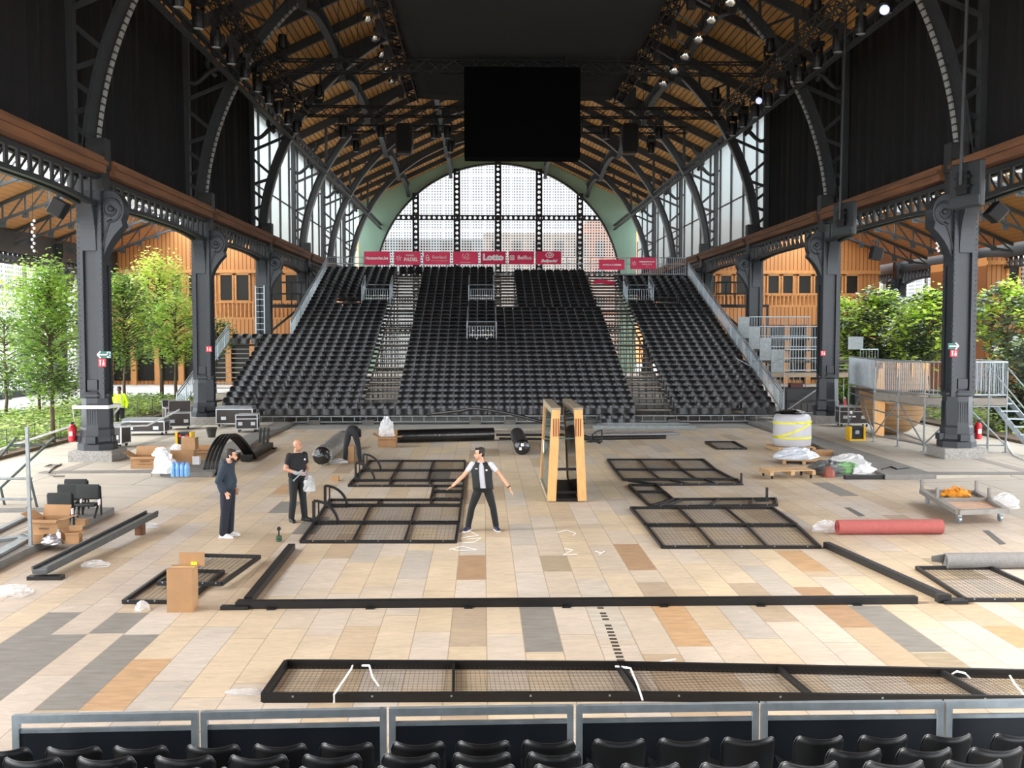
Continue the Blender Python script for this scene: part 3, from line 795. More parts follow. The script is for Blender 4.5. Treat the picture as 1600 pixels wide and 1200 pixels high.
pavilion('timber_pavilion', 'orange timber pavilion with a row of windows behind the right columns', 15.8, PY(1374, 450, YP).x, YP, topR, wx(wr_), (6.9, 8.35), (5.9, 6.85))
Y2 = 63.0
pavilion('timber_pavilion', 'timber pavilion corner with slatted balcony at the right edge', PY(1541, 450, Y2).x, PY(1541, 450, Y2).x + 9, Y2, lambda x: 8.6, [(PY(1575, 450, Y2).x, PY(1590, 450, Y2).x), (PY(1600, 450, Y2).x, PY(1615, 450, Y2).x)], (6.8, 8.1), (4.9, 6.7))

# street front beyond the gable
brick = mat('street_brick', (196, 120, 88), .9, 0, .2, 3)
for (x0, x1, h, m_, lab) in ((-34, -14, 17.2, brick, 'orange brick house beyond the gable glass, on the left'), (-14, 0, 15.5, mat('street_grey', (150, 168, 172), .9), 'grey blue block beyond the gable glass, in the middle'), (0, 13, 16.2, mat('street_cream', (214, 190, 168), .9), 'cream block beyond the gable glass, right of the middle'), (13, 40, 17.8, mat('street_orange', (214, 128, 76), .9), 'orange brick block beyond the gable glass, on the right')):
    r = thing('street_building', lab, 'building', ((x0 + x1) / 2, 128, 0), 'street buildings beyond the gable')
    obj('facade', MB().bx(x0, x1, 128, 136, 0, h), m_, r)
    xx = x0 + 1
    while xx < x1 - 1.5:
        for z in (6.5, 10, 13.3): obj('window', MB().bx(xx, xx + 1.2, 127.9, 128.05, z, z + 1.9), glassdk, r)
        xx += 2.6

# unseen black panel added behind the viewer, blocking light from the open end
mb = MB(); mb.add([(HX - 14, -3, 2.4), (HX + 14, -3, 2.4), (HX + 14, -3, roof_z(HX + 14)), (HX, -3, roof_z(HX)), (HX - 14, -3, roof_z(HX - 14))], [(0, 1, 2, 3, 4)])
struct('wall_back', mb, blackfab, 'added unseen black panel behind the viewer, blocking light from the open end', 'wall', solid=.1)
# ================================================================== THE FAR GRANDSTAND
ROWS = 35
def rowY(k): return 44.5 + .627 * k           # line of the seat backs
def rowZ(k): return .38 + .2128 * k           # deck level
SP = .497
decks = mat('stand_deck', (66, 62, 56), .8, 0, .2, 4)
seatm = mat('seat_plastic', (10, 12, 15), .28, 0, .15, 8, spec=.6)
seatrim = mat('seat_rim', (78, 82, 88), .45, .2, .1, 8)
gs = thing('grandstand', 'long black-seated grandstand on scaffolding across the far end of the hall', 'grandstand', (1.5, 44, 0))
LEFT, LAIS, MID, RAIS, RGHT = (-11.45, -5.35), (-5.35, -3.8), (-3.8, 6.68), (6.68, 8.35), (8.35, 12.87)
for k in range(ROWS):
    z = rowZ(k); y0 = rowY(k) - .42; y1 = y0 + .627
    mb = MB()
    xa = LEFT[0] if k < 15 else LEFT[0] + 1.5
    if k == 14: xa -= 1.5
    for a, c in ((xa, LEFT[1]), (MID[0], MID[1] if k < 22 else .63), (RGHT[0], RGHT[1])):
        mb.bx(a, c, y0, y1, z - .05, z)
    if k >= 22: mb.bx(1.95, MID[1], y0, y1, z - .05, z)
    mb.bx(xa, RGHT[1], y1 - .04, y1, z - .12, z - .03)
    obj('row_deck', mb, decks, gs)
stepm = mat('stair_tread', (150, 145, 134), .6, .1, .12, 6)
for k in range(0, ROWS):
    z = rowZ(k) - .02; y0 = rowY(k) - .42
    for a, c, k0, k1 in ((LAIS[0], LAIS[1], 1, 34), (RAIS[0], RAIS[1], 0, 32), (.63, 1.95, 22, 35), (-13.0, -11.5, 0, 14)):
        if k0 <= k < k1: obj('stair_tread', MB().bx(a + .04, c - .04, y0, y0 + .3, z - .04, z), stepm, gs)
mb = MB()
for xi_ in [-11.4, -9.9, -7.6, -5.35, -3.8, -2.2, -.9, .65, 1.95, 3.5, 5.1, 6.68, 8.35, 10.3, 12.85]:
    for k in range(0, 34, 4):
        if xi_ < -10 and k > 15: continue
        mb.cyl((xi_, rowY(k), 0), (xi_, rowY(k), rowZ(k) - .05), .03, 6)
        if k: mb.bar((xi_, rowY(k - 4), .2), (xi_, rowY(k), rowZ(k) - .1), .04, .04)
    kk = 33 if xi_ > -10 else 15
    mb.bar((xi_, rowY(0) - .1, rowZ(0) - .3), (xi_, rowY(kk), rowZ(kk) - .34), .05, .12)
for k in range(2, 34, 4):
    for zz in (1.2, 3.2, 5.2):
        if rowZ(k) > zz + .4: mb.cyl((-11.2 if k < 15 else -9.8, rowY(k), zz), (12.8, rowY(k), zz), .03, 6)
obj('scaffold_frame', mb, galv_d, gs)
mb = MB()
for z in (.36, .12): mb.bar((-11.5, rowY(0) - .45, z), (12.9, rowY(0) - .45, z), .04, .04)
x = -11.5
while x < 12.95: mb.bar((x, rowY(0) - .45, .1), (x, rowY(0) - .45, .38), .03, .03); x += SP
obj('front_rail', mb, galv_d, gs)
mb = MB(); mb.bx(-4.0, 8.0, rowY(0) - .2, rowY(0) - .1, .02, .34)
for x in (-7.5, -5.2, -.6, .9, 2.6, 4.4, 6.3, 8.0): mb.bx(x, x + .5, rowY(0) - .5, rowY(0) + .3, .004, .2)
obj('base_board', mb, mat('grey_boards', (96, 94, 90), .8), gs)

def sloped_rail(name, x, k0, k1, parent, h=1.0, panel=True):
    a = Vector((x, rowY(k0) - .4, rowZ(k0))); c = Vector((x, rowY(k1), rowZ(k1)))
    mb = MB(); d = c - a
    for hh in (h, h * .86): mb.tube([a + Vector((0, 0, hh)), c + Vector((0, 0, hh))], .03, 6)
    mb.tube([a + Vector((0, 0, .12)), c + Vector((0, 0, .12))], .025, 6)
    n = int(d.length / .16)
    for i in range(n + 1):
        p = a + d * i / n; big = i % 9 == 0
        mb.cyl(p + Vector((0, 0, 0 if big else .12)), p + Vector((0, 0, h if big else h * .86)), .03 if big else .014, 5)
    return obj(name, mb, galv, parent)
sloped_rail('side_railing', 13.05, 0, 33, gs)
sloped_rail('side_railing', -9.98, 15, 34, gs)
sloped_rail('side_railing', -13.1, 0, 14, gs)
mb = MB()
ytop = rowY(34) + .5; zt = rowZ(34)
for a, c in ((-10, 1.5), (1.5, 13.1)):
    for hh in (1.15, .75, .1): mb.tube([(a, ytop, zt + hh), (c, ytop, zt + hh)], .025, 6)
x = -10
while x <= 13.1:
    mb.cyl((x, ytop, zt - .4), (x, ytop, zt + 1.15), .025, 6); x += .77
for x in [-9.9 + .13 * i for i in range(14)] + [9.6 + .13 * i for i in range(27)]: mb.cyl((x, ytop, zt + .1), (x, ytop, zt + 1.15), .012, 5)
obj('rear_railing', mb, galv, gs)

# ---- seats
def seat_shapes():
    """tip-up seat seen from the front: curved backrest, folded pan, slim frame; origin on the deck under the back"""
    w = .236
    bk = MB(); rim = MB(); pan = MB(); fr = MB()
    def back(u, v):
        x = (u - .5) * 2; z = .22 + .30 * v
        r = 1 - .10 * v ** 4
        y = .05 * (1 - x * x) + .07 * v - (.10 * (1 - abs(2 * v - 1)) * .25)
        zz = z - (.03 * abs(x) ** 4 if v > .8 else 0)
        return (x * w * r, y - .02, zz)
    bk.grid(back, 7, 5)
    top = [Vector(back(i / 8, 1)) for i in range(9)]; lf = [Vector(back(0, i / 4)) for i in range(5)]; rt = [Vector(back(1, 4 - i)) if False else Vector(back(1, 1 - i / 4)) for i in range(5)]
    rim.tube(lf[:-1] + top + rt[1:], .011, 4, cap=False)
    def pn(u, v):
        x = (u - .5) * 2; z = .02 + .26 * v; q = (max(0, abs(x) - .7) / .3)
        return (x * w * .92, -.20 - .03 * (1 - x * x) - .05 * (1 - v), z + .02 * q)
    pan.grid(pn, 5, 4)
    e = [Vector(pn(0, i / 3)) for i in range(4)] + [Vector(pn(i / 4, 1)) for i in range(1, 5)] + [Vector(pn(1, 1 - i / 3)) for i in range(1, 4)]
    rim2 = MB().tube(e, .009, 4, cap=False)
    for sx in (-1, 1): fr.bar((sx * (w - .004), -.12, .03), (sx * (w - .006), .03, .3), .016, .03)
    fr.bar((-w, -.10, .03), (w, -.10, .03), .02, .02)
    return bk, rim, pan, rim2, fr
bk, rim, pan, rim2, fr = seat_shapes()
b1 = MB().merge(bk); b1.cur = 1; o_ = len(b1.v); b1.merge(rim); b1.mi = [0] * len(bk.f) + [1] * len(rim.f)
p1 = MB().merge(pan).merge(rim2); p1.mi = [0] * len(pan.f) + [1] * len(rim2.f)
proto = thing('tip_up_chair', 'x', 'seat')
obj('backrest', b1, [seatm, seatrim], proto, solid=.0, smooth=True); obj('folded_seat_pan', p1, [seatm, seatrim], proto, smooth=True); obj('frame', fr, galv_d, proto)
whole = MB().merge(b1).merge(p1).merge(fr); whole.mi = b1.mi + p1.mi + [1] * len(fr.f)
lowp = MB().merge(bk).merge(pan).merge(rim); lowp.mi = [0] * len(bk.f) + [0] * len(pan.f) + [1] * len(rim.f)
def row_seats(k):
    """(x, block, number) for one row"""
    out = []
    def fill(x0, n, blk):
        for i in range(n): out.append((x0 + SP * (i + .5), blk, i))
    nl = 12; x0 = LEFT[0] + .03
    if k == 0: x0 += 3 * SP; nl -= 3
    if k >= 15: x0 += 3 * SP; nl -= 3
    if k <= 34: fill(x0, nl, 'left')
    if k in (14,): fill(LEFT[0] - 1.5, 3, 'stair-top')
    if k == 0: fill(LAIS[0] + .02, 3, 'left aisle foot')
    if k == 34: fill(LAIS[0] + .02, 3, 'left aisle head')
    if k < 22: fill(MID[0], 21, 'middle')
    else:
        if k <= 34: fill(MID[0], 9, 'upper middle')
        if k <= 33: fill(1.97, 9, 'upper middle right')
    if k <= 31: fill(RGHT[0], 9, 'right')
    keep = []
    for x, blk, i in out:
        if 24 <= k <= 26 and -7.05 < x < -5.3: continue
        if 23 <= k <= 24 and -8.5 < x < -7: continue
        if 24 <= k <= 26 and 8.3 < x < 9.9: continue
        if 23 <= k <= 24 and 9.9 < x < 11.2: continue
        if 24 <= k <= 26 and -.85 < x < .63: continue
        if 14 <= k <= 17 and -.85 < x < .7: continue
        if k == 0 and abs(x - 10.85) < .26: continue
        keep.append((x, blk, i))
    return keep
GRP = 'black tip-up seats of the far grandstand'
first = True
for k in range(6):
    for x, blk, i in row_seats(k):
        lab = 'black tip-up seat, far stand %s row, %s block, %s from left' % (ordinal(k), blk, ordinal(i) if i < 20 else 'last')
        if first: proto.location = (x, rowY(k), rowZ(k) + .004); proto['label'] = lab; proto['group'] = GRP; first = False
        else: dup(proto, (x, rowY(k), rowZ(k) + .004), 0, lab, GRP)
for i in range(3):
    p = P(941 + 18 * i, 660, .0)
    dup(proto, (p.x, 43.6, .005), 0, 'black seat standing low on the floor before the front row, %s of three' % ordinal(i), GRP)
rest = MB()
for k in range(6, ROWS):
    for x, blk, i in row_seats(k):
        rest.merge(lowp, Matrix.Translation((x, rowY(k), rowZ(k) + .004)))
o = obj('grandstand_seats', rest, [seatm, seatrim], smooth=True)
tag(o, 'upper rows of black tip-up seats climbing the far grandstand', 'seats', None, 'stuff')

# ---- railed gaps in the seating
def cage(label, x0, x1, k0, k1, h):
    a = Vector((x0, rowY(k0), rowZ(k0)))
    r = thing('gangway_barrier', label, 'barrier', ((x0 + x1) / 2, rowY(k0), rowZ(k0)), 'galvanised barriers in the seating')
    y0, y1, z0 = rowY(k0) - .2, rowY(k1) - .3, rowZ(k0)
    mb = MB()
    for hh in (h, h * .8, .12): mb.tube([(x0, y1, rowZ(k1) + hh), (x0, y0, z0 + hh), (x1, y0, z0 + hh), (x1, y1, rowZ(k1) + hh)], .025, 6)
    obj('rail', mb, galv, r)
    mb = MB()
    n = int((x1 - x0) / .13)
    for i in range(n + 1):
        xx = x0 + (x1 - x0) * i / n; mb.cyl((xx, y0, z0 + .1), (xx, y0, z0 + h * .8), .013, 5)
    for xx in (x0, x1):
        for i in range(9):
            t = i / 8; yy = y0 + (y1 - y0) * t; zz = z0 + (rowZ(k1) - z0) * t; mb.cyl((xx, yy, zz + .1), (xx, yy, zz + h * .8), .013, 5)
    obj('bars', mb, galv, r)
    mb = MB()
    for xx in (x0, x1): mb.cyl((xx, y0, z0 + .005), (xx, y0, z0 + h), .03, 6); mb.cyl((xx, y1, rowZ(k1 - 1) + .005), (xx, y1, rowZ(k1) + h), .03, 6)
    obj('post', mb, galv, r)
cage('galvanised barrier beside the left aisle, halfway up the stand', -6.98, -5.37, 24, 27, 1.2)
cage('galvanised barrier below the upper middle stair', -.83, .61, 24, 27, 1.2)
cage('galvanised barrier in the middle of the lower seating', -.83, .68, 14, 18, 1.15)
cage('galvanised barrier beside the right aisle, halfway up the stand', 8.37, 9.88, 24, 27, 1.2)

# ---- sponsor banners on the rear railing
def cloth_mat(name, c):
    m, n, l, b = new_mat(name); b.inputs['Base Color'].default_value = rgb(*c); b.inputs['Roughness'].default_value = .6
    t = n.new('ShaderNodeBsdfTranslucent'); t.inputs[0].default_value = rgb(*c); x = n.new('ShaderNodeMixShader'); x.inputs[0].default_value = .45
    l.new(b.outputs[0], x.inputs[1]); l.new(t.outputs[0], x.inputs[2]); l.new(x.outputs[0], n['Material Output'].inputs[0]); return m
pink = cloth_mat('banner_pink', (255, 92, 138))
crim = cloth_mat('banner_crimson', (240, 66, 116))
whitem = mat('white_print', (250, 240, 242), .6, 0, .02, 2)
YB = ytop - .08
def banner(label, x0, x1, y0, y1, m, draw, Y=None, rot=0):
    Y = Y or YB
    a, c = PY(x0, y1, Y), PY(x1, y0, Y); ctr = (a + c) / 2; w, h = c.x - a.x, c.z - a.z
    r = thing('sponsor_banner', label, 'banner', (ctr.x, Y, ctr.z), 'pink sponsor banners behind the stand')
    mb = MB()
    def fn(u, v): return (a.x + w * u, Y + .02 * math.sin(u * 9), a.z + h * v)
    mb.grid(fn, 9, 2); obj('cloth', mb, m, r, solid=.015)
    draw(r, ctr + Vector((0, -.05, 0)), w, h)
    mb = MB()
    for sx in (-1, 1):
        for sz in (-1, 1): mb.cyl((ctr.x + sx * w * .48, Y, ctr.z + sz * h * .42), (ctr.x + sx * (w * .5 + .03), Y + .03, ctr.z + sz * h * .42), .012, 5)
    obj('ties', mb, galv_d, r)
T = lambda r, s, size, p, dx=0, dz=0, **k: text('lettering', s, size, face_cam_M(p + Vector((dx, 0, dz))), whitem, r, **k)
def mark(r, mb): obj('emblem', mb, whitem, r)
def star(p, rad, n=6):
    mb = MB()
    for i in range(n):
        a = 2 * PI * i / n + .3; d = Vector((math.cos(a), 0, math.sin(a))); mb.bar(p + d * rad * .25, p + d * rad, .02, rad * .22, up=(0, 1, 0)) if False else mb.bar(p + d * rad * .28, p + d * rad, rad * .24, .02, up=(0, 1, 0))
    return mb
def ring(p, rx, rz, th=.025, a0=0, a1=2 * PI):
    return MB().tube([p + Vector((rx * math.cos(a0 + (a1 - a0) * i / 20), 0, rz * math.sin(a0 + (a1 - a0) * i / 20))) for i in range(21)], th, 5)
def d1(r, p, w, h): T(r, 'immovlan.be', h * .30, p, .06, 0, bold=.012); mark(r, MB().bar(p + Vector((-w * .44, 0, -.06)), p + Vector((-w * .40, 0, .1)), .02, .05).bar(p + Vector((-w * .40, 0, .1)), p + Vector((-w * .36, 0, -.06)), .02, .05))
def d2(r, p, w, h): mark(r, star(p + Vector((-w * .33, 0, 0)), h * .22)); T(r, 'PADEL', h * .36, p, w * .13, -.09, shear=.15, bold=.012); T(r, 'PREMIER', h * .17, p, w * .1, h * .2, bold=.004)
def d3(r, p, w, h): mark(r, ring(p + Vector((-w * .36, 0, .03)), .09, .17).merge(ring(p + Vector((-w * .34, 0, -.06)), .11, .09))); T(r, 'Everland', h * .32, p, w * .1, .06, bold=.004); T(r, 'REAL ESTATE INVESTMENT', h * .11, p, w * .1, -h * .2)
def d4(r, p, w, h): mark(r, MB().tube([p + Vector((x * .01, 0, z * .01)) for x, z in ((-14, 26), (-20, 14), (-14, -2), (-8, -8), (-4, 6), (0, 20))], .025, 5).merge(MB().tube([p + Vector((x * .01, 0, z * .01)) for x, z in ((4, 24), (16, 26), (22, 18), (12, 8), (24, 0), (18, -8), (6, -8), (4, 6))], .025, 5))); T(r, 'VLAAMS-BRABANT', h * .1, p, 0, -h * .36, bold=.002)
def d5(r, p, w, h): T(r, 'Lotto', h * .62, p, 0, .02, bold=.035, sx=1.12)
def d6(r, p, w, h):
    T(r, 'Belfius', h * .42, p, w * .13, 0, bold=.006)
    q = p + Vector((-w * .37, 0, 0)); mb = MB()
    for sx, sz in ((0, 1), (0, -1), (1, 0), (-1, 0)): mb.box(q + Vector((sx * .12, 0, sz * .12)), (.28 if sz else .06, .02, .06 if sz else .28))
    mb.box(q, (.1, .02, .1)); mark(r, mb)
def d7(r, p, w, h): T(r, 'Bullpadel', h * .3, p, 0, -h * .24, shear=.3, bold=.012, sx=1.1); mark(r, ring(p + Vector((.05, 0, h * .2)), .24, .15, .03).merge(ring(p + Vector((.07, 0, h * .22)), .1, .07, .025)))
def d8(r, p, w, h): T(r, 'NOVELLA O ANDERS', h * .19, p, 0, -.02, bold=.008)
def d9(r, p, w, h):
    mark(r, star(p + Vector((-w * .36, 0, 0)), h * .2)); mark(r, MB().box(p + Vector((w * .14, 0, h * .13)), (w * .6, .02, h * .09))); T(r, 'PREMIER PADEL', h * .13, p, w * .14, -h * .08, bold=.004); T(r, 'TOUR', h * .09, p, w * .14, -h * .24)
banner('pink banner with one line of white lettering, leftmost on the rear railing', 569, 609, 393, 414, pink, d1)
banner('pink banner with white star beside bold slanted capitals, second from left', 616, 657, 393, 414, pink, d2)
banner('pink banner with looped emblem left of two lettering lines, third from left', 662, 703, 393.5, 413.5, pink, d3)
banner('pink banner with two looped white letters above small print', 708, 747, 393, 413, pink, d4)
banner('crimson banner filled with one big rounded white word', 751, 790, 392.5, 413, crim, d5)
banner('crimson banner with white square emblem beside a plain white word', 795, 834, 392.5, 413, crim, d6)
banner('crimson banner with oval ring emblem above one slanted word', 838, 877, 392.5, 413, crim, d7)
banner('pink banner with one line of small lettering above the right aisle', 936, 976, 405.5, 421.5, pink, d8)
banner('pink banner with a white star, rightmost on the rear railing', 985, 1025, 402.5, 420.5, pink, d9)
# a banner slumped at the head of the right aisle
p = PY(942, 441, rowY(30)); r = thing('slumped_banner', 'creased pink banner slung low across the right aisle', 'banner', p)
mb = MB(); mb.grid(lambda u, v: (p.x - .55 + 1.25 * u, p.y + .05 * math.sin(14 * u), p.z - .12 + .24 * v + .05 * math.sin(5 * u)), 12, 3); obj('cloth', mb, crim, r, solid=.02)
# ================================================================== STAGE RIGGING
RZ = 13.95
def truss_mb(p, q, sz=.4, r=.032, step=.5):
    mb = MB(); p, q = Vector(p), Vector(q); d = (q - p); L = d.length; d /= L
    s = d.cross(Vector((0, 0, 1))).normalized(); u = Vector((0, 0, 1)); h = sz / 2
    cor = [(-h, -h), (h, -h), (h, h), (-h, h)]
    for a, c in cor: mb.cyl(p + s * a + u * c, q + s * a + u * c, r, 6)
    n = int(L / step)
    for i in range(n):
        t0, t1 = p + d * L * i / n, p + d * L * (i + 1) / n
        for j in range(4):
            a, c = cor[j], cor[(j + 1) % 4]
            if i % 2: a, c = c, a
            mb.bar(t0 + s * a[0] + u * a[1], t1 + s * c[0] + u * c[1], r * 1.1, r * 1.1)
    return mb
XO_L, XO_R, XI_L, XI_R = -8.0, 10.9, -3.1, 6.05
trs = [('outer truss above the left colonnade, running towards the stand', (XO_L, 16, RZ), (XO_L, 46.6, RZ)), ('outer truss above the right colonnade, running towards the stand', (XO_R, 16, RZ), (XO_R, 46.6, RZ)),
       ('inner truss along the left edge of the black canopy', (XI_L, 16, RZ + .45), (XI_L, 46.3, RZ + .45)), ('inner truss along the right edge of the black canopy', (XI_R, 16, RZ + .45), (XI_R, 46.3, RZ + .45)),
       ('cross truss level with the black screen', (XO_L + .3, 39.2, RZ), (XO_R - .3, 39.2, RZ)), ('cross truss at the far edge of the black canopy', (XO_L, 47.1, RZ), (XO_R, 47.1, RZ)),
       ('short far cross truss carrying the hanging speakers', (-7.3, 51.0, RZ), (10.1, 51.0, RZ))]
for i, (lab, p, q) in enumerate(trs):
    r = thing('lighting_truss', 'black ' + lab, 'truss', (Vector(p) + Vector(q)) / 2, 'black lighting trusses')
    obj('truss_frame', truss_mb(p, q, .42 if i < 6 else .3, .032 if i < 6 else .022), rig if i != 1 else mat('rigging_grey', (52, 52, 52), .4, .3, .1, 5), r)
    n = 4; P_, Q_ = Vector(p), Vector(q)
    for j in range(n):
        t = P_ + (Q_ - P_) * (j + .5) / n; zz = roof_z(t.x) - .4
        obj('hoist_wire', MB().cyl(t + Vector((0, 0, .2)), (t.x, t.y, zz), .012, 5), rig, r)
# black canopy
cm = MB(); cm.grid(lambda u, v: (XI_L + .3 + (XI_R - XI_L - .6) * u, 14 + 32.2 * v, 14.35 - .12 * math.sin(PI * u) - .05 * math.sin(v * 16) ** 2), 13, 33)
o = obj('ceiling_cloth', cm, blackfab, smooth=True, solid=.03); tag(o, 'flat black canopy cloth stretched between the inner trusses', 'canopy')
cm = MB()
for X in (XI_L, XI_R): cm.bx(X - .06, X + .06, 16, 46.3, 14.2, 14.95)
# screen
p0, p1 = PY(725.5, 246, 38.0), PY(907, 105, 38.0)
r = thing('video_cube', 'large black video screen box hanging under the middle of the canopy', 'screen', ((p0.x + p1.x) / 2, 38.3, p0.z))
obj('housing', MB().bx(p0.x, p1.x, 38.0, 38.9, p0.z, p1.z), mat('screen_case', (3, 3, 4), .9, spec=.05), r, bevel=.02)
obj('screen_face', MB().bx(p0.x + .05, p1.x - .05, 37.98, 38.0, p0.z + .05, p1.z - .05), mat('screen_black', (2, 2, 3), .9, spec=.05), r)
mb = MB()
for x in (p0.x + .5, p1.x - .5): mb.cyl((x, 38.4, p1.z), (x, 38.4, RZ + .35), .03, 6)
obj('hanger', mb, rig, r)

# moving heads
lensm, n, l, b = new_mat('lamp_lens'); b.inputs['Base Color'].default_value = (.25, .27, .3, 1); b.inputs['Roughness'].default_value = .05
lit, n, l, b = new_mat('lit_lens'); b.inputs['Base Color'].default_value = (.6, .7, 1, 1); b.inputs['Emission Color'].default_value = (.62, .66, 1, 1); b.inputs['Emission Strength'].default_value = 1.0
def moving_head():
    r = thing('stage_light', 'x', 'stage light', group='black moving stage lights on the trusses')
    mb = MB(); mb.box((0, 0, -.1), (.38, .3, .18)); mb.cyl((0, 0, 0), (0, 0, .14), .03, 6); mb.box((0, 0, .1), (.12, .1, .1)); obj('base', mb, rig, r, bevel=.02)
    mb = MB()
    for s in (-1, 1): mb.bar((s * .2, 0, -.2), (s * .21, 0, -.58), .06, .12, up=(0, 1, 0))
    mb.bar((-.22, 0, -.2), (.22, 0, -.2), .12, .05); obj('yoke', mb, rig, r)
    h = obj('head', MB().lathe([(.08, .2), (.15, .16), (.17, 0), (.17, -.2), (.15, -.32), (.15, -.34)], (0, 0, -.52), 14), rig, r, smooth=False)
    obj('lens', MB().lathe([(.14, -.345), (.1, -.36), (.001, -.37)], (0, 0, -.52), 14), lensm, h)
    return r
mh = moving_head(); firstm = True
def put_head(loc, lab, rz=0):
    global firstm
    if firstm: mh.location = loc; mh['label'] = lab; firstm = False; return mh
    return dup(mh, loc, rz, lab)
for s, X, side in ((-1, XO_L - .21, 'left'), (1, XO_R + .21, 'right')):
    for i in range(13):
        put_head((X, 22.5 + 1.95 * i, RZ - .35), 'black stage light under the %s outer truss, %s from the near end' % (side, ordinal(i)), .3 * i)
for i, x in enumerate((-6.3, -4.6, -2.2, -1.6, 4.3, 5.6, 8.0)):
    put_head((x, 46.89, RZ - .35), 'black stage light under the canopy-edge cross truss, %s from left' % ordinal(i))
for i, x in enumerate((-6.2, -1.6, 4.3, 8.3)):
    put_head((x, 50.85, RZ - .29), 'black stage light under the short far truss, %s from left' % ordinal(i))
for i, (px, py, Y) in enumerate(((440, 98, 39.2), (1205, 105, 39.2), (497, 168, 47.1), (1120, 168, 47.1), (1275, 36, 30))):
    p = PY(px, py, Y) if i < 4 else PX_(px, py, XO_R + .21); o = put_head((p.x, p.y + (.21 if i < 4 else 0), RZ + .35), 'black stage light standing upright on a truss, %s of five' % ordinal(i)); o.rotation_euler = (PI, 0, 0)
# two lit ones on the right
for i, (px, py, Y) in enumerate(((1383, 8, 27.5), (1187, 152, 41.0))):
    p = PY(px, py, Y); r = thing('stage_light', 'stage light glowing pale blue on the right outer truss, %s one' % ('nearer', 'farther')[i], 'stage light', p, 'lit stage lights')
    obj('head', MB().lathe([(.1, .3), (.2, .22), (.2, -.1), (.18, -.16)], p, 14, M=Matrix.Rotation(.6, 3, 'Y') @ Matrix.Rotation(-.5, 3, 'X')), rig, r)
    obj('lens', MB().ball(p + Vector((-.06, -.12, -.16)), .13, 12, 8), lit, r, smooth=True)
    obj('clamp', MB().bar(p + Vector((0, 0, .2)), (XO_R + .21, p.y, RZ - .2), .06, .06), rig, r)
# mirrored globes beside the inner trusses
gi = 0
for s, lst in ((-1, ((562, -8), (575, 27), (586, 57), (597, 83), (604, 107), (613, 125))), (1, ((1142, 0), (1112, 28), (1092, 58), (1071, 85), (1054, 108), (1037, 128)))):
    X = -4.0 if s < 0 else 7.0
    for i, (px, py) in enumerate(lst):
        p = PX_(px, py, X)
        r = thing('globe_lamp', 'mirrored globe lamp beside the %s inner truss, %s from the near end' % ('left' if s < 0 else 'right', ordinal(i)), 'lamp', p, 'mirrored globe lamps')
        obj('globe', MB().ball(p, .19, 16, 10), chrome, r, smooth=True)
        obj('socket', MB().lathe([(.05, .17), (.08, .19), (.08, .3), (.05, .34)], p, 10), rig, r)
        obj('arm', MB().bar(p + Vector((0, 0, .3)), (XI_L if s < 0 else XI_R, p.y, RZ + .45), .05, .05), steel, r)
# black blinder boxes on the inner trusses
for s, X in ((-1, XI_L), (1, XI_R)):
    for i in range(5):
        y = 32.0 + 3.1 * i; c = Vector((X + s * .38, y, RZ + .25))
        r = thing('blinder_lamp', 'black box lamp on the %s inner truss, %s from the near end' % ('left' if s < 0 else 'right', ordinal(i)), 'stage light', c, 'black box lamps on the inner trusses')
        obj('box', MB().box(c, (.26, .3, .5)), rig, r, bevel=.02); obj('bracket', MB().bar(c, (X + s * .2, y, RZ + .28), .05, .05), rig, r)
# hanging speakers
for i, (px, sd) in enumerate(((632, 'left'), (983, 'right'))):
    p = PY(px, 218, 51.0)
    r = thing('hanging_speaker', 'black speaker cluster hanging %s of the screen' % sd, 'speaker', p, 'hanging speaker clusters')
    mb = MB(); poly = [(-.36, -.72), (.34, -.72), (.42, -.3), (.42, .62), (.3, .74), (-.28, .74), (-.42, .6), (-.42, -.3)]
    mb.prism(poly, p, (1, 0, 0), (0, 0, 1), (0, .8, 0)); obj('cabinet', mb, black, r, bevel=.03)
    obj('grille', MB().box(p + Vector((0, -.41, .02)), (.68, .02, 1.3)), mat('speaker_grille', (12, 12, 13), .8), r)
    mb = MB(); mb.tube([p + Vector((-.3, 0, .7)), p + Vector((0, 0, 1.25)), p + Vector((.3, 0, .7))], .02, 5); mb.cyl(p + Vector((0, 0, 1.2)), (p.x, 51.0, RZ + .1), .02, 5)
    obj('bridle', mb, steel, r)
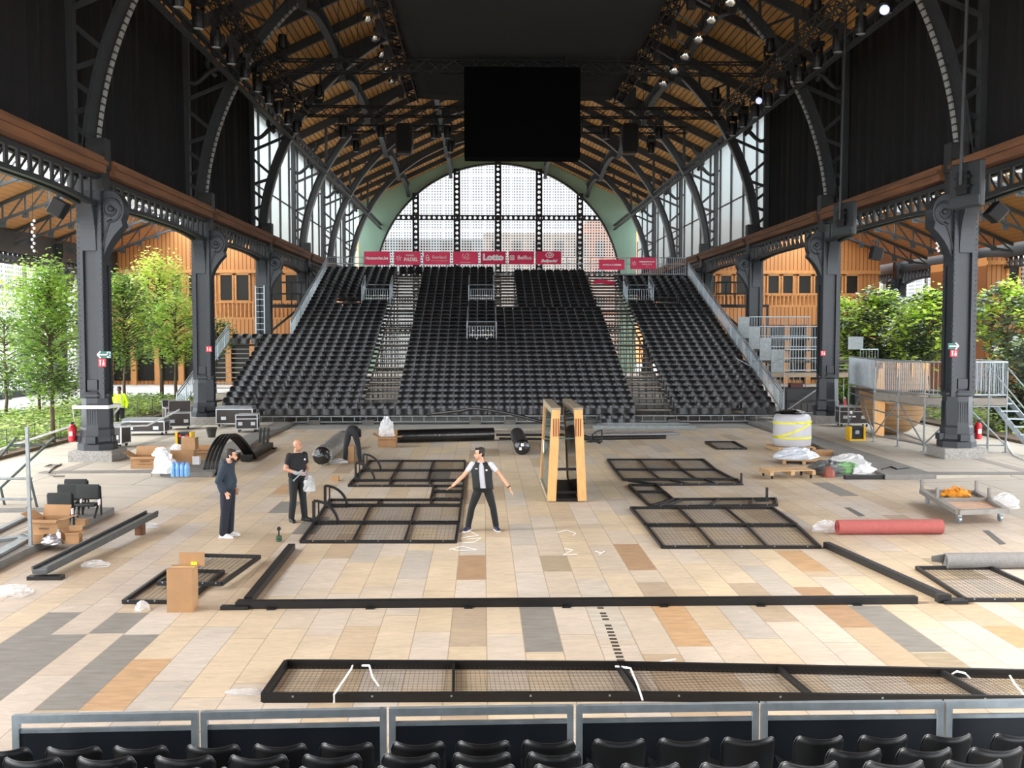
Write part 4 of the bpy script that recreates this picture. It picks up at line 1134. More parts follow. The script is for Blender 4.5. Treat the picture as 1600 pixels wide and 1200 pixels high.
# television screens on hanging poles, right side
for i, (pts, Y0, Y1, px) in enumerate((((1487, 262, 332, 1536, 245, 318), 28.0, 26.8, 1513), ((1304, 321, 372, 1336, 311, 366), 37.5, 36.3, 1315))):
    a0, a1 = PY(pts[0], pts[1], Y0), PY(pts[0], pts[2], Y0); b0, b1 = PY(pts[3], pts[4], Y1), PY(pts[3], pts[5], Y1)
    ctr = (a0 + a1 + b0 + b1) / 4; dv = (b0 - a0); dv.z = 0; dv.normalize(); nv = Vector((dv.y, -dv.x, 0))
    if nv.x > 0: nv = -nv
    w = (Vector((b0.x, b0.y, 0)) - Vector((a0.x, a0.y, 0))).length; h = a0.z - a1.z
    r = thing('hanging_television', 'dark television on a ceiling pole beside the %s right column' % ('nearest', 'second')[i], 'television', ctr, 'televisions on poles')
    M = Matrix((dv, -nv, Vector((0, 0, 1)))).transposed()
    obj('case', MB().box(ctr, (w, .16, h), M), mat('tv_case', (42, 45, 48), .45, .2), r, bevel=.03)
    obj('lower_panel', MB().box(ctr + nv * .09 - Vector((0, 0, h * .36)), (w * .98, .03, h * .2), M), mat('tv_panel', (56, 59, 62), .4, .2), r)
    mb = MB(); mb.box(ctr + nv * .13 + Vector((0, 0, .05)), (w * .35, .1, h * .5), M).box(ctr + nv * .15 - Vector((0, 0, .05)), (w * .5, .05, .06), M).box(ctr + nv * .15 + Vector((0, 0, .2)), (w * .5, .05, .06), M)
    obj('wall_bracket', mb, rig, r)
    q = PY(px, pts[1], (Y0 + Y1) / 2); top = Vector((q.x - .25, q.y, 15.4)); foot = ctr + nv * .2
    obj('pole', MB().cyl(foot, (foot.x + .1, foot.y, 15.6), .05, 8), steel, r)
# small boxes under the girders
for i, (px, py, Y, lab, rot) in enumerate(((91, 325, 30.0, 'black speaker tilted under the nearest left girder', .5), (180, 330, 32.5, 'black speaker behind the nearest left capital', 0), (1556, 332, 29.4, 'black speaker tilted under the nearest right girder', .75), (1459, 346, 33.0, 'black speaker beside the nearest right capital', 0), (1369, 396, 40, 'black lamp box under the second right girder', .2))):
    p = PY(px, py, Y); r = thing('wall_speaker', lab, 'speaker', p, 'small black boxes under the girders')
    M = Matrix.Rotation(rot, 3, 'Y')
    obj('cabinet', MB().box(p, (.42, .4, .5), M), black, r, bevel=.03); obj('bracket', MB().bar(p, p + Vector((0, 0, .5)), .06, .06).box(p + Vector((0, 0, .5)), (.3, .1, .06)), rig, r)
    obj('front_grille', MB().box(p + M @ Vector((0, -.205, 0)), (.36, .02, .44), M), mat('speaker_grille', (12, 12, 13), .8), r)
for i, (px, py0, py1, Y, lab) in enumerate(((52, 345, 392, 33, 'string of pale paper lanterns hanging under the left aisle roof'), (1465, 360, 392, 36, 'string of pale paper lanterns hanging under the right aisle roof'))):
    a, c = PY(px, py0, Y), PY(px, py1, Y); r = thing('lantern_string', lab, 'lanterns', a)
    mb = MB(); nn = 9
    for j in range(nn): mb.ball(a + (c - a) * j / (nn - 1) + Vector((.03 * (-1) ** j, 0, 0)), .05, 8, 5)
    obj('lantern', mb, white_paint, r); obj('cord', MB().cyl(a + Vector((0, 0, 3.0)), c, .008, 5), rig, r)
# ================================================================== COURT PARTS LYING ON THE FLOOR
frame_m = mat('powder_black', (22, 21, 22), .45, .15, .2, 6)
wire_m = mat('mesh_wire', (46, 42, 40), .5, .3, .15, 9)
def lerp(a, b, t): return a + (b - a) * t
def quadpt(c, u, v):
    """c = near-left, near-right, far-right, far-left"""
    return lerp(lerp(c[0], c[1], u), lerp(c[3], c[2], u), v)
def mesh_panel(label, px, cols, group='black mesh fence panels lying on the floor', z=.0, t=.06, cell=.08, arcs=(), rowbars=(), w=.05, th=.005, nearw=None, bolts=True):
    """a framed wire panel lying flat; px = four floor pixels (near-left, near-right, far-right, far-left)"""
    c = [P(*q, 0) + Vector((0, 0, z + t / 2)) for q in px]
    ctr = sum(c, Vector()) / 4; ctr.z = z
    r = thing('mesh_fence_panel', label, 'fence panel', ctr, group)
    for i, nm in enumerate(('frame_bar', 'frame_bar', 'frame_bar', 'frame_bar')):
        ww = nearw if (nearw and i == 0) else w
        obj(nm, MB().bar(c[i], c[(i + 1) % 4], ww, t), frame_m, r)
    for u in cols: obj('cross_bar', MB().bar(quadpt(c, u, 0), quadpt(c, u, 1), w * .6, t * .8), frame_m, r)
    for v in rowbars: obj('cross_bar', MB().bar(quadpt(c, 0, v), quadpt(c, 1, v), w * .8, t * .9), frame_m, r)
    mb = MB(); W = (c[1] - c[0]).length; D = (c[3] - c[0]).length
    nu, nv = max(2, int(W / cell)), max(2, int(D / cell))
    off = Vector((0, 0, -.01))
    for i in range(1, nu): mb.bar(quadpt(c, i / nu, 0) + off, quadpt(c, i / nu, 1) + off, th, .003)
    for j in range(1, nv): mb.bar(quadpt(c, 0, j / nv) + off * 1.6, quadpt(c, 1, j / nv) + off * 1.3, th, .003)
    obj('wire_mesh', mb, wire_m, r)
    if bolts:
        mb = MB()
        for i in range(5): mb.box(quadpt(c, .08 + .21 * i, 0) + Vector((0, -w / 2, .02)), (.02, .012, .02))
        obj('bolts', mb, galv, r)
    for (u, v) in arcs:
        p = quadpt(c, u, v); p.z = z; mb = MB(); R = .5
        pts = [p + Vector((R * math.sin(a * PI / 20) , 0, R * math.cos(a * PI / 20))) for a in range(11)]
        mb.band(pts, (0, 1, 0), .06, .05); mb.bar(p, p + Vector((0, 0, R)), .06, .05); mb.bar(p + Vector((.1, 0, 0)), p + Vector((.1, 0, R)), .03, .03); mb.bar(p, p + Vector((R, 0, .03)), .06, .05)
        obj('quarter_bracket', mb, frame_m, r)
    return r
# left side wall of the court, six pieces from near to far
A, B = (.333, .667), ()
mesh_panel('left mesh panel nearest the camera, beside the man with spread arms', [(470, 849), (712, 849), (716.5, 819.5), (491, 819.5)], A, arcs=((0, .98),))
mesh_panel('second left mesh panel, its bar level with the bald man', [(492, 818), (717, 818), (720.5, 792), (509, 792)], A, arcs=((0, .95),))
mesh_panel('narrow left mesh strip below the doorway gap', [(510, 791), (720.5, 791), (721.7, 783), (515, 783)], (.38, .77))
mesh_panel('small left mesh piece right of the doorway gap, nearer half', [(673, 781.5), (722, 781.5), (723, 770.5), (676, 770.5)], ())
mesh_panel('small left mesh piece right of the doorway gap, farther half', [(676, 769), (723, 769), (724, 761.5), (677, 761.5)], ())
mesh_panel('narrow left mesh strip above the doorway gap', [(545, 761), (724, 761), (724.5, 752.7), (551, 752.7)], (.35, .7), arcs=((.03, .98),))
mesh_panel('third full left mesh panel, next to the bending man', [(552, 751.8), (724.7, 751.8), (725.5, 736.8), (565, 736.8)], A, arcs=((.02, .98),))
mesh_panel('farthest left mesh panel, near the grey wrapped roll', [(566, 736), (725.5, 736), (726.5, 721.5), (577, 721.5)], A)
# right side wall
mesh_panel('right mesh panel nearest the camera', [(1035, 857.5), (1281, 857.5), (1245, 823.5), (1009, 823.5)], A)
mesh_panel('second right mesh panel, behind the nearest right one', [(1008, 822), (1244, 822), (1207, 795.5), (985.5, 795.5)], A)
mesh_panel('narrow right mesh strip below the doorway gap', [(1016, 793.5), (1214, 791.5), (1212, 781), (1051, 782)], (.1, .45, .78))
mesh_panel('small right mesh piece left of the doorway gap, nearer half', [(1015, 793), (1052, 782.5), (1038, 770.5), (993, 770.5)], ())
mesh_panel('small right mesh piece left of the doorway gap, farther half', [(992, 770), (1036, 769.5), (1026, 759.8), (983, 759.5)], ())
mesh_panel('narrow right mesh strip above the doorway gap', [(1026, 759), (1158, 758.3), (1152, 750.8), (974, 751.2)], (.4, .72))
mesh_panel('third full right mesh panel, right of the glass rack', [(973.5, 750.5), (1146, 750), (1118, 735.5), (960, 735.5)], A)
mesh_panel('farthest right mesh panel, behind the glass rack', [(959.5, 735), (1117, 735), (1099, 719.5), (949, 719.5)], A)
p = P(1158, 758); r = thing('rail_bracket', 'small black upright bracket at the corner of the right mesh strip', 'bracket', p)
obj('upright', MB().bar(p, p + Vector((0, 0, .32)), .05, .05), frame_m, r); obj('foot', MB().box(p + Vector((-.1, 0, .02)), (.3, .08, .04)), frame_m, r)
p = P(1198, 790); r = thing('rail_bracket', 'black upright bracket on the long right mesh strip', 'bracket', p + Vector((0, 0, .1)))
obj('upright', MB().bar(p + Vector((0, 0, .095)), p + Vector((0, 0, .42)), .05, .05), frame_m, r)
obj('foot', MB().box(p + Vector((-.1, 0, .105)), (.3, .08, .03)), frame_m, r)
mesh_panel('small dark mesh panel alone near the stand, right of centre', [(1121, 702.5), (1166, 702.5), (1147, 691.5), (1102, 691.5)], ())
mesh_panel('mesh panel under the tall cardboard box, lower of the two', [(193, 943.5), (292, 943.5), (349, 896), (262, 894)], ())
mesh_panel('mesh panel behind the tall cardboard box, upper of the two', [(247, 921), (346, 922), (406, 878.5), (315, 876)], (), z=.065)
mesh_panel('mesh panel at the right edge, in front of the grey turf roll', [(1509, 940.5), (1660, 940.5), (1548, 890), (1432, 890)], ())
mesh_panel('long mesh panel along the front barrier, left half', [(411, 1097), (999, 1095), (967, 1046.5), (447, 1044)], (.505,), t=.1, nearw=.05, cell=.055, th=.0036)
mesh_panel('long mesh panel along the front barrier, right half', [(1000, 1095), (1760, 1103), (1670, 1061), (968, 1046.5)], (.36, .72), t=.1, nearw=.05, cell=.055, th=.0036)
# rails
def rail(label, a, c, w, h, z=0.0, feet=0, name='base_rail', m=None, group='black base rails on the floor'):
    a, c = P(*a), P(*c); a.z = c.z = z + h / 2; ctr = (a + c) / 2
    r = thing(name, label, 'rail', (ctr.x, ctr.y, z), group)
    obj('beam', MB().bar(a, c, w, h), m or frame_m, r, bevel=.008)
    d = (c - a)
    for i in range(feet):
        p = a + d * (i + .35) / feet; obj('foot_plate', MB().box((p.x, p.y - w * .5, z + .012), (.12, .14, .024)), frame_m, r)
    return r
r_ = rail('long black rail lying across the floor in front', (372, 950), (1432, 942.5), .13, .11, feet=7)
c = P(362, 952); obj('end_bracket', MB().box((c.x + .05, c.y, .03), (.4, .12, .05)).box((c.x + .15, c.y + .1, .05), (.2, .2, .1)), frame_m, r_)
rail('black rail running away from the left end of the long one', (388, 944), (456, 858.5), .13, .11)
r_ = rail('black rail slanting towards the right end of the long one', (1477, 940), (1291, 855.5), .13, .11)
c = P(1490, 942); obj('end_plate', MB().box((c.x, c.y, .03), (.35, .2, .05)).box((c.x - .15, c.y + .02, .07), (.2, .12, .12)), frame_m, r_)
graybeam = mat('grey_beam', (84, 86, 86), .45, .3, .12, 6)
a, c = P(62, 905), P(238, 827); a.z = .07; c.z = .3; r = thing('steel_beam', 'grey steel beam on the left floor, propped up at its far end', 'beam', P(62, 905))
obj('channel', MB().bar(a + Vector((0, 0, .05)), c + Vector((0, 0, .0)), .26, .08), graybeam, r, bevel=.01)
d = (c - a).normalized(); sd = d.cross(Vector((0, 0, 1)))
obj('flange', MB().bar(a + sd * .12 + Vector((0, 0, .1)), c + sd * .12 + Vector((0, 0, .05)), .03, .07).bar(a - sd * .12 + Vector((0, 0, .1)), c - sd * .12 + Vector((0, 0, .05)), .03, .07), graybeam, r)
obj('foot', MB().box((a.x + .1, a.y, .03), (.55, .16, .06)), frame_m, r)
q = lerp(a, c, .87); obj('support_block', MB().box((q.x, q.y, .105), (.16, .16, .2)), beamwood, r)

def roll(name, label, cat, a, c, rad, m, m_end=None, spiral=True, z=0.0):
    """rolled sheet lying on the floor from pixel a to pixel c (contact line)"""
    a, c = P(*a), P(*c); a.z = c.z = rad + z; ctr = (a + c) / 2
    r = thing(name, label, cat, (ctr.x, ctr.y, z)); d = (c - a).normalized()
    obj('roll', MB().tube([a, a + d * .01, c - d * .01, c], [rad * .97, rad, rad, rad * .97], 24), m, r, smooth=False, bevel=0)
    if spiral:
        mb = MB(); s = d.cross(Vector((0, 0, 1))).normalized(); u = Vector((0, 0, 1))
        for e, sg in ((a, -1), (c, 1)):
            pts = [e + d * sg * .004 + (s * math.cos(t * .55) + u * math.sin(t * .55)) * (rad * .12 + rad * .82 * t / 50) for t in range(51)]
            mb.tube(pts, rad * .03, 4)
        obj('end_spiral', mb, m_end or frame_m, r)
    return r
red = mat('red_turf', (170, 92, 88), .85, 0, .06, 14); greyturf = mat('grey_turf', (126, 124, 122), .9, 0, .1, 20)
r = roll('turf_roll', 'red turf roll lying on the right of the floor', 'roll', (1308, 835), (1471, 834), .145, red, mat('red_dark', (150, 50, 54), .9))
plast, n, l, b = new_mat('clear_plastic')
b.inputs['Base Color'].default_value = (.86, .88, .9, 1); b.inputs['Roughness'].default_value = .25; b.inputs['Alpha'].default_value = .42
def crumple(c, sx, sy, sz, seed, n=14, m=9, rough=.45):
    rd = random.Random(seed); mb = MB(); R = [[1 + rough * (rd.random() - .5) for _ in range(n)] for _ in range(m)]
    c = Vector(c)
    def f(u, v):
        i = int(round(u * n)) % n; j = int(round(v * (m - 1))); a = 2 * PI * u; t = v * PI * .5; rr = R[j][i] if v < .97 else 1
        return (c.x + sx * math.cos(t) * math.cos(a) * rr, c.y + sy * math.cos(t) * math.sin(a) * rr, max(c.z + .003, c.z + sz * math.sin(t) * (.6 + .5 * rr)))
    mb.grid(f, n, m, closed_u=True); return mb
p = P(1292, 830); obj('plastic_wrap', crumple(p, .27, .17, .2, 3), plast, r)
p0 = P(1478, 888); r = roll('turf_roll', 'grey turf roll at the right edge of the floor', 'roll', (1476, 889), (1640, 887), .135, greyturf, mat('grey_turf_dark', (70, 70, 70), .9))
mb = MB(); p = P(1476, 889); mb.grid(lambda u, v: (p.x - .24 * u + .05 * v, p.y - .02 + .1 * v, .135 + .1 * math.cos(v * 2.6) * (1 - .4 * u) + .03), 5, 6); obj('loose_end', mb, greyturf, r, solid=.012)
blackwrap = mat('black_foil', (20, 20, 22), .22, 0, .3, 9, .6, spec=.7); greywrap = mat('grey_foil', (150, 150, 146), .25, .1, .35, 7, .6, spec=.6)
r = roll('wrapped_roll', 'thick black foil-wrapped roll lying before the stand', 'roll', (610, 692), (771, 688), .235, blackwrap, spiral=False)
r = roll('wrapped_roll', 'grey foil-wrapped roll beside the bending man', 'roll', (503, 727), (536, 698), .285, greywrap, spiral=False)
a, c = P(503, 727), P(536, 698); d = (c - a).normalized(); d.z = 0
e = Vector((a.x, a.y, .285)); obj('black_end', crumple((0, 0, 0), .27, .27, .1, 5, 16, 7, .12).__class__().merge(crumple((0, 0, 0), .27, .27, .1, 5, 16, 7, .12), Matrix.Translation(e) @ (-d).to_track_quat('Z', 'Y').to_matrix().to_4x4()), blackwrap, r)
r = roll('wrapped_roll', 'black foil-wrapped roll with white stickers, left of the glass rack', 'roll', (816, 711), (808, 690), .255, blackwrap, spiral=False)
e = P(816, 711); e.z = .255; lab_m = mat('white_label', (226, 228, 230), .5)
obj('end_cap', MB().ball(e, .25, 14, 8, (1, .3, 1)), blackwrap, r, smooth=True)
obj('sticker', MB().box(e + Vector((.0, -.085, .09)), (.1, .01, .1)), lab_m, r); obj('sticker', MB().box(e + Vector((-.06, -.085, -.04)), (.08, .01, .09)), lab_m, r)
# loose tubes before the stand
alum = mat('brushed_aluminium', (170, 172, 178), .3, .7, .1, 8)
tubes = [((775, 681.5), (908, 681.5), .05, frame_m, 'black tube lying behind the stickered roll'), ((905, 688), (1040, 685.5), .07, frame_m, 'thick black beam right of the glass rack'), ((772, 676), (1052, 677.5), .045, alum, 'long silver tube lying before the stand'),
         ((915, 681.5), (1062, 679.5), .045, alum, 'silver tube right of the glass rack'), ((780, 687), (870, 688.5), .045, frame_m, 'black tube running under the bent hose')]
for a, c, rad, m, lab in tubes:
    a_, c_ = P(*a), P(*c); a_.z = c_.z = rad; r = obj('loose_tube', MB().cyl(a_, c_, rad, 10), m); recenter(r, (a_ + c_) / 2 - Vector((0, 0, rad))); tag(r, lab, 'tube', 'loose tubes before the stand')
# arched black hose
pts = []
for t in range(21):
    u = t / 20; px = 668 + (938 - 668) * u
    py = 648 - 10 * math.sin(min(1, u / .5) * PI / 2) if u < .25 else (638.3 + 53 * ((u - .25) / .75) ** 1.55)
    pts.append(PY(px, py, 40.2 - 4.5 * u))
for q in pts: q.z = max(q.z, .04)
r = thing('arched_post', 'long black curved post arching up before the front seats', 'post', pts[-1]); obj('tube', MB().tube(pts, .06, 8), frame_m, r, smooth=True)
e = pts[-1]; mb = MB(); pp = [e + Vector((.05 - .42 * math.cos(a * PI / 20), 0, .42 * math.sin(a * PI / 20))) for a in range(11)]
mb.band(pp, (0, 1, 0), .06, .04); mb.bar(e + Vector((.05, 0, 0)), e + Vector((.05, 0, .45)), .05, .05); mb.bar(e + Vector((-.5, 0, .03)), e + Vector((.06, 0, .03)), .06, .06)
for k in range(3): mb.bar(e + Vector((-.0, 0, .03)), pp[3 * k], .02, .02)
obj('quarter_bracket', mb, frame_m, r)
# arcs of black tube, left
base, endp = P(312, 742), P(392, 700)
r = thing('curved_posts', 'bundle of black curved posts arching over the left kerb', 'post', base)
for k in range(4):
    b0 = base + Vector((.1 + .1 * k, .05 * k, .0)); e0 = P(388, 719) + Vector((.07 * k, .04 * k, .0)); pts = []
    for t in range(17):
        u = t / 16; q = lerp(b0, e0, u); q.z = .05 + .92 * math.sin(PI * min(1, u) ** .78); pts.append(q)
    obj('curved_post', MB().tube(pts, .045, 8), frame_m, r, smooth=True)
obj('foot_plate', MB().box((base.x + .2, base.y, .03), (.75, .25, .06)), frame_m, r)
r = thing('black_trough', 'black steel trough with short upright posts behind the curved black posts', 'trough', P(400, 712))
a, c = P(384, 722), P(420, 701); obj('trough', MB().bar(a + Vector((0, 0, .12)), c + Vector((0, 0, .12)), .3, .2), frame_m, r)
for k in range(3): obj('upright', MB().bar(c + Vector((-.3 + .13 * k, .0, .2)), c + Vector((-.26 + .13 * k, .0, .72)), .07, .07), frame_m, r)
obj('foot_plate', MB().box(c + Vector((-.1, 0, .02)), (.7, .3, .04)), frame_m, r)
# glass rack
woodl = mat('pale_timber', (216, 164, 104), .65, 0, .14, 5, stretch=(4, 4, .6)); woodg = mat('grey_timber', (150, 138, 118), .75, 0, .15, 4)
glassg, n, l, b = new_mat('green_glass')
b.inputs['Base Color'].default_value = rgb(70, 96, 92); b.inputs['Roughness'].default_value = .04; b.inputs['Alpha'].default_value = .72; b.inputs['Specular IOR Level'].default_value = .8
c0 = P(886, 785); X0, Y0 = c0.x, c0.y; L = 3.3; Hh = 2.17
r = thing('glass_rack', 'timber rack with two leaning stacks of glass panes', 'rack', (X0, Y0 + L / 2, 0))
for s in (-1, 1):
    xb, xt = X0 + s * .36, X0 + s * .26
    for yy in (Y0 + .06, Y0 + L - .06): obj('timber_post', MB().bar((xb, yy, .04), (xt, yy, Hh), .2, .14, up=(0, 1, 0)), woodl, r)
    obj('top_beam', MB().bar((xt, Y0, Hh - .02), (xt, Y0 + L, Hh - .02), .22, .14), woodg, r); obj('base_beam', MB().bar((xb, Y0, .07), (xb, Y0 + L, .07), .2, .1), woodg, r)
    for k in range(4):
        dx = s * .045 * (k - 1.0) ; obj('glass_pane', MB().bar((xb + dx - s * .03, Y0 + L / 2, .12), (xt + dx - s * .03, Y0 + L / 2, Hh - .1), .012, L - .3, up=(0, 1, 0)), glassg, r)
    mb = MB()
    for k in range(3): mb.bx(xt - .07 + .055 * k, xt - .045 + .055 * k, Y0 - .015, Y0 + .0, Hh - .62, Hh - .2)
    obj('strap_slots', mb, mat('slot_brown', (120, 66, 40), .8), r)
    obj('paper_label', MB().box((xb - s * 0 - .13 if s < 0 else xb - .12, Y0 + 1.1, 1.2), (.012, .35, .3)), lab_m, r)
for z in (.2, .75): obj('cross_bar', MB().bar((X0 - .3, Y0 + .25, z), (X0 + .3, Y0 + .25, z), .06, .06), frame_m, r)
obj('base_board', MB().bx(X0 - .3, X0 + .3, Y0 + .1, Y0 + L - .1, .02, .07), frame_m, r)
for yy in (Y0 + .3, Y0 + L - .3): obj('pallet_runner', MB().bx(X0 - .48, X0 + .48, yy - .06, yy + .06, .0, .04), woodg, r)
obj('strap', MB().bar((X0 - .3, Y0 + .06, 1.5), (X0 + .3, Y0 + .06, 1.5), .02, .03), glassg, r)

# cardboard boxes
card = mat('cardboard', (166, 128, 90), .8, 0, .08, 5); card_d = mat('cardboard_inside', (150, 110, 72), .85, 0, .08, 5); yel = mat('yellow_label', (226, 222, 40), .6)
def carton(label, px, w, d, h, rot=0, flaps=False, z=0.0, group=None, mark=False, tape=True):
    p = P(*px, z); c = Vector((p.x, p.y + d / 2, z)); r = thing('cardboard_box', label, 'box', c, group)
    M = Matrix.Rotation(rot, 3, 'Z')
    mb = MB()
    if flaps:
        t = .012
        for sx in (-1, 1): mb.box(c + M @ Vector((sx * (w / 2 - t), 0, h / 2)), (t, d, h), M)
        for sy in (-1, 1): mb.box(c + M @ Vector((0, sy * (d / 2 - t), h / 2)), (w, t, h), M)
        mb.box(c + Vector((0, 0, .01)), (w, d, .012), M)
    else: mb.box(c + Vector((0, 0, h / 2)), (w, d, h), M)
    obj('carton', mb, card, r)
    if flaps:
        for k, (ax, ang) in enumerate((('y', 1), ('y', -1), ('x', 1), ('x', -1))):
            mb = MB(); L_ = (d if ax == 'x' else w) ; f = min(w, d) * .48
            if ax == 'x': q = [(ang * w / 2, -d / 2, h), (ang * w / 2, d / 2, h), (ang * (w / 2 + f * .8), d / 2, h + f * (.1 if ang > 0 else .5)), (ang * (w / 2 + f * .8), -d / 2, h + f * (.1 if ang > 0 else .5))]
            else: q = [(-w / 2, ang * d / 2, h), (w / 2, ang * d / 2, h), (w / 2, ang * (d / 2 + f * .35), h + f * (.9 if ang > 0 else -.2)), (-w / 2, ang * (d / 2 + f * .35), h + f * (.9 if ang > 0 else -.2))]
            mb.add([c + M @ Vector(v) for v in q], [(0, 1, 2, 3)]); obj('flap', mb, card, r, solid=.008)
    elif tape: obj('tape', MB().box(c + Vector((0, 0, h + .001)), (w * .96, .06, .003), M), mat('tape', (206, 172, 120), .3), r)
    if mark: obj('printed_mark', MB().box(c + M @ Vector((0, -d / 2 - .004, h * .62)), (w * .35, .004, h * .08), M).box(c + M @ Vector((0, -d / 2 - .004, h * .36)), (w * .5, .004, h * .05), M), mat('print_brown', (112, 82, 52), .8), r)
    return r
r = carton('tall cardboard box standing on a mesh panel, left foreground', (281, 957), .36, .3, .62, .0, z=.0)
c = P(281, 957); obj('open_flap', MB().box((c.x + .1, c.y + .3, .7), (.36, .012, .2)), card, r); obj('yellow_sticker', MB().box((c.x + .13, c.y + .29, .64), (.09, .02, .05)), yel, r)
carton('open cardboard box beside the black folded chairs', (71, 848), .52, .45, .42, -.1, True, z=.14, mark=True)
carton('small upright cardboard box in front of the folded chairs', (112, 850), .24, .22, .2, .1, True, z=.14)
carton('tiny cardboard box beside the folded chairs', (125, 822), .19, .2, .12, z=.14)
carton('small cardboard box with open lid near the left pole', (58, 850), .2, .18, .16, .1, z=.14)
CG = 'cardboard boxes on the left kerb'
carton('wide open cardboard box left of the white bag', (226, 732), .8, .55, .33, .05, True, .12, CG, True)
carton('cardboard box standing behind the white bag', (276, 727), .36, .34, .42, .0, False, .12, CG)
carton('cardboard box stacked on the pile, topmost', (294, 703.5), .4, .36, .36, .0, False, .56, CG)
carton('larger cardboard box under the topmost one', (293, 727), .36, .34, .438, 0, False, .12, CG)
carton('low cardboard box at the right of the pile', (315, 720), .4, .36, .28, 0, True, .12, CG)
r = carton('small white carton with pale sides at the right of the pile', (306, 727), .2, .16, .26, 0, False, .12, CG); r.children[0].data.materials[0] = lab_m if r.children[0].name.startswith('carton') else card
carton('open cardboard box beneath the plastic bag, before the stand', (605, 699), .62, .5, .34, .0, True, 0, None)
carton('tiny cardboard box on the floor left of the mesh panels', (524, 752), .17, .15, .13)
carton('cardboard tube box beside the bending man', (548, 722), .2, .2, .5, 0, False)
# ================================================================== PROPS ON BOTH SIDES
casem = mat('case_board', (52, 46, 44), .5, 0, .12, 6); edge = mat('case_edge', (206, 210, 214), .3, .7, .05, 6); wheel = mat('wheel_black', (24, 24, 26), .6)
def flight_case(label, c, w, d, h, rot=0, lid=None, wheels=.14, mark=False, z=.12):
    c = Vector((c[0], c[1], z)); r = thing('flight_case', label, 'flight case', c, 'black flight cases with metal edges'); M = Matrix.Rotation(rot, 3, 'Z')
    z0 = wheels; hb = h - wheels
    obj('body', MB().box(c + Vector((0, 0, z0 + hb / 2)), (w, d, hb), M), casem, r)
    mb = MB(); e = .035
    for sx in (-1, 1):
        for sy in (-1, 1): mb.box(c + M @ Vector((sx * w / 2, sy * d / 2, z0 + hb / 2)), (e, e, hb + e), M)
    zs_ = [z0, z0 + hb] + ([z0 + hb * .72] if lid is None else [])
    for zz in zs_:
        for sy in (-1, 1): mb.box(c + M @ Vector((0, sy * d / 2, zz)), (w, e, e), M)
        for sx in (-1, 1): mb.box(c + M @ Vector((sx * w / 2, 0, zz)), (e, d, e), M)
    obj('metal_edge', mb, edge, r)
    for sx in (-1, 1):
        for sy in (-1, 1):
            q = c + M @ Vector((sx * (w / 2 - .1), sy * (d / 2 - .1), 0))
            obj('caster', MB().cyl(q + M @ Vector((-.025, 0, .065)), q + M @ Vector((.025, 0, .065)), .06, 10).box(q + Vector((0, 0, wheels - .015)), (.09, .09, .03)), wheel, r)
    for u in (-.3, .3): obj('handle_dish', MB().box(c + M @ Vector((u * w, -d / 2 - .008, z0 + hb * .38)), (min(.2, w * .2), .016, .13), M), edge, r)
    if mark: obj('print', MB().box(c + M @ Vector((-.12 * w, -d / 2 - .012, z0 + hb * .42)), (w * .3, .008, .06), M).ball(c + M @ Vector((-.12 * w, -d / 2 - .012, z0 + hb * .68)), .07, 10, 6, (1, .15, 1)), whitem, r)
    if lid == 'raised':
        L_ = c + M @ Vector((0, d / 2 - .02, z0 + hb)); ang = .35; t = .2
        M2 = M @ Matrix.Rotation(-ang, 3, 'X')
        obj('lid', MB().box(L_ + M2 @ Vector((0, .02 + t / 2, w * .28)), (w, t, w * .55), M2), casem, r)
        mb = MB()
        for sx in (-1, 1): mb.box(L_ + M2 @ Vector((sx * w / 2, .02, w * .28)), (e, e, w * .55), M2)
        mb.box(L_ + M2 @ Vector((0, .02, w * .55)), (w, e, e), M2).box(L_ + M2 @ Vector((0, t, w * .55)), (w, e, e), M2)
        obj('lid_edge', mb, edge, r)
    if lid == 'shut':
        obj('lid', MB().box(c + Vector((0, 0, z0 + hb + .06)), (w, d, .1), M), mat('case_lid', (120, 124, 128), .35, .3), r)
    return r
g = lambda x, y: P(x, y, .12)
p = g(222, 681); flight_case('long low flight case with a pale lid, beside the man in yellow', (p.x, p.y + .45), 1.55, .75, .52, .04, 'shut')
p = g(275, 672); flight_case('flight case with its lid raised, right of the long one', (p.x, p.y + .5), .85, .7, .66, .25, 'raised')
p = g(293, 662); flight_case('small flight case with raised lid at the second left column', (p.x - .75, p.y + .3), .6, .6, .66, .5, 'raised')
p = g(171, 700); flight_case('flight case half hidden behind the nearest left column', (p.x, p.y + .4), .85, .7, .7, -.1, 'shut')
p = g(368, 668); flight_case('wide flight case before the left seats', (p.x - .1, p.y + .6), 1.45, .8, .72, .02, 'shut')
p = g(384, 676); flight_case('smaller wheeled flight case before the left seats', (p.x, p.y + .35), .8, .7, .68, .1)
p = g(1340, 668); flight_case('white edged flight case beside the second right column', (p.x, p.y + .6), 1.2, .8, .82, -.12, None, mark=True)
r = thing('equipment_stack', 'black and white equipment boxes stacked on the right flight case', 'equipment', (p.x + .3, p.y + .8, .95))
z = .985; q = Vector((p.x + .25, p.y + .75, z)); obj('rack_unit', MB().box(q + Vector((0, 0, .35)), (.35, .4, .7)), black, r); obj('white_frame', MB().box(q + Vector((.32, 0, .2)), (.06, .1, .4)).box(q + Vector((.48, 0, .4)), (.35, .3, .06)).box(q + Vector((.48, 0, .78)), (.35, .3, .06)).box(q + Vector((.48, 0, .59)), (.32, .28, .3)), edge, r)
q = Vector((p.x - .32, p.y + .6, z)); r = thing('drinks_bottle', 'small red bottle on the right flight case', 'bottle', q); obj('body', MB().lathe([(.06, 0), (.06, .16), (.03, .22), (.03, .28)], q, 10), mat('red_plastic', (200, 60, 70), .4), r); obj('cap', MB().lathe([(.035, .28), (.035, .32)], q, 10), whitem, r)
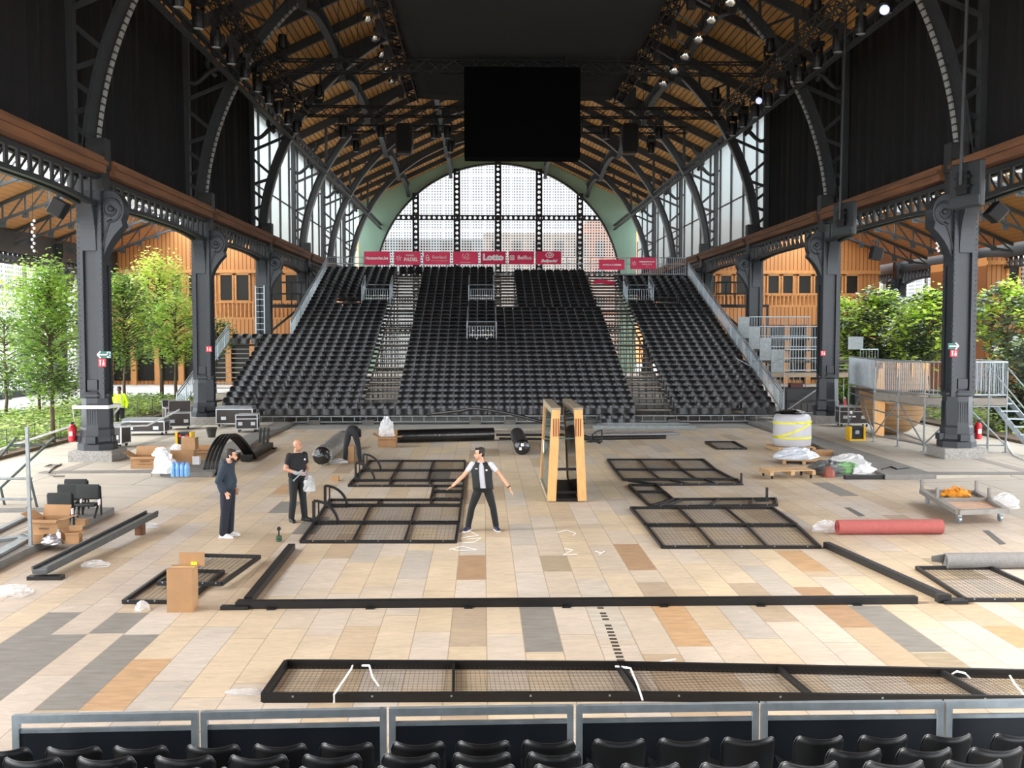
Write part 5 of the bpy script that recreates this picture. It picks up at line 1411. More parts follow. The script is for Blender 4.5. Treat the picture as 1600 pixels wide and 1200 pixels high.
# yellow power boxes
yb = mat('yellow_paint', (232, 184, 24), .5)
for i, (x, y, w, lab) in enumerate(((286, 699, .52, 'yellow power distribution box behind the left cartons'), (1341, 689, .56, 'yellow power distribution box before the right flight case'))):
    p = g(x, y); c = p + Vector((0, .25, 0)); r = thing('power_box', lab, 'power box', c, 'yellow power boxes')
    for sx in (-1, 1): obj('side_plate', MB().box(c + Vector((sx * w * .45, 0, .25)), (w * .14, .4, .5)), yb, r)
    obj('housing', MB().box(c + Vector((0, .03, .28)), (w * .76, .34, .44)), black, r); obj('base_plate', MB().box(c + Vector((0, 0, .03)), (w * .8, .38, .06)), yb, r)
    for sx in (-1, 1): obj('socket', MB().cyl(c + Vector((sx * .12, -.15, .38)), c + Vector((sx * .12, -.19, .38)), .05, 10), mat('red_socket', (190, 40, 36), .4) if i == 0 else rig, r)
    obj('meter', MB().box(c + Vector((0, -.15, .3)), (.14, .02, .12)), whitem if i == 0 else galv, r)
# bucket, tool
p = g(329, 684); r = thing('bucket', 'dark bucket on the left paving', 'bucket', p + Vector((0, .15, 0))); q = p + Vector((0, .15, .005)); rub = mat('rubber_dark', (50, 52, 46), .8)
obj('pail', MB().lathe([(.13, 0), (.2, .34), (.215, .34), (.21, .36), (.185, .35), (.12, .03)], q, 16, cap=False).lathe([(.13, 0), (.13, .01)], q, 16), rub, r, smooth=False); obj('handle', MB().tube([q + Vector((-.2, 0, .34)), q + Vector((-.1, -.2, .27)), q + Vector((.1, -.2, .27)), q + Vector((.2, 0, .34))], .01, 5), rig, r)
p = P(436, 846); r = thing('hand_tool', 'small green and black rubber mallet standing on the floor', 'tool', p); obj('head', MB().lathe([(.05, 0), (.055, .01), (.055, .1), (.045, .11)], p, 14), mat('tool_green', (40, 74, 48), .5), r); obj('band', MB().lathe([(.056, .045), (.056, .065)], p, 14), rig, r); obj('handle', MB().cyl(p + Vector((0, 0, .1)), p + Vector((0, 0, .22)), .014, 8).ball(p + Vector((0, 0, .245)), .04, 10, 6), rig, r)
# bags and water bottles
bagw = mat('white_bag', (232, 234, 236), .5, 0, .05, 6, .3)
def bag(label, c, sx, sy, sz, seed, m=bagw, cat='bag', name='plastic_bag'):
    o = obj(name, crumple((0, 0, 0), sx, sy, sz, seed, 16, 9, .35), m, smooth=False); o.location = c; return tag(o, label, cat)
p = g(252, 741); r = bag('big white bag in front of the cartons', p + Vector((0, .3, 0)), .33, .26, .52, 11)
bag('white bag lying on the wide open carton', Vector((g(236, 732).x + .2, g(236, 732).y + .27, .452)), .24, .2, .22, 12); bag('white packet on top of the carton pile', Vector((g(276, 727).x - .03, g(276, 727).y + .17, .545)), .2, .16, .16, 13)
bag('clear crumpled plastic on the bare floor at the far left', P(20, 929), .28, .2, .14, 14, plast, 'plastic'); bag('clear plastic scrap at the foot of the tall cardboard box', P(222, 953), .1, .09, .12, 15, plast, 'plastic')
bag('clear plastic film at the far end of the grey beam', P(214, 828) + Vector((-.1, .3, 0)), .45, .16, .1, 16, plast, 'plastic'); bag('grey plastic film under the grey beam', P(148, 885), .24, .12, .1, 17, plast, 'plastic')
bag('clear plastic scrap beside the small cartons on the left kerb', P(125, 848), .2, .1, .08, 18, plast, 'plastic'); bag('silver foil bag among the small cartons on the left kerb', P(82, 850, .14), .2, .14, .16, 19, mat('foil', (170, 172, 176), .25, .7), 'bag')
bag('white plastic bag on the open carton before the stand', P(603, 699) + Vector((0, .25, .36)), .28, .2, .62, 20, plast, 'bag'); bag('clear plastic film beside the grey wrapped roll', P(524, 724), .4, .22, .14, 21, plast, 'plastic')
bag('clear plastic film under the curved black posts', P(400, 712) + Vector((-.7, 0, .0)), .5, .2, .16, 22, plast, 'plastic'); bag('clear plastic bag on the wheeled dolly', P(1563, 800, .1) + Vector((.25, .3, .04)), .3, .22, .3, 23, plast, 'plastic')
bag('thin plastic film on the floor left of the long mesh panel', P(385, 1082), .22, .1, .03, 24, plast, 'plastic'); 
blue = mat('water_blue', (120, 172, 222), .1, 0, .1, 8); cap_m = mat('cap_blue', (60, 110, 190), .4)
bt0 = None
for i in range(8):
    p = g(270 + 7 * (i % 4), 746) + Vector((.0, .13 * (i // 4) + .02, .02))
    if bt0 is None:
        bt0 = thing('water_bottle', 'blue plastic water bottle in the pack on the left kerb', 'bottle', p, 'water bottles on the left kerb')
        obj('bottle', MB().lathe([(.045, 0), (.055, .02), (.055, .12), (.05, .15), (.055, .18), (.055, .26), (.025, .34), (.02, .36)], p, 12), blue, bt0, smooth=True); obj('cap', MB().lathe([(.022, .36), (.022, .385)], p, 10), cap_m, bt0)
    else: dup(bt0, p)
# folded black chairs on the left kerb
ch_m = mat('chair_green_black', (16, 22, 20), .5, 0, .2, 8)
def folded_chair(label, x, y, rot):
    p = P(x, y, .14); r = thing('folding_chair', label, 'chair', p, 'black padded chairs on the left kerb'); M = Matrix.Rotation(rot, 3, 'Z')
    obj('back_panel', MB().box(p + M @ Vector((0, .05, .50)), (.48, .06, .32), M), ch_m, r, bevel=.02); obj('seat', MB().box(p + M @ Vector((0, -.06, .25)), (.46, .22, .07), M), ch_m, r, bevel=.02)
    for sx in (-1, 1):
        obj('leg', MB().bar(p + M @ Vector((sx * .24, .12, .0)), p + M @ Vector((sx * .24, .08, .62)), .03, .04), rig, r); obj('leg', MB().bar(p + M @ Vector((sx * .24, -.22, 0)), p + M @ Vector((sx * .24, .02, .3)), .03, .04), rig, r)
    obj('white_tag', MB().box(p + M @ Vector((.27, -.05, .3)), (.015, .1, .12), M), whitem, r)
folded_chair('black padded chair behind the open carton', 93, 822, .05); folded_chair('black padded chair, middle of the kerb group', 108, 806, .05); folded_chair('black padded chair, rearmost of the kerb group', 118, 796, .02); folded_chair('black padded chair standing apart on the right of the group', 137, 806, -.05)
p = P(92, 850, .14); r = thing('paint_can', 'white spray can beside the black chairs', 'can', p); obj('body', MB().lathe([(.04, 0), (.04, .2), (.02, .23)], p, 12), whitem, r); obj('cap', MB().lathe([(.022, .23), (.022, .27)], p, 10), galv, r)
# left post, frames and bench at the picture edge
p0, p1 = P(48, 853, .14), PY(42, 667, P(48, 853, .14).y)
r = thing('steel_post', 'grey steel post standing on the left kerb', 'post', p0); obj('tube', MB().bar(p0, p1, .055, .055), galv_d, r); obj('foot', MB().box(p0 + Vector((0, 0, .01)), (.14, .14, .02)), galv_d, r)
grn = mat('green_steel', (52, 66, 60), .5, .1, .1, 6)
Yf = P(55, 800, .12).y
def fp(x, y, dy=0): return PY(x, y, Yf + dy)
r = thing('goal_frame', 'dark green tube frame leaning over a bench at the left edge', 'frame', fp(20, 805))
tb = lambda *pts: MB().tube([Vector(q) for q in pts], .03, 6)
obj('slanted_tube', tb(fp(86, 683, 1.2), fp(1, 762, 1.2), fp(-60, 820, 1.2)), grn, r); obj('slanted_tube', tb(fp(25, 684, .4), fp(-25, 742, .4)), grn, r)
obj('upright', tb(fp(1, 762, 1.2), fp(10, 801, 1.2)), grn, r); obj('upright', tb(fp(44, 735, 1.0), fp(59, 797, 1.0)), grn, r)
for y in (748, 780): obj('cross_bar', tb(fp(-20, y, 1.1), fp(50, y, 1.1)), galv_d, r)
obj('cross_bar', tb(fp(16, 696, .8), fp(70, 695, .8)), grn, r); obj('seat_board', MB().bar(fp(-60, 806, .6), fp(48, 803, .6), .5, .1), mat('green_tarp', (22, 66, 52), .6, 0, .2, 5), r)
mb = MB(); mb.bar(fp(-50, 806, .6), fp(-50, 806, .6) * 1 - Vector((0, 0, .28)), .05, .05); mb.bar(fp(44, 806, .6), Vector((fp(44, 806, .6).x, fp(44, 806, .6).y, .13)), .06, .06); obj('foot', mb, grn, r)
for i, (a, c, w) in enumerate((((-30, 880), (40, 842), .2), ((-20, 846), (42, 838), .22), ((-30, 842), (40, 808), .1))):
    q0, q1 = P(*a, .16), P(*c, .16); r = thing('steel_profile', 'grey steel profile lying on the left kerb, %s from the front' % ordinal(i), 'profile', (q0 + q1) / 2 - Vector((0, 0, .04)), 'grey profiles on the left kerb'); obj('bar', MB().bar(q0, q1, w, .06), galv_d, r); obj('end_plate', MB().bar(q1, lerp(q1, q0, .03), w + .04, .08), galv, r)
q0, q1 = P(22, 845, .14), P(44, 846, .14); r = obj('tool_bar', MB().bar(q0 + Vector((0, .3, .03)), q1 + Vector((0, .3, .03)), .06, .05), rig); tag(recenter(r, q0 + Vector((0, .3, 0))), 'short black bar lying behind the left steel post', 'bar')
# barrier tape
tapem = mat('white_tape', (236, 238, 236), .5)
cl = COLS[-1, 1].location
pts = [PY(-30, 712, 27.5), PY(117, 664, cl.y - .1), Vector((cl.x - .53, cl.y - .53, 1.75)), Vector((cl.x + .53, cl.y - .53, 1.75)), Vector((cl.x + .53, cl.y + .5, 1.72)), PY(160, 668, cl.y + .5), PY(230, 665, cl.y + 4), PY(262, 650, cl.y + 8), PY(293, 633, CYS[2] - .3)]
mb = MB()
for a, c in zip(pts[:-1], pts[1:]): mb.bar(a, c, .015, .06)
c4 = [Vector((cl.x + a * .53, cl.y + b_ * .53, 1.75)) for a, b_ in ((-1, -1), (1, -1), (1, 1), (-1, 1))]
for i in range(4): mb.bar(c4[i], c4[(i + 1) % 4], .02, .1)
o = obj('barrier_tape', mb, tapem); tag(recenter(o, c4[0]), 'white barrier tape strung round the nearest left column', 'tape')
# extinguishers, signs
redp = mat('extinguisher_red', (196, 24, 38), .35)
for i, (px, py, Y, lab) in enumerate(((113, 690, cl.y - .2, 'red fire extinguisher on the nearest left column'), (1528, 686, COLS[1, 1].location.y + .1, 'red fire extinguisher beside the nearest right column'))):
    p = PY(px, py, Y); r = thing('fire_extinguisher', lab, 'extinguisher', p, 'fire extinguishers'); q = p
    obj('cylinder', MB().lathe([(.09, 0), (.11, .03), (.11, .42), (.07, .5), (.04, .52)], q, 14), redp, r, smooth=False); obj('valve', MB().lathe([(.03, .52), (.03, .58)], q, 8).box(q + Vector((.03, 0, .59)), (.14, .04, .03)), rig, r); obj('hose', MB().tube([q + Vector((.03, 0, .56)), q + Vector((.13, 0, .45)), q + Vector((.12, 0, .2))], .012, 6), rig, r); obj('label_panel', MB().box(q + Vector((0, -.108, .25)), (.1, .012, .14)), whitem, r)
    s_ = -1 if px < 800 else 1; obj('bracket', MB().bar(q + Vector((0, 0, .3)), Vector((COLS[s_, 1].location.x + (.47 if s_ > 0 else -.47), q.y, q.z + .3)), .04, .04), rig, r)
sg = mat('sign_green', (36, 104, 92), .5); sr = mat('sign_red', (206, 44, 62), .5)
def sign(label, x0, y0, x1, y1, Y, m, kind):
    a, c = PY(x0, y1, Y), PY(x1, y0, Y); ctr = (a + c) / 2; w, h = c.x - a.x, c.z - a.z; r = thing('safety_sign', label, 'sign', ctr, 'safety signs on the columns')
    obj('plate', MB().box(ctr, (w, .03, h)), m, r); mb = MB(); f = ctr + Vector((0, -.022, 0)); B_ = lambda dx, dz, ww, hh: mb.box(f + Vector((dx * w, 0, dz * h)), (ww * w, .012, hh * h))
    if kind == 'exitL' or kind == 'exitR':
        s_ = -1 if kind == 'exitL' else 1; q = f + Vector((s_ * w * (.22 if s_ < 0 else .1), 0, 0))
        mb.bar(q + Vector((-.14, 0, 0)), q + Vector((.14, 0, 0)), .012, .035); tip = q + Vector((s_ * .15, 0, 0)); mb.bar(tip, tip + Vector((-s_ * .1, 0, .1)), .012, .035); mb.bar(tip, tip + Vector((-s_ * .1, 0, -.1)), .012, .035)
        if kind == 'exitL': B_(.3, 0, .28, .86); obj('pictogram', mb, whitem, r); mb = MB(); q = f + Vector((w * .3, -.01, 0)); mb.ball(q + Vector((.01, 0, h * .26)), .025, 8, 5); mb.bar(q + Vector((0, 0, h * .16)), q + Vector((-.02, 0, -h * .08)), .01, .05); mb.bar(q + Vector((-.02, 0, -h * .08)), q + Vector((.05, 0, -h * .3)), .01, .03); mb.bar(q + Vector((-.02, 0, -h * .08)), q + Vector((-.08, 0, -h * .28)), .01, .03); mb.bar(q + Vector((0, 0, h * .12)), q + Vector((.07, 0, h * .05)), .01, .025); obj('running_figure', mb, sg, r); return
    else:
        B_(-.22, 0, .14, .62); B_(-.22, .3, .26, .1); B_(.2, -.12, .24, .4); B_(.2, .24, .1, .22)
    obj('pictogram', mb, whitem, r)
Yl = cl.y - .45
sign('green exit sign with left arrow on the nearest left column', 155, 549, 174, 559.5, Yl, sg, 'exitL'); sign('red fire sign on the nearest left column', 154, 560.5, 165.5, 573, Yl, sr, 'fire')
Yr = COLS[1, 1].location.y - .45
sign('green exit sign with right arrow on the nearest right column', 1481, 536, 1496, 545.5, Yr, sg, 'exitR'); sign('red fire sign on the nearest right column', 1484.5, 546.5, 1496, 557.5, Yr, sr, 'fire')
sign('red fire sign on the second right column', 1282, 548, 1290, 556, COLS[1, 2].location.y - .45, sr, 'fire'); sign('red fire sign on the second left column', 322, 541, 331, 550, COLS[-1, 2].location.y - .45, sr, 'fire')
mb = MB()
# drum of plastic sheet, pallets, rubbish, dolly
drum = mat('white_film', (188, 188, 194), .35, 0, .05, 5, .2); p = P(1247, 706); c = p + Vector((0, .7, .14))
r = thing('wrapped_drum', 'white film-wrapped drum with yellow straps on a pallet', 'drum', c)
obj('body', MB().lathe([(.6, 0), (.63, .05), (.635, .4), (.63, .75), (.61, .98), (.54, 1.06), (.3, 1.08)], c, 32), drum, r, smooth=True); obj('black_top', crumple(c + Vector((0, .1, 1.04)), .5, .42, .16, 31, 16, 7, .4), blackwrap, r)
ys = mat('yellow_strap', (226, 220, 62), .5)
for z0, z1 in ((.78, .84), (.3, .3), (.3, .84)):
    mb = MB(); pts = [c + Vector((.642 * math.cos(t), .642 * math.sin(t), lerp(z0, z1, (math.cos(t) + 1) / 2))) for t in [2 * PI * i / 40 for i in range(41)]]
    mb.band(pts, (0, 0, 1), .07, .006); obj('strap', mb, ys, r)
palm = mat('pallet_wood', (190, 156, 116), .8, 0, .18, 5, stretch=(1, 6, 1))
def pallet(label, c, w, d, rot, z=0, wheels=0, n=5):
    c = Vector((c[0], c[1], z)); r = thing('pallet', label, 'pallet', c, 'wooden pallets'); M = Matrix.Rotation(rot, 3, 'Z')
    for i in range(n): obj('board', MB().box(c + M @ Vector((0, -d / 2 + d * (i + .5) / n, wheels + .12)), (w, d / n * .62, .022), M), palm, r)
    for sx in (-1, 0, 1): obj('runner', MB().box(c + M @ Vector((sx * (w / 2 - .05), 0, wheels + .055)), (.1, d, .1), M), palm, r)
    if wheels:
        for sx in (-1, 1):
            for sy in (-1, 1): q = c + M @ Vector((sx * (w / 2 - .1), sy * (d / 2 - .1), 0)); obj('caster', MB().cyl(q + Vector((-.02, 0, .05)), q + Vector((.02, 0, .05)), .05, 10).box(q + Vector((0, 0, .08)), (.05, .05, .04)), wheel, r)
    return r
pallet('pallet under the white wrapped drum', (c.x - .05, c.y), 1.3, 1.2, .1)
p = P(1240, 749); pallet('wheeled slatted pallet right of the mesh panels', (p.x - .05, p.y + .45), 1.3, .85, .1, 0, .1, 4)
p = P(1262, 728); pallet('long pallet behind the wheeled one', (p.x + .1, p.y + .75), 1.25, 1.1, -.25)
bag('heap of silver bubble wrap on the pallets', Vector((p.x - .1, p.y + .8, .135)), .65, .42, .3, 41, mat('bubble_wrap', (204, 210, 218), .2, .1, .1, 12, .5), 'wrap'); carton('flat cardboard piece on the rear pallet', (1290, 712), .6, .35, .16, -.2, False, .0)
for i, (x, y, sx, sy, sz, m, lab) in enumerate(((1298, 742, .55, .4, .34, mat('grey_rags', (96, 98, 98), .5, 0, .5, 4, .6), 'grey tangle of cables and wrap beside the pallets'), (1322, 742, .6, .3, .3, mat('green_film', (112, 158, 104), .35, 0, .3, 5, .4), 'green plastic film in the rubbish heap'), (1330, 736, .7, .3, .42, plast, 'clear film thrown over the rubbish heap'), (1357, 744, .36, .24, .26, bagw, 'white paper scraps at the end of the rubbish heap'), (1301, 748, .16, .12, .26, mat('rust_red', (150, 84, 70), .7), 'reddish cord bundle in the rubbish heap'))):
    bag(lab, P(x, y) + Vector((0, .3, 0)), sx, sy, sz, 51 + i, m, 'rubbish', 'rubbish_heap')
r = rail('short black bar in front of the rubbish heap', (1319, 749), (1382, 748.5), .12, .12, name='floor_bar'); q = P(1307, 746); o = obj('flat_board', MB().box(q + Vector((.4, .25, .02)), (1.4, .3, .03)), mat('board_grey', (110, 112, 112), .5)); tag(recenter(o, q), 'flat grey board under the rubbish heap', 'board')
cb0 = [P(1378, 735, .12), P(1392, 731, .12), P(1402, 735, .12), P(1420, 733, .12)]; o = obj('cable', MB().tube([q + Vector((0, 0, .03)) for q in cb0], .025, 6), rig); tag(recenter(o, cb0[0]), 'short dark cable end on the right kerb', 'cable')
# dolly
c4 = [P(1497, 820, .0), P(1572, 817, .0), P(1525, 787, 0), P(1440, 785, 0)]
c4 = [Vector((q.x, q.y, .26)) for q in c4]; r = thing('wheeled_dolly', 'grey wheeled dolly frame with a pile of orange straps', 'dolly', sum(c4, Vector()) / 4 - Vector((0, 0, .26))); dm = mat('dolly_grey', (140, 136, 130), .55, .2, .12, 5)
for i in range(4): obj('frame_beam', MB().bar(c4[i], c4[(i + 1) % 4], .12, .1), dm, r)
m0, m1 = lerp(c4[0], c4[3], .55), lerp(c4[1], c4[2], .55); obj('cross_beam', MB().bar(m0, m1, .12, .1), dm, r)
mb = MB(); mb.add([c4[0] - Vector((0, 0, .03)), c4[1] - Vector((0, 0, .03)), m1 - Vector((0, 0, .03)), m0 - Vector((0, 0, .03))], [(0, 1, 2, 3)]); obj('plywood_deck', mb, mat('ply_pink', (206, 170, 144), .7), r, solid=.02)
mb = MB(); mb.add([m0 - Vector((0, 0, .03)), m1 - Vector((0, 0, .03)), c4[2] - Vector((0, 0, .03)), c4[3] - Vector((0, 0, .03))], [(0, 1, 2, 3)]); obj('steel_deck', mb, dm, r, solid=.02)
for q in (c4[3], m0, m1, c4[2]): obj('stub_post', MB().bar(q, q + Vector((0, 0, .28)), .06, .06), dm, r)
for q in c4:
    q = lerp(q, sum(c4, Vector()) / 4, .14); q = Vector((q.x, q.y, 0)); obj('caster', MB().cyl(q + Vector((-.025, 0, .075)), q + Vector((.025, 0, .075)), .075, 12).box(q + Vector((0, 0, .16)), (.08, .08, .1)), galv, r)
ctr = (m0 + m1 + c4[2] + c4[3]) / 4; rd = random.Random(4); mb = MB()
for i in range(26):
    a0 = rd.uniform(0, 6.28); R = rd.uniform(.08, .3); zc = .02 + .2 * (1 - R / .34) * rd.random() + .01; off = Vector((rd.uniform(-.08, .08), rd.uniform(-.05, .05), 0))
    mb.band([ctr + off + Vector((R * math.cos(a0 + t * .45), R * .7 * math.sin(a0 + t * .45), zc + .05 * math.sin(t * 1.3 + i))) for t in range(11)], (0, 0, 1), .05, .008)
o = obj('ratchet_straps', mb, mat('orange_webbing', (226, 148, 36), .7, 0, .35, 8)); tag(recenter(o, ctr), 'pile of orange ratchet straps on the dolly', 'straps')
# floor scraps
def scrap(label, pts, w=.035, m=tapem):
    q = [P(*a, .0) + Vector((0, 0, .012 + .01 * (i % 2))) for i, a in enumerate(pts)]; mb = MB(); mb.band(q, (0, 1, 0), w, .005); o = obj('plastic_strip', mb, m); return tag(recenter(o, q[0]), label, 'strip', 'white plastic strips on the floor')
scrap('white strip below the feet of the man with spread arms', [(720, 834), (735, 832), (748, 838), (733, 840), (720, 842)]); scrap('white strip loop right of the nearest left mesh panel', [(702, 860), (722, 855), (745, 860), (716, 862), (704, 858)]); scrap('white strip running to the right of the vest man', [(730, 843), (752, 842), (741, 848), (716, 850)])
scrap('white strip curl on the middle of the floor, upper one', [(870, 833), (885, 830), (900, 834), (895, 839)]); scrap('white strip curl on the middle of the floor, lower left one', [(882, 858), (895, 861), (880, 868), (902, 868)]); scrap('white strip curl on the middle of the floor, lower right one', [(930, 862), (940, 866), (945, 862), (936, 868)])
def tie(label, pts, z=.15):
    q = [P(*a, z if 0 < i < len(pts) - 1 else .05) for i, a in enumerate(pts)]; o = obj('cable_tie', MB().tube(q, .012, 5), tapem); return tag(recenter(o, q[0]), label, 'tie', 'white ties on the long mesh panel')
tie('white tie round the long mesh panel near its left end', [(551, 1040), (549, 1045), (522, 1085), (522, 1098)]); tie('second white tie at the left end of the long mesh panel', [(566, 1040), (577, 1040), (582, 1058), (592, 1072)]); tie('white tie where the two long mesh panels meet', [(962, 1041), (985, 1044), (996, 1070), (1004, 1094)]); tie('long loose white tie beside the meeting mesh panels', [(975, 1044), (990, 1038), (1020, 1037), (1056, 1030)], .02); tie('white tie near the right end of the long mesh panel', [(1488, 1053), (1495, 1049), (1508, 1052), (1516, 1060)]); tie('white tie at the right picture edge of the long mesh panel', [(1578, 1056), (1585, 1068), (1600, 1085)])
# striped dark floor grille
mb = MB()
for i in range(19):
    if i in (2, 6): continue
    t = i / 18; a, c = P(lerp(931.5, 966, t), lerp(947, 1038, t ** 1.15)), P(lerp(941, 978, t), lerp(947, 1038, t ** 1.15)); mb.bar(a + Vector((0, 0, .003)), c + Vector((0, 0, .003)), .07, .006)
o = obj('floor_grille', mb, mat('grille_dark', (62, 54, 44), .8)); tag(recenter(o, P(955, 990)), 'narrow dark striped grille set in the middle of the floor', 'grille')
for i, (pts, lab) in enumerate((([(1535, 829), (1545, 829), (1572, 850), (1562, 851)], 'dark floor slot right of the red turf roll'), ([(1319, 793), (1328, 793), (1352, 806), (1342, 807)], 'dark floor slot above the red turf roll'))):
    q = [P(*a) + Vector((0, 0, .003)) for a in pts]; mb = MB(); mb.add(q, [(0, 1, 2, 3)]); o = obj('floor_slot', mb, mat('slot_grey', (92, 90, 88), .6), solid=.004); tag(recenter(o, q[0]), lab, 'slot', 'dark slots in the floor')
c4 = [P(928, 671), P(1085, 671), P(1076, 667), P(938, 667)]; c4 = [q + Vector((0, 0, .09)) for q in c4]; r = thing('grey_frame', 'low grey steel frame lying before the right stair of the stand', 'frame', sum(c4, Vector()) / 4 - Vector((0, 0, .09)))
for i in range(4): obj('side', MB().bar(c4[i], c4[(i + 1) % 4], .12, .16), galv_d, r)
# cables at the nearest left plinth
q = [P(x, y, .135) for x, y in ((95, 727), (80, 726), (70, 729), (84, 730), (96, 725), (80, 734), (75, 740), (84, 744), (101, 744))]; o = obj('cable', MB().tube(q, .02, 6), mat('cable_grey', (88, 86, 82), .6)); tag(recenter(o, q[0]), 'tangled grey cable at the nearest left plinth', 'cable')
q = [P(x, y, .13) for x, y in ((1590, 738), (1560, 715), (1552, 700), (1572, 706))]; q = [P(x, y, .14) for x, y in ((1610, 722), (1585, 712), (1576, 700), (1573, 690))]; o = obj('hose', MB().tube(q, .03, 6), white_paint); tag(recenter(o, q[0]), 'white hose on the paving beside the scaffold stair', 'hose')
# ================================================================== SCAFFOLDS, SERVICE PLATFORMS, FRONT BARRIER AND SEATS
def bars_between(mb, a, c, h, step=.13, r=.014, z0=.1):
    a, c = Vector(a), Vector(c); n = max(2, int((c - a).length / step))
    for i in range(n + 1):
        q = a + (c - a) * i / n; mb.cyl(q + Vector((0, 0, z0)), q + Vector((0, 0, h)), r, 5)
def rail_run(parent, pts, h, name='railing'):
    mb = MB()
    for hh in (h, .1): mb.tube([Vector(p) + Vector((0, 0, hh)) for p in pts], .028, 6)
    for a, c in zip(pts[:-1], pts[1:]): bars_between(mb, a, c, h)
    return obj(name, mb, galv, parent)
# --- round viewing platform, right
zd = 1.85
A, B, C = P(1365, 690, .12), P(1443, 706, .12), P(1571, 707, .12)
up = lambda q, z=zd: Vector((q.x, q.y, z))
r = thing('scaffold_platform', 'scaffold platform with galvanised railings round a wooden tub, on the right', 'platform', up((A + C) / 2, .12))
D, E = C + Vector((.3, 3.6, 0)), A + Vector((.6, 4.2, 0))
inn = lambda q: q + ((A + B + C + D + E) / 5 - q).normalized() * .8
ring_ = [A, B, C, D, E]
mb = MB()
for i in range(5):
    a, c = ring_[i], ring_[(i + 1) % 5]; ia, ic = inn(a), inn(c)
    mb.add([up(a), up(c), up(ic), up(ia), up(a, zd - .06), up(c, zd - .06), up(ic, zd - .06), up(ia, zd - .06)], [(0, 1, 2, 3), (7, 6, 5, 4), (0, 4, 5, 1), (2, 6, 7, 3)])
obj('deck', mb, decks, r)
mb = MB()
for i in (0, 1, 2): mb.bar(up(ring_[i], zd - .1), up(ring_[i + 1], zd - .1), .05, .22)
obj('edge_board', mb, mat('edge_grey', (142, 136, 128), .7), r)
for seg in ([A, B], [B, C], [C, D], [E, A]): rail_run(r, [up(q, zd + .02) for q in seg], 1.15)
for q in (A, (A + B) / 2, B, lerp(B, C, .33), lerp(B, C, .78), C, D, E):
    obj('standard', MB().cyl(up(q, .12), up(q, zd + .9), .032, 8).cyl(up(q, .12), up(q, .14), .11, 10), galv_d, r)
mb = MB(); ft = lambda p_, q_: mb.cyl(p_, q_, .026, 6)
for a, c in ((A, B), (B, C), (A, E)):
    ft(up(a, .35), up(c, .35)); ft(up(a, .35), up(lerp(a, c, .5), zd - .2)); ft(up(c, .35), up(lerp(a, c, .5), zd - .2)); ft(up(a, zd - .25), up(c, zd - .25))
ft(up(A, 1.25), up(B, 1.0)); ft(up(A, .8), up(B, .45)); obj('brace_tube', mb, galv_d, r)
# tub
bw = stripes('tub_planks', (148, 116, 82), (96, 72, 48), 2, .19, .1, .55, .12, nscale=(.5, .5, 6)); q = P(1447, 690, .12); q = Vector((q.x - .15, q.y + 2.6, .14))
r = thing('wooden_tub', 'big round-bottomed wooden tub inside the scaffold platform', 'tub', q)
obj('hull', MB().lathe([(.25, 0), (.62, .12), (.98, .38), (1.2, .75), (1.33, 1.2), (1.36, 1.7), (1.32, 2.2), (1.26, 2.7), (1.18, 2.72), (1.15, 2.3)], q, 28, M=Matrix.Diagonal((.92, .85, 1)), cap=True), bw, r, smooth=True)
mb = MB()
for i in range(14):
    a = 2 * PI * i / 14; mb.box(q + Vector((1.17 * math.cos(a), 1.08 * math.sin(a), 2.45)), (.1, .1, .5))
obj('rim_slats', mb, woodl, r)
e = PY(1373, 640, q.y - 1.1); obj('side_plank', MB().prism([(-.12, 0), (.2, 0), (.22, 1.5), (.16, 2.5), (-.02, 2.5), (-.16, 1.6), (-.2, .9)], Vector((e.x, e.y, .14)), (1, 0, 0), (0, 0, 1), (0, .1, 0)), woodl, r)
e = PY(1393, 624, q.y - 1.25); obj('porthole', MB().box(e, (.42, .25, .26)).box(e + Vector((0, -.13, 0)), (.3, .02, .15)), woodl, r); obj('porthole_glass', MB().box(e + Vector((0, -.145, 0)), (.26, .01, .13)), black, r)
# stair of the platform
r = thing('metal_stair', 'galvanised metal stair leading up to the scaffold platform', 'stair', P(1575, 703, .12)); tl, trp = up(lerp(B, C, .78) + Vector((0, -.06, 0))), up(C + Vector((.05, -.06, 0)))
bl, brp = P(1556, 704, .12), P(1597, 712, .12)
tl = up(lerp(B, C, .8) + Vector((.1, .3, 0)), zd); trp = up(C + Vector((.15, .3, 0)), zd); bl = tl + Vector((.8, -1.5, 0)); brp = trp + Vector((.8, -1.5, 0)); bl.z = brp.z = .14
for a, c in ((tl, bl), (trp, brp)):
    obj('stringer', MB().bar(a, c, .05, .16), galv, r); obj('handrail', MB().tube([a + Vector((0, 0, 1)), c + Vector((0, 0, 1)), c + Vector((0, 0, .05))], .025, 6), galv, r)
for i in range(7): t = (i + .7) / 7.4; obj('tread', MB().bar(lerp(tl, bl, t), lerp(trp, brp, t), .24, .04), galv, r)
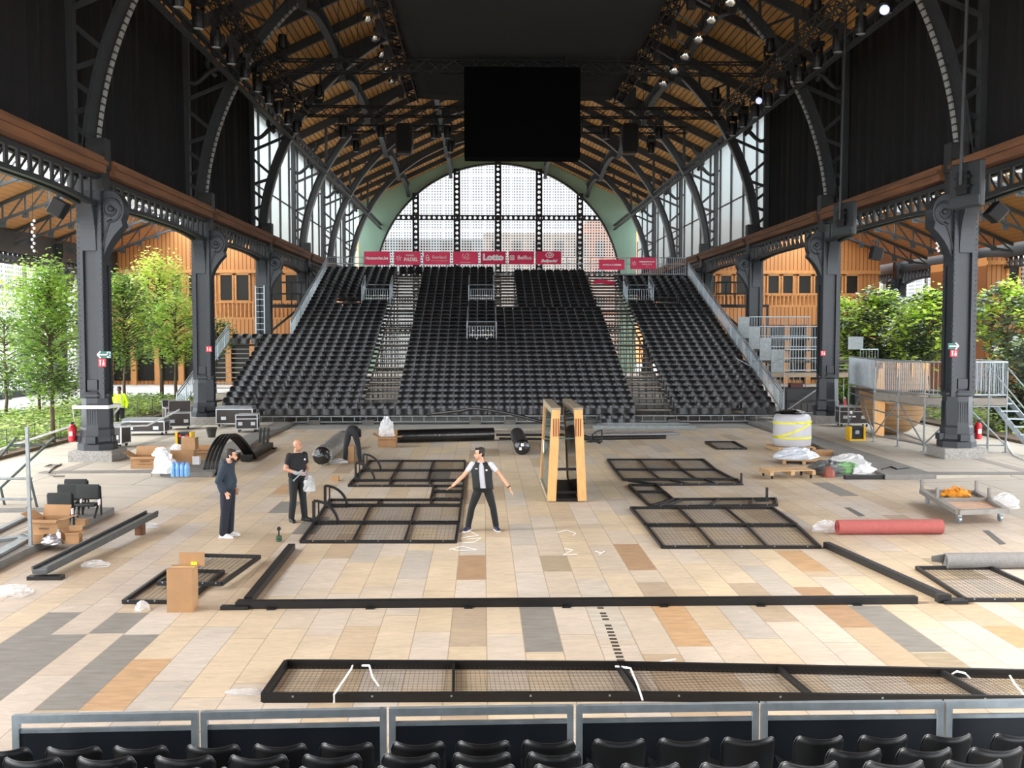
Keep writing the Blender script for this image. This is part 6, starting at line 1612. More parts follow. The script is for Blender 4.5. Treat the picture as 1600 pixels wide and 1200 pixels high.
# --- stepped scaffold beside the stand
r = thing('scaffold_stair', 'stepped scaffold with grey panels and railings right of the grandstand', 'scaffold', PY(1225, 655, 46.0))
Y0_ = 45.6
lev = [((1205, 546, 1226, 582), 47.6), ((1187, 527.5, 1205, 563), 49.6), ((1170, 510, 1187.5, 545), 51.6), ((1153, 495, 1171, 528), 53.6)]
for i, ((xa, ya, xb, yb), Y) in enumerate(lev):
    a, c = PY(xa, yb, Y), PY(xb, ya, Y); obj('grey_panel', MB().bx(a.x, c.x, Y, Y + .04, a.z, c.z), galv_d, r)
    xr = PY((1288, 1288, 1290, 1266)[i], 500, Y).x + (0 if i else 0)
    obj('deck', MB().bx(a.x, xr + (4.0 if i < 2 else 0), Y - .05, Y + 1.3, a.z - .12, a.z - .02), decks, r)
    rail_run(r, [(c.x, Y, a.z), (xr, Y, a.z)], c.z - a.z)
    mb = MB()
    for xx in (a.x, c.x, (c.x + xr) / 2, xr): mb.cyl((xx, Y + .6, .0), (xx, Y + .6, a.z - .1), .03, 6)
    obj('standard', mb, galv_d, r)
a = PY(1314, 583, 47.6); c = PY(1372, 546, 47.6); rail_run(r, [(a.x + .9, 47.6, a.z), (c.x, 47.6, a.z)], c.z - a.z)
for i in range(6): obj('tread', MB().bx(a.x - .1, a.x + 1.25 - .06 * i, 49.2 + .3 * i, 49.45 + .3 * i, a.z + .12 + .17 * i, a.z + .16 + .17 * i), stepm, r)
e0, e1 = PY(1325, 546, 50), PY(1349, 526, 50); obj('grey_panel', MB().bx(e0.x, e1.x, 50, 50.04, e0.z, e1.z), galv_d, r)
mb = MB(); mb.bar(PY(1205, 586, 47.5), PY(1362, 586, 47.5), .05, .2); obj('edge_board', mb, mat('edge_brown', (150, 132, 112), .7), r)
mb = MB(); f_ = lambda x0, y0, x1, y1, rr=.03: mb.cyl(PY(x0, y0, 47.4), PY(x1, y1, 47.4), rr, 6)
f_(1225, 546, 1225, 660); f_(1228, 642, 1286, 602); f_(1225, 645, 1290, 645, .02); f_(1318, 592, 1318, 655, .02); f_(1333, 592, 1341, 620); f_(1277, 600, 1277, 655, .02); f_(1150, 560, 1225, 600, .02); f_(1180, 580, 1225, 560, .02); obj('brace_tube', mb, galv_d, r)
e0, e1 = PY(1229, 650, 47.9), PY(1284, 607, 47.9)
r = thing('equipment_rack', 'black equipment racks in the dark under the stepped scaffold', 'equipment', Vector(((e0.x + e1.x) / 2, 48.3, .12)))
obj('rack_frame', MB().bx(e0.x, e1.x, 47.9, 48.8, .12, 1.35), black, r); obj('shelf', MB().bx(e0.x, e1.x, 47.85, 47.9, .7, .75).bx(e0.x, e1.x, 47.85, 47.9, 1.3, 1.35), rig, r); obj('top_box', MB().bx(e0.x + .2, e0.x + .8, 48.0, 48.4, 1.35, 1.55), mat('dark_red', (80, 30, 30), .6), r)
for s in range(5): obj('unit', MB().bx(e0.x + .1 + .3 * s, e0.x + .34 + .3 * s, 47.87, 47.92, .2, .6), casem, r)
# --- black service platforms and ladder on the columns
def service(label, x0, x1, yd, yt, Y, braces):
    a, c = PY(x0, yd, Y), PY(x1, yd, Y); t = PY(x0, yt, Y).z; r = thing('service_platform', label, 'platform', (a + c) / 2, 'black service platforms'); z = a.z
    obj('deck', MB().bx(a.x, c.x, Y - .4, Y + .8, z - .12, z + .04), rig, r); mb = MB()
    for zz in (t, (t + z) / 2): mb.bar((a.x, Y - .35, zz), (c.x, Y - .35, zz), .05, .05); mb.bar((a.x, Y + .75, zz), (c.x, Y + .75, zz), .05, .05)
    for i in range(5): xx = lerp(a.x, c.x, i / 4); mb.bar((xx, Y - .35, z), (xx, Y - .35, t), .05, .05)
    obj('railing', mb, rig, r); mb = MB()
    for p_, q_ in braces: mb.bar(PY(*p_, Y), PY(*q_, Y), .09, .12)
    mb.bar((a.x + .1, Y + .6, z), (a.x + .1, Y + .6, .0), .09, .09); obj('brace', mb, rig, r)
service('black railed service platform between the far left columns', 411, 473, 477, 441, 58.5, (((424, 517), (470, 480)), ((422, 478), (422, 515))))
service('black railed service platform between the far right columns', 1117, 1176, 477, 441, 58.5, (((1118, 479), (1156, 511)), ((1168, 478), (1168, 497))))
o = obj('steel_gantry', MB().bar(PY(1172, 478, 58), PY(1201, 478, 58), .15, .14).bar(PY(1199, 478, 58), Vector((PY(1199, 478, 58).x, 58, .0)), .1, .1), rig); tag(recenter(o, PY(1186, 478, 58)), 'short black beam with a leg beside the far right column', 'beam')
a, c, t = PY(400, 517, 54.3), PY(413.5, 517, 54.3), PY(400, 446, 54.3).z; r = thing('metal_ladder', 'galvanised ladder at the third left column', 'ladder', (a + c) / 2)
for q in (a, c): obj('stile', MB().bar(q - Vector((0, 0, 4.0 + 0 * q.z)) if False else Vector((q.x, q.y, .02)), Vector((q.x, q.y, t)), .06, .06), galv, r)
for i in range(20): z = .3 + (t - .4) * i / 19; obj('rung', MB().cyl((a.x, a.y, z), (c.x, c.y, z), .02, 6), galv, r)

# --- front barrier
tops = [(18, 1117), (312, 1111.5), (606, 1106), (898, 1101.5), (1187, 1097.5), (1475, 1094.5), (1763, 1091)]
bm = mat('barrier_panel', (22, 27, 34), .45, 0, .12, 2, spec=.4)
zt = 1.1
pt = [P(x, y, zt) for x, y in tops]
for i in range(6):
    a, c = pt[i], pt[i + 1]; d = (c - a).normalized(); a2, c2 = a + d * .035, c - d * .035
    r = thing('crowd_barrier', 'galvanised crowd barrier with a dark panel, %s from the left' % ordinal(i), 'barrier', ((a.x + c.x) / 2, (a.y + c.y) / 2, 0), 'crowd barriers before the front seats')
    obj('top_rail', MB().bar(a2 - Vector((0, 0, .03)), c2 - Vector((0, 0, .03)), .05, .06), galv, r); obj('panel_rail', MB().bar(a2 - Vector((0, 0, .125)), c2 - Vector((0, 0, .125)), .03, .03), galv, r)
    for q in (a2, c2): obj('upright', MB().bar((q.x, q.y, 0), (q.x, q.y, zt), .05, .05), galv, r)
    obj('panel', MB().bar(a2 - Vector((0, 0, .6)), c2 - Vector((0, 0, .6)), .02, .92), bm, r)
    obj('foot', MB().box((a2.x + .1, a2.y + .2, .015), (.08, .5, .03)).box((c2.x - .1, c2.y + .2, .015), (.08, .5, .03)), galv, r)
# --- front seats (seen from behind)
shell_m = mat('shell_plastic', (18, 19, 21), .42, 0, .1, 10, spec=.55); rim_m = mat('shell_rim', (26, 28, 30), .35, 0, .1, 10, spec=.7)
def shell_fn(w, u, v):
    """v 0..1 backrest from bottom to top"""
    x = (u - .5) * 2; z = -.42 + .42 * v; top = -.028 * math.cos(x * PI * .5 * .9) * v ** 3 + .0
    rc = max(0, abs(x) - .78) / .22; z -= .07 * rc ** 2.2 * (v ** 6)
    return Vector((x * w * (1 - .06 * (1 - v)), .07 * abs(x) ** 2.5 + .10 * (1 - v) ** 2 * .3 - .06 * v, z + top))
def front_chair():
    r = thing('shell_chair', 'x', 'chair', (0, 0, 0), 'black shell chairs along the bottom of the picture'); w = .195
    mb = MB(); mb.grid(lambda u, v: shell_fn(w, u, v), 17, 9)
    mb.grid(lambda u, v: Vector(((u - .5) * 2 * w * .94, .10 + .40 * v, -.42 - .03 * math.sin(PI * v) + .05 * abs((u - .5) * 2) ** 3)), 13, 6)
    obj('shell', mb, shell_m, r, smooth=True, solid=.012)
    e = [shell_fn(w, 0, i / 6) for i in range(7)] + [shell_fn(w, i / 20, 1) for i in range(1, 21)] + [shell_fn(w, 1, 1 - i / 6) for i in range(1, 7)]
    obj('rim', MB().tube(e, .0068, 6), rim_m, r, smooth=True)
    mb = MB()
    for s in (-1, 1): mb.bar((s * .215, .0, -.3), (s * .215, .0, -.75), .02, .03).bar((s * .2, .0, -.3), (s * .235, .0, -.3), .03, .03).bar((s * .215, .0, -.42), (s * .205, .3, -.46), .02, .02)
    mb.bar((-.22, .02, -.52), (.22, .02, -.52), .03, .03); obj('bracket', mb, galv, r)
    return r
fc = front_chair(); nf = 0
rowsF = [(7.25, 1.14, [(-38, 48), (71, 158), (176, 262), (290, 375), (395, 480), (499, 584), (611, 696), (712, 798), (815, 900), (925, 1010), (1027, 1112), (1127, 1213), (1240, 1320), (1340, 1421), (1440, 1521), (1549, 1630)], 'far', (1164, 1141)),
         (6.62, 1.29, [(-112, -20), (4, 96), (119, 211), (241, 335), (357, 450), (472, 565), (596, 688), (706, 800), (822, 909), (1290, 1380), (1400, 1490), (1511, 1602)], 'middle', (1179, 1162)),
         (6.02, 1.46, [(-30, 68), (95, 193), (220, 318), (342, 440), (464, 562), (586, 684), (709, 807), (832, 930), (967, 1065), (1091, 1189), (1215, 1312), (1347, 1447), (1471, 1570)], 'near', (1197, 1181))]
for Y, z, lst, nm, (yl, yr) in rowsF:
    for i, (xa, xb) in enumerate(lst):
        xm_ = (xa + xb) / 2; q = PY(xm_, lerp(yl, yr, xm_ / 1600), Y - .028 * (xm_ - 800) / 1600 * 7)
        lab = 'black shell chair, %s of the bottom rows, %s from the left' % (nm, ordinal(i))
        sc = (xb - xa) * q.y / 1600 / .39
        if nf == 0: o = fc; o.location = q; o['label'] = lab
        else: o = dup(fc, q, 0, lab)
        o.scale = (sc, 1, 1); nf += 1
mb = MB()
for Y, z in ((7.25, .37), (6.62, .54), (6.02, .71)): mb.bx(-6, 7.5, Y - .3, Y + .32, -.02, z)
struct('seating_riser', mb, decks, 'stepped deck carrying the nearest chairs', 'riser')
# ================================================================== PEOPLE
skin = mat('skin', (196, 150, 122), .55, 0, .06, 8); skin2 = mat('skin_tan', (176, 128, 102), .55, 0, .06, 8); skin3 = mat('skin_dark', (74, 52, 42), .55, 0, .06, 8)
hairm = mat('hair_dark', (34, 27, 24), .7, 0, .2, 30)
def fused(name, mb, m, parent, voxel=.011, sm=6, fac=.5):
    """melt the overlapping forms of mb into one continuous skin"""
    me = bpy.data.meshes.new('tmp'); me.from_pydata(mb.v, [], mb.f); me.update()
    t = bpy.data.objects.new('tmp', me); COL.objects.link(t)
    a = t.modifiers.new('r', 'REMESH'); a.mode = 'VOXEL'; a.voxel_size = voxel; a.use_smooth_shade = True
    s = t.modifiers.new('s', 'SMOOTH'); s.iterations = sm; s.factor = fac
    dg = bpy.context.evaluated_depsgraph_get(); dg.update()
    out = bpy.data.meshes.new_from_object(t.evaluated_get(dg)); bpy.data.objects.remove(t)
    out.name = name; out.materials.clear(); out.materials.append(m)
    for p in out.polygons: p.use_smooth = True
    o = bpy.data.objects.new(name, out); COL.objects.link(o); o.parent = parent
    return o
def limb(mb, pts, rad, n=10):
    for i in range(len(pts) - 1):
        mb.tube([Vector(pts[i]), Vector(pts[i + 1])], [rad[i], rad[i + 1]], n)
    for p, r in zip(pts, rad): mb.ball(p, r * .995, n, 6)
def loft(mb, secs):
    """secs: (centre, side axis half vector, front axis half vector)"""
    n = 20; vs = []
    for c, a, f in secs:
        for k in range(n):
            t = 2 * PI * k / n; ca, sa = math.cos(t), math.sin(t)
            e = .8; vs.append(Vector(c) + Vector(a) * math.copysign(abs(ca) ** e, ca) + Vector(f) * math.copysign(abs(sa) ** e, sa))
    m = len(secs)
    mb.add(vs, [(i * n + k, i * n + (k + 1) % n, (i + 1) * n + (k + 1) % n, (i + 1) * n + k) for i in range(m - 1) for k in range(n)] + [tuple(range(n - 1, -1, -1)), tuple((m - 1) * n + k for k in range(n))])
def hand(mb, wrist, d, side, curl=.5):
    """palm and five fingers from the wrist along d; side = direction of the thumb"""
    w = Vector(wrist); d = Vector(d).normalized(); s = Vector(side); s = (s - d * s.dot(d)).normalized(); nrm = d.cross(s)
    loft(mb, [(w, s * .026, nrm * .018), (w + d * .05, s * .038, nrm * .014), (w + d * .095, s * .04, nrm * .012)])
    for i, L in enumerate((.070, .08, .074, .058)):
        b = w + d * .09 + s * (.03 - .02 * i); k = b + d * L * .5 + nrm * L * .12 * curl; e = k + (d * (1 - .5 * curl) + nrm * .8 * curl).normalized() * L * .5
        limb(mb, [b, k, e], [.0095, .009, .0075], 6)
    b = w + d * .03 + s * .028; limb(mb, [b, b + d * .035 + s * .03, b + d * .07 + s * .035 + nrm * .01], [.012, .0105, .009], 6)
def head_forms(mb, c, f, u):
    """skull, jaw, nose, ears, eye sockets; f = facing, u = up"""
    f = Vector(f).normalized(); u = Vector(u).normalized(); s = f.cross(u).normalized(); c = Vector(c)
    M = Matrix((s, f, u)).transposed()
    def E(off, r, sc): mb.lathe([(max(1e-4, r * math.sin(PI * j / 8)), -r * math.cos(PI * j / 8)) for j in range(9)], c + M @ Vector(off), 14, M=M @ Matrix.Diagonal(sc))
    E((0, -.012, .03), .1, (.78, .95, .9)); E((0, .02, -.03), .085, (.76, .85, 1.05)); E((0, .05, -.085), .04, (.95, .8, .7))
    E((0, .098, -.025), .018, (.8, .95, 1.5)); E((0, .085, -.068), .026, (1.0, .6, .45)); E((0, .082, .022), .05, (1.1, .25, .25))
    for q in (-1, 1): E((q * .078, -.008, -.02), .03, (.3, .6, 1)); E((q * .03, .086, -.0), .012, (1.1, .5, .6))
def hair_cap(parent, c, f, u, m, back=.0, vol=1.0, fringe=0.0):
    f = Vector(f).normalized(); u = Vector(u).normalized(); s = f.cross(u).normalized(); c = Vector(c); M = Matrix((s, f, u)).transposed(); mb = MB()
    def E(off, r, sc): mb.lathe([(max(1e-4, r * math.sin(PI * j / 8)), -r * math.cos(PI * j / 8)) for j in range(9)], c + M @ Vector(off), 14, M=M @ Matrix.Diagonal(sc))
    E((0, -.03, .058), .1 * vol, (.82, .9, .74)); E((0, -.055, .0), .085 * vol, (.9, .6, .9)); E((0, .045 + fringe, .098), .05 * vol, (1.15, .75, .5))
    for q in (-1, 1): E((q * .062, .0, .03), .04, (.5, 1, 1.1))
    return fused('hair', mb, m, parent, .01, 3)
def eyes(parent, c, f, u, m=None, beard=None, brow=True):
    f = Vector(f).normalized(); u = Vector(u).normalized(); s = f.cross(u).normalized(); c = Vector(c); mb = MB()
    for q in (-1, 1):
        mb.ball(c + s * q * .03 + f * .09 + u * .002, .0085, 8, 5)
        if brow: mb.bar(c + s * q * .014 + f * .094 + u * .024, c + s * q * .05 + f * .082 + u * .024, .01, .007)
    obj('eyes_and_brows', mb, hairm, parent, world=False)
    obj('mouth', MB().bar(c - s * .02 + f * .1 - u * .066, c + s * .02 + f * .1 - u * .066, .008, .005), mat('lip', (150, 92, 82), .6), parent, world=False)
    if beard:
        mb = MB(); M = Matrix((s, f, u)).transposed()
        for off, r, sc in (((0, .055, -.085), .05, (1.1, .75, .75)), ((.05, .03, -.065), .035, (.6, 1, 1.2)), ((-.05, .03, -.065), .035, (.6, 1, 1.2))):
            mb.lathe([(max(1e-4, r * math.sin(PI * j / 8)), -r * math.cos(PI * j / 8)) for j in range(9)], c + M @ Vector(off), 12, M=M @ Matrix.Diagonal(sc))
        fused('beard', mb, hairm, parent, .01, 3)
def shoe(parent, ankle, d, m, sole=None, up=0):
    a = Vector(ankle); a.z = 0; d = Vector((d[0], d[1], 0)).normalized(); s = Vector((d.y, -d.x, 0)); u = Vector((0, 0, 1)); mb = MB()
    loft(mb, [(a - d * .075 + u * .045, s * .036, u * .042), (a + u * .06, s * .044, u * .056), (a + d * .09 + u * .042, s * .048, u * .04), (a + d * .16 + u * .032, s * .045, u * .03), (a + d * .2 + u * .025, s * .028, u * .02)])
    o = fused('shoe', mb, m, parent, .01, 3)
    mb = MB(); loft(mb, [(a - d * .085 + u * .012, s * .034, u * .012), (a + u * .012, s * .045, u * .012), (a + d * .1 + u * .012, s * .05, u * .012), (a + d * .2 + u * .012, s * .034, u * .011)])
    so = obj('sole', mb, sole or whitem, o, world=False, smooth=True)
def person(label, base, yaw, J, look, top_m, leg_m, shoe_m, skin_m, sleeve='long', hair=True, beard=False, belly=1.0, glove=None, group=None, sole=None, hood=False, hairm_=None):
    """J: joint name -> local position (facing -Y, x to the viewer's right); look: head direction in the same frame"""
    r = thing('person', label, 'person', base, group, rotz=yaw)
    V = {k: Vector(v) for k, v in J.items() if isinstance(v, tuple)}
    pel, chest, neck, head = V['pelvis'], V['chest'], V['neck'], V['head']
    sd = (V['shR'] - V['shL']).normalized(); spine = (neck - pel).normalized(); fr = sd.cross(spine).normalized()
    if fr.dot(Vector((0, -1, 0))) < 0 and J.get('flip') is None: fr = -fr
    tw = (V['shR'] - V['shL']).length / 2
    def torso(mb, g, low=-.06, b=1.0):
        hs = (V['hipR'] - V['hipL']).normalized()
        loft(mb, [(pel + spine * low, hs * (.155 + g), fr * (.1 + g)), (pel + spine * .05, hs * (.165 + g) * min(b, 1.12), fr * (.112 + g) * b), (lerp(pel, chest, .5) + fr * .015 * b, sd * (.155 + g) * min(b, 1.15), fr * (.11 + g) * b), (chest, sd * (tw * .9 + g), fr * (.118 + g)), (lerp(chest, neck, .55), sd * (tw * .88 + g), fr * (.1 + g)), (lerp(chest, neck, .85), sd * (tw * .5 + g), fr * (.075 + g)), (neck - spine * .01, sd * .065, fr * .06)])
    # the body: one continuous surface
    mb = MB(); torso(mb, -.012)
    limb(mb, [neck - spine * .05, neck + spine * .02, head - Vector((0, 0, .05))], [.066, .06, .056])
    head_forms(mb, head, look, J.get('headup', (0, 0, 1)))
    for s in 'LR':
        sh, el, wr = V['sh' + s], V['el' + s], V['wr' + s]
        limb(mb, [sh, lerp(sh, el, .5), el, lerp(el, wr, .35), wr], [.058, .05, .042, .042, .029])
        hd = J.get('hand' + s, (wr - el)); hand(mb, wr, hd, J.get('thumb' + s, (0, -1, 0)), J.get('curl' + s, .5))
        hp, kn, an = V['hip' + s], V['kn' + s], V['an' + s]
        limb(mb, [hp, lerp(hp, kn, .5), kn, lerp(kn, an, .35), an], [.085, .075, .055, .055, .038])
    fused('body', mb, skin_m, r, .0085, 4)
    # trousers
    mb = MB(); hs = (V['hipR'] - V['hipL']).normalized()
    loft(mb, [(pel - spine * .10, hs * .13, fr * .1), (pel - spine * .03, hs * .172, fr * .122 * min(1.1, belly)), (pel + spine * .05, hs * .168, fr * .118 * min(1.12, belly)), (pel + spine * .09, hs * .16, fr * .112 * min(1.12, belly))])
    for s in 'LR':
        hp, kn, an = V['hip' + s], V['kn' + s], V['an' + s]; w = J.get('legw', 1.0)
        limb(mb, [hp, lerp(hp, kn, .45), kn, lerp(kn, an, .4), an + Vector((0, 0, .01))], [.104 * w, .095 * w, .076 * w, .075 * w, .068 * w])
    fused('trousers', mb, leg_m, r, .012, 5)
    # upper garment
    mb = MB(); torso(mb, .018, -.05 if sleeve != 'vest' else -.03, belly)
    cut = {'long': 1.0, 'short': .55, 'vest': .5}[sleeve]
    for s in 'LR':
        sh, el, wr = V['sh' + s], V['el' + s], V['wr' + s]
        if sleeve == 'long': limb(mb, [sh, lerp(sh, el, .5), el, lerp(el, wr, .5), lerp(el, wr, .93)], [.082, .072, .062, .056, .045])
        else: limb(mb, [sh, lerp(sh, el, cut * .6), lerp(sh, el, cut)], [.074, .062, .058])
    if hood: mb.ball(neck - fr * .07 - spine * .01, .09, 14, 8, (1.15, 1, .75)); 
    fused({'long': 'jacket', 'short': 'polo_shirt', 'vest': 't_shirt'}[sleeve], mb, top_m, r, .012, 4)
    if sleeve != 'long' or not hood:
        pass
    hu = J.get('headup', (0, 0, 1))
    if hair: hair_cap(r, head, look, hu, hairm_ or hairm, fringe=.0 if beard else .012)
    eyes(r, head, look, hu, beard=beard)
    for s in 'LR': shoe(r, V['an' + s], J.get('foot' + s, (0, -1, 0)), shoe_m, sole)
    return r, V, fr, sd, spine
navy = mat('navy_cloth', (38, 50, 62), .85, 0, .12, 9); navyp = mat('navy_trouser', (24, 27, 40), .85, 0, .12, 9); blk = mat('black_cloth', (18, 19, 22), .85, 0, .15, 9); blkp = mat('charcoal_trouser', (30, 33, 36), .85, 0, .15, 9)
wht = mat('white_cotton', (192, 194, 202), .8, 0, .04, 9); trainers = mat('white_trainer', (214, 216, 220), .6, 0, .1, 14); blks = mat('black_shoe', (26, 25, 26), .6, 0, .15, 9); shp = mat('navy_shoe', (34, 36, 62), .6, 0, .3, 20)
base_J = dict(pelvis=(0, 0, .95), chest=(0, 0, 1.27), neck=(0, .01, 1.47), head=(0, -.01, 1.63), shL=(-.18, 0, 1.40), shR=(.18, 0, 1.40), hipL=(-.09, 0, .91), hipR=(.09, 0, .91))
# 1. man in a navy hooded jacket, seen in profile, facing right
J = dict(base_J); J.update(pelvis=(0, .03, .95), chest=(0, .01, 1.27), neck=(0, -.02, 1.47), head=(0, -.09, 1.60), elL=(-.27, .09, 1.13), wrL=(-.24, -.05, .93), elR=(.27, .08, 1.13), wrR=(.23, -.06, .94), knL=(-.11, .02, .50), anL=(-.12, .06, .09), knR=(.11, .0, .50), anR=(.12, .02, .09), legw=1.14,
         handL=(.1, -.35, -1), handR=(-.1, -.35, -1), footL=(-.1, -1, 0), footR=(.1, -1, 0), curlL=.8, curlR=.8)
p = P(357, 839); person('bearded person in navy hooded jacket and white trainers, standing in profile', p, PI / 2 - .12, J, (0, -1, -.12), navy, navyp, trainers, skin, 'long', True, True, 1.32, hood=True)
# 2. bald man with gloves
J = dict(base_J); J.update(head=(0, -.04, 1.62), elL=(-.27, .02, 1.13), wrL=(-.14, -.24, 1.06), elR=(.26, .02, 1.12), wrR=(.06, -.27, 1.04), knL=(-.11, -.02, .50), anL=(-.11, .06, .09), knR=(.12, -.02, .5), anR=(.16, -.02, .09), handL=(.8, -.5, -.1), handR=(-.3, -.6, -.5), thumbL=(0, 0, 1), thumbR=(0, 0, 1), curlL=1, curlR=1, footL=(-.25, -1, 0), footR=(.35, -1, 0))
p = P(465, 815); r, V, fr, sd, spn = person('bald person in black polo shirt, holding a plastic bag and a tool', p, .72, J, (.38, -1, .02), blk, blkp, blks, skin2, 'short', False, False, 1.08, sole=blks)
glv = mat('grey_glove', (150, 150, 152), .8, 0, .1, 12)
for s in 'LR':
    mb = MB(); hand(mb, V['wr' + s], J['hand' + s], J['thumb' + s], 1); mb2 = MB(); limb(mb2, [lerp(V['wr' + s], V['el' + s], .18), V['wr' + s]], [.037, .036]); mb.merge(mb2)
    mb.v = [tuple(V['wr' + s] + (Vector(q) - V['wr' + s]) * 1.16) for q in mb.v]; fused('glove', mb, glv, r, .009, 3)
obj('shirt_emblem', MB().ball(V['chest'] + fr * .142 + sd * .1 + Vector((0, 0, .05)), .02, 8, 5), whitem, r, world=False)
wp = Matrix.Rotation(.72, 4, 'Z') @ (V['wrR'] + Vector((.0, -.08, -.1))) + p
bt = bag('clear plastic bag of parts held by the bald person', wp - Vector((-.02, .0, .26)), .13, .11, .3, 61, mat('grey_film', (160, 162, 160), .3, 0, .2, 8), 'bag'); 
wq = Matrix.Rotation(.72, 4, 'Z') @ (V['wrL'] + Vector((.06, -.05, 0))) + p; o = obj('screwdriver', MB().cyl(wq, wq + Vector((-.13, -.05, -.13)), .012, 8).cyl(wq + Vector((-.13, -.05, -.13)), wq + Vector((-.15, -.06, -.15)), .022, 8), galv); tag(recenter(o, wq), 'grey hand tool held by the bald person', 'tool')
# 3. man in a black vest with arms spread
J = dict(base_J); J.update(pelvis=(.03, 0, .88), chest=(-.0, 0, 1.20), neck=(-.01, .01, 1.40), head=(-.04, -.02, 1.56), shL=(-.18, 0, 1.33), shR=(.18, 0, 1.33), hipL=(-.06, 0, .84), hipR=(.12, 0, .84), elL=(-.36, -.05, 1.12), wrL=(-.57, -.13, .93), elR=(.38, -.05, 1.12), wrR=(.56, -.14, .89),
         knL=(-.2, -.04, .47), anL=(-.27, .0, .09), knR=(.23, -.03, .47), anR=(.29, .02, .09), handL=(-.8, -.25, -.5), handR=(.45, -.2, -.85), thumbL=(0, -1, .3), thumbR=(-.3, -1, .2), curlL=.25, curlR=.3, footL=(-.5, -1, 0), footR=(.3, -1, 0), legw=.92)
p = P(752.5, 829); r, V, fr, sd, spn = person('person in black vest over white T-shirt, legs apart and arms spread wide', p, 0.0, J, (-1, -.28, -.02), wht, blk, shp, skin, 'vest', True, False, 1.0)
mb = MB()     # open body warmer: two front panels and a back, a little proud of the shirt
def vest_pt(t, v):
    a = lerp(.30, 2 * PI - .30, t) - PI / 2 ; ca, sa = math.cos(a), math.sin(a)
    secs = [(V['pelvis'] + spn * -.04, .2, .14), (lerp(V['pelvis'], V['chest'], .5), .192, .152), (V['chest'], .2, .156), (lerp(V['chest'], V['neck'], .55), .18, .135), (lerp(V['chest'], V['neck'], .9), .1, .10)]
    k = v * 4; i = min(3, int(k)); w = k - i; c = lerp(secs[i][0], secs[i + 1][0], w); sx = lerp(secs[i][1], secs[i + 1][1], w); fy = lerp(secs[i][2], secs[i + 1][2], w)
    return c + sd * (sx * ca) + fr * (-fy * sa)
mb.grid(vest_pt, 40, 13); obj('body_warmer', mb, mat('vest_cloth', (21, 25, 24), .8, 0, .15, 7), r, world=False, smooth=True, solid=.022)
obj('vest_emblem', MB().ball(V['chest'] + fr * .165 + sd * .1 + Vector((0, 0, .04)), .022, 8, 5, (1, .4, .8)).box(V['chest'] + fr * .165 - sd * .1 + Vector((0, 0, .07)), (.05, .012, .012)), whitem, r, world=False)
w0 = lerp(V['wrR'], V['elR'], .06); d = (V['wrR'] - V['elR']).normalized(); obj('wrist_watch', MB().cyl(w0 - d * .012, w0 + d * .012, .037, 12), blk, r, world=False)
# 4. man bending over a carton, back to the viewer
J = dict(pelvis=(0, .0, .93), chest=(.0, .28, .98), neck=(.0, .46, .90), head=(.0, .58, .80), shL=(-.17, .42, .92), shR=(.17, .42, .92), hipL=(-.1, -.02, .88), hipR=(.1, -.02, .88), elL=(-.2, .46, .62), wrL=(-.12, .44, .40), elR=(.2, .46, .62), wrR=(.12, .44, .40), knL=(-.18, .03, .48), anL=(-.2, -.02, .09), knR=(.2, .03, .48), anR=(.24, -.02, .09), footL=(-.2, 1, 0), footR=(.3, 1, 0), headup=(0, .7, .7), flip=1, curlL=.8, curlR=.8)
p = P(550, 722); r, V, fr, sd, spn = person('person in dark clothes bending over behind the wrapped roll, back turned', p, 0, J, (0, .5, -1), blk, blkp, blks, skin, 'short', True, False, 1.0, sole=blks)
# 5. man in yellow hi-vis jacket
J = dict(base_J); J.update(elL=(-.28, .03, 1.13), wrL=(-.27, -.08, .90), elR=(.28, .03, 1.13), wrR=(.28, -.1, .92), knL=(-.1, 0, .5), anL=(-.1, .02, .09), knR=(.1, 0, .5), anR=(.1, .02, .09), footL=(-.2, -1, 0), footR=(.2, -1, 0))
p = P(187.5, 674, .12); hv = mat('hi_vis_yellow', (212, 240, 30), .7, 0, .05, 6)
r, V, fr, sd, spn = person('person in bright yellow safety jacket and black trousers behind the flight cases', p, .1, J, (.15, -1, -.05), hv, blk, blks, skin3, 'long', True, False, 1.2, sole=blks, hairm_=mat('cap_dark', (30, 34, 46), .8))
ref = mat('reflective_tape', (176, 178, 176), .35, .2)
def hoop(c, rx, ry, w=.045):
    return MB().band([Vector(c) + sd * rx * math.cos(2 * PI * i / 28) + fr * ry * math.sin(2 * PI * i / 28) for i in range(29)], (0, 0, 1), w, .008)
obj('reflective_band', hoop(lerp(V['pelvis'], V['chest'], .08), .21, .162), ref, r, world=False); obj('reflective_band', hoop(lerp(V['pelvis'], V['chest'], .62), .2, .16, .04), mat('band_grey', (110, 116, 84), .5), r, world=False)
mb = MB()
for q in (-1, 1): mb.band([V['chest'] + sd * q * .1 + fr * .152 + Vector((0, 0, z)) for z in (-.12, 0, .08)] + [V['neck'] + sd * q * .1 + fr * .04 + Vector((0, 0, -.02))], sd, .035, .006)
obj('shoulder_band', mb, ref, r, world=False)
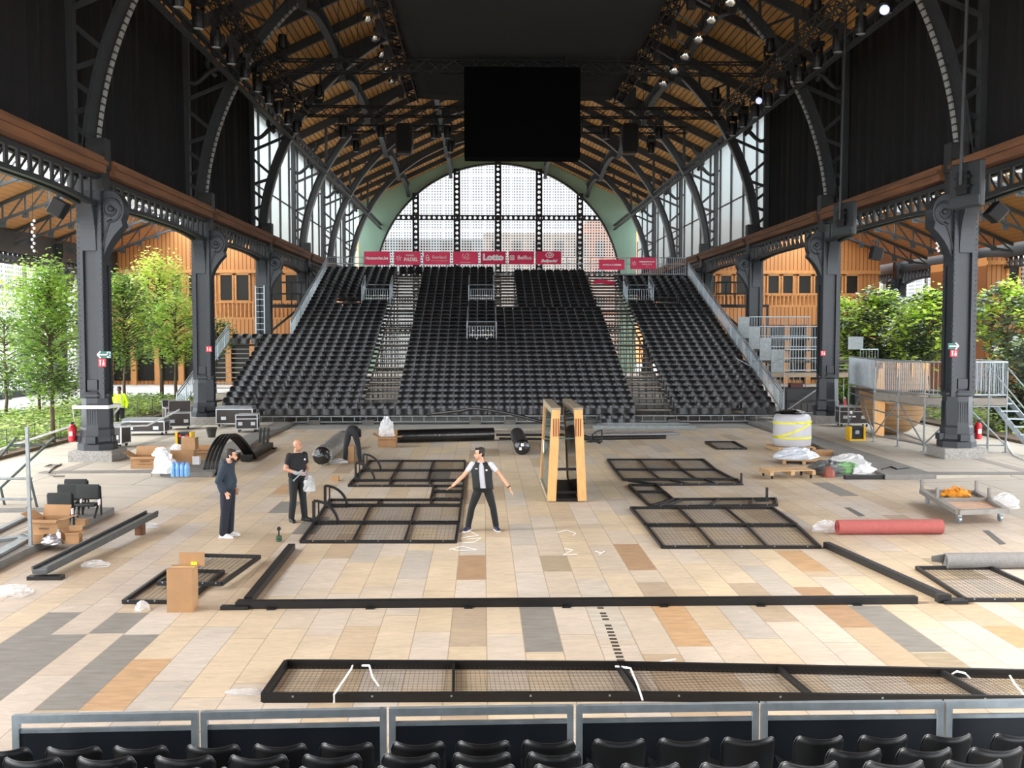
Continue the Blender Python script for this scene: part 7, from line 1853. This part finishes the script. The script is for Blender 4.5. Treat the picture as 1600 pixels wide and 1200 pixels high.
# ================================================================== TREES AND PLANTING
def leafmat(name, a, c, trans=.35, rough=.45):
    m, n, l, b = new_mat(name); b.inputs['Roughness'].default_value = rough
    tc = n.new('ShaderNodeTexCoord'); nz = n.new('ShaderNodeTexNoise'); nz.inputs['Scale'].default_value = 2.3; nz.inputs['Detail'].default_value = 3; l.new(tc.outputs['Object'], nz.inputs[0])
    mr = n.new('ShaderNodeMapRange'); mr.inputs[1].default_value = .35; mr.inputs[2].default_value = .65; l.new(nz.outputs[0], mr.inputs[0])
    mx = n.new('ShaderNodeMix'); mx.data_type = 'RGBA'; mx.inputs[6].default_value = rgb(*a); mx.inputs[7].default_value = rgb(*c); l.new(mr.outputs[0], mx.inputs[0]); l.new(mx.outputs[2], b.inputs['Base Color'])
    t = n.new('ShaderNodeBsdfTranslucent'); l.new(mx.outputs[2], t.inputs[0]); ms = n.new('ShaderNodeMixShader'); ms.inputs[0].default_value = trans
    l.new(b.outputs[0], ms.inputs[1]); l.new(t.outputs[0], ms.inputs[2]); l.new(ms.outputs[0], n['Material Output'].inputs[0])
    return m
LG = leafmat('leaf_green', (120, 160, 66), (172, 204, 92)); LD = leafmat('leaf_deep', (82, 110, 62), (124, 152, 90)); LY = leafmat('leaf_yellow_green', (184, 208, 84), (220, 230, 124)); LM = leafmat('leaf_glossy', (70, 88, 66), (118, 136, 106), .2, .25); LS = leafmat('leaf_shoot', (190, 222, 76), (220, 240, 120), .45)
LH = leafmat('leaf_shrub', (122, 148, 76), (172, 178, 112))
bark = mat('bark', (86, 72, 58), .9, 0, .3, 8, .3, stretch=(4, 4, .6))
def leaves(mb, rd, c, n, R, size, flat=.6, droop=.3, narrow=.42, mi=0):
    """a clump of small pointed leaves round c"""
    for _ in range(n):
        d = Vector((rd.gauss(0, 1), rd.gauss(0, 1), rd.gauss(0, 1) * flat)); d = d.normalized() * R * rd.random() ** .5
        p = Vector(c) + d; a = rd.uniform(0, 2 * PI); t = Vector((math.cos(a), math.sin(a), rd.uniform(-droop - .3, .35))).normalized()
        s = t.cross(Vector((rd.gauss(0, .4), rd.gauss(0, .4), 1))).normalized(); L = size * rd.uniform(.7, 1.25); u = s.cross(t)
        mb.use(mi).add([p, p + t * L * .5 + s * L * narrow + u * L * .08, p + t * L, p + t * L * .5 - s * L * narrow + u * L * .08], [(0, 1, 2, 3)])
def tree(name, label, base, h, c0, rx, rz, n_cl, per, size, mats, seed, trunk=.09, group='trees in the aisles', shape=1.0, tipsel=.0, clump=.42, cone=0.0, lean=(0, 0), stems=1):
    rd = random.Random(seed); base = Vector(base); r = thing(name, label, 'tree', base, group)
    ctr = base + Vector((lean[0], lean[1], c0)); tr = MB(); br = MB(); fo = MB(); fo2 = MB()
    for k in range(stems):
        o = Vector((rd.uniform(-.2, .2), rd.uniform(-.2, .2), 0)) * (stems > 1)
        pts = [base + o + (ctr + Vector((0, 0, rz * .75)) - base - o) * t + Vector((rd.uniform(-.05, .05), rd.uniform(-.05, .05), 0)) for t in (0, .2, .4, .6, .8, 1)]
        tr.tube(pts, [trunk * (1 - .14 * i) for i in range(6)], 8)
    for i in range(n_cl):
        z = rd.uniform(-1, 1); a = rd.uniform(0, 2 * PI); q = (1 - z * z) ** .5 * (1 - cone * (z + 1) / 2); rr = rd.uniform(.55, 1.05)
        p = ctr + Vector((rx * q * math.cos(a) * rr, rx * q * math.sin(a) * rr, rz * z * rd.uniform(.75, 1.05)))
        st = pts[2] + (pts[5] - pts[2]) * max(0, min(1, (p.z - pts[2].z) / max(.1, pts[5].z - pts[2].z) - .15)); mid = lerp(st, p, .5) + Vector((0, 0, .12))
        if i % 2 == 0: br.tube([st, mid, p], [.03, .02, .008], 5, cap=False)
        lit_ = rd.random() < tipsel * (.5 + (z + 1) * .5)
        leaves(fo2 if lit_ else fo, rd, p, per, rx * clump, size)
    obj('trunk', tr, bark, r, smooth=True); obj('branches', br, bark, r); obj('foliage', fo, mats[0], r)
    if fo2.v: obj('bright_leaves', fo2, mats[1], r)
    return r
B = lambda x, y: P(x, y, .2)
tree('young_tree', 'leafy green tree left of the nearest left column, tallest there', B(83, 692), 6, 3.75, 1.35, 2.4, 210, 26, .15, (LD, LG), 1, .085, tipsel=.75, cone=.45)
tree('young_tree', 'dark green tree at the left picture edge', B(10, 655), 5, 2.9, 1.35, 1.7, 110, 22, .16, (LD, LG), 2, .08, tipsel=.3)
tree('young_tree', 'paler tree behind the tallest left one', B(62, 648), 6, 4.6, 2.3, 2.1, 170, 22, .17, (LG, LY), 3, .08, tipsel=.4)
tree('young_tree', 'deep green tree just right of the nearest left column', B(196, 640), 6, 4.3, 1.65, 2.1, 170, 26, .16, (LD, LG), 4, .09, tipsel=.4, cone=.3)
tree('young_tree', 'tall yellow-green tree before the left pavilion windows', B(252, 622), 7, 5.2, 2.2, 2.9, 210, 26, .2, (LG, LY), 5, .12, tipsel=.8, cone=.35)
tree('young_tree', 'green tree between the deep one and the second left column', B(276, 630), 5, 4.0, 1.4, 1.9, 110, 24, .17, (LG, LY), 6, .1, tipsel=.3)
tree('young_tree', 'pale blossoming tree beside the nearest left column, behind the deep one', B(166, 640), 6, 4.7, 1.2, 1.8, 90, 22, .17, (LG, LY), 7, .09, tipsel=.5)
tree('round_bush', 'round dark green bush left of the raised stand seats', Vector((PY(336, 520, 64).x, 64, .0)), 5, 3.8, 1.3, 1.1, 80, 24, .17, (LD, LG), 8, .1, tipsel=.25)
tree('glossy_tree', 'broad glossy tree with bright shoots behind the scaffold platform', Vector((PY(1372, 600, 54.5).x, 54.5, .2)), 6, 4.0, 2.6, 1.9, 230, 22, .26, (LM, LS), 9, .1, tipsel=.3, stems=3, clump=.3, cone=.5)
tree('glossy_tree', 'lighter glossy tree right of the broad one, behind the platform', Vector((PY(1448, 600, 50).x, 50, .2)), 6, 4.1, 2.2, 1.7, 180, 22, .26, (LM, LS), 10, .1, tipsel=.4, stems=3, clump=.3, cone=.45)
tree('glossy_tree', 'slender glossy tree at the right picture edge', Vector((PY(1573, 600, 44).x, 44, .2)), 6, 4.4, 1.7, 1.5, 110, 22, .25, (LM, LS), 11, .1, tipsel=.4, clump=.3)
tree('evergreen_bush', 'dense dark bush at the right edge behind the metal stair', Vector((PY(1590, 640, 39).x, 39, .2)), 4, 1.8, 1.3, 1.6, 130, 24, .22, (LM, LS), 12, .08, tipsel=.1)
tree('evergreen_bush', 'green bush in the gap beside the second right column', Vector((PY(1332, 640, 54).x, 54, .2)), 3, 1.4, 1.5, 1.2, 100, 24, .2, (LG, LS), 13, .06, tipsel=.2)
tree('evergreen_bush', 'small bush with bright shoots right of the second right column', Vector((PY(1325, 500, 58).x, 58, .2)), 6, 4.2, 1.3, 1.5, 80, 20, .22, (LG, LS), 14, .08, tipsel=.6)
# low planting in the beds
def bed(label, x0, x1, y0, y1, n, seed, hmax):
    rd = random.Random(seed); mb = MB()
    for i in range(n):
        x, y = rd.uniform(x0, x1), rd.uniform(y0, y1); h = hmax * rd.uniform(.4, 1) * (.6 + .4 * math.sin(x * 1.3) * math.cos(y * .9))
        leaves(mb, rd, (x, y, .22 + h * .55), 9, .3, .2, .7, .0, .3, rd.choice((0, 0, 1, 2)))
    o = obj('ground_cover', mb, [LH, LG, LD]); return tag(o, label, 'planting', None, 'stuff')
bed('low green ground cover filling the left planting bed', -21.3, -15.1, 31.0, 57.5, 2000, 5, .55)
bed('low green ground cover at the far left, before the pale road', -33, -21.7, 30, 45.5, 1300, 8, .5)
bed('low green ground cover filling the right planting bed', 19.2, 29, 36, 61, 1300, 6, .6)
# wire edging of the left bed
r = thing('bed_fence', 'thin dark wire edging along the left planting bed', 'fence', (-14.7, 36, .12)); mb = MB()
for i in range(12): mb.cyl((-14.75, 30 + 2 * i, .0), (-14.75, 30 + 2 * i, 1.0), .015, 5)
obj('stakes', mb, steel_dk, r); obj('wire', MB().tube([(-14.75, 30, .95), (-14.75, 52, .95)], .008, 5).tube([(-14.75, 30, .55), (-14.75, 52, .55)], .008, 5), steel_dk, r)
p = PY(1478, 512, 62); r = thing('yellow_parasol', 'yellow fringed parasol among the right trees', 'parasol', p); obj('canopy', MB().lathe([(1.0, -.25), (.9, -.05), (.05, .25)], p, 16, cap=False), mat('parasol_yellow', (244, 190, 24), .6), r, solid=.02); obj('pole', MB().cyl((p.x, p.y, 0), p + Vector((0, 0, .25)), .03, 6), galv, r)
mb = MB()
for i in range(32): a = 2 * PI * i / 32; mb.box(p + Vector((math.cos(a), math.sin(a), -.35)), (.1, .1, .2))
obj('fringe', mb, MATS['parasol_yellow'], r)
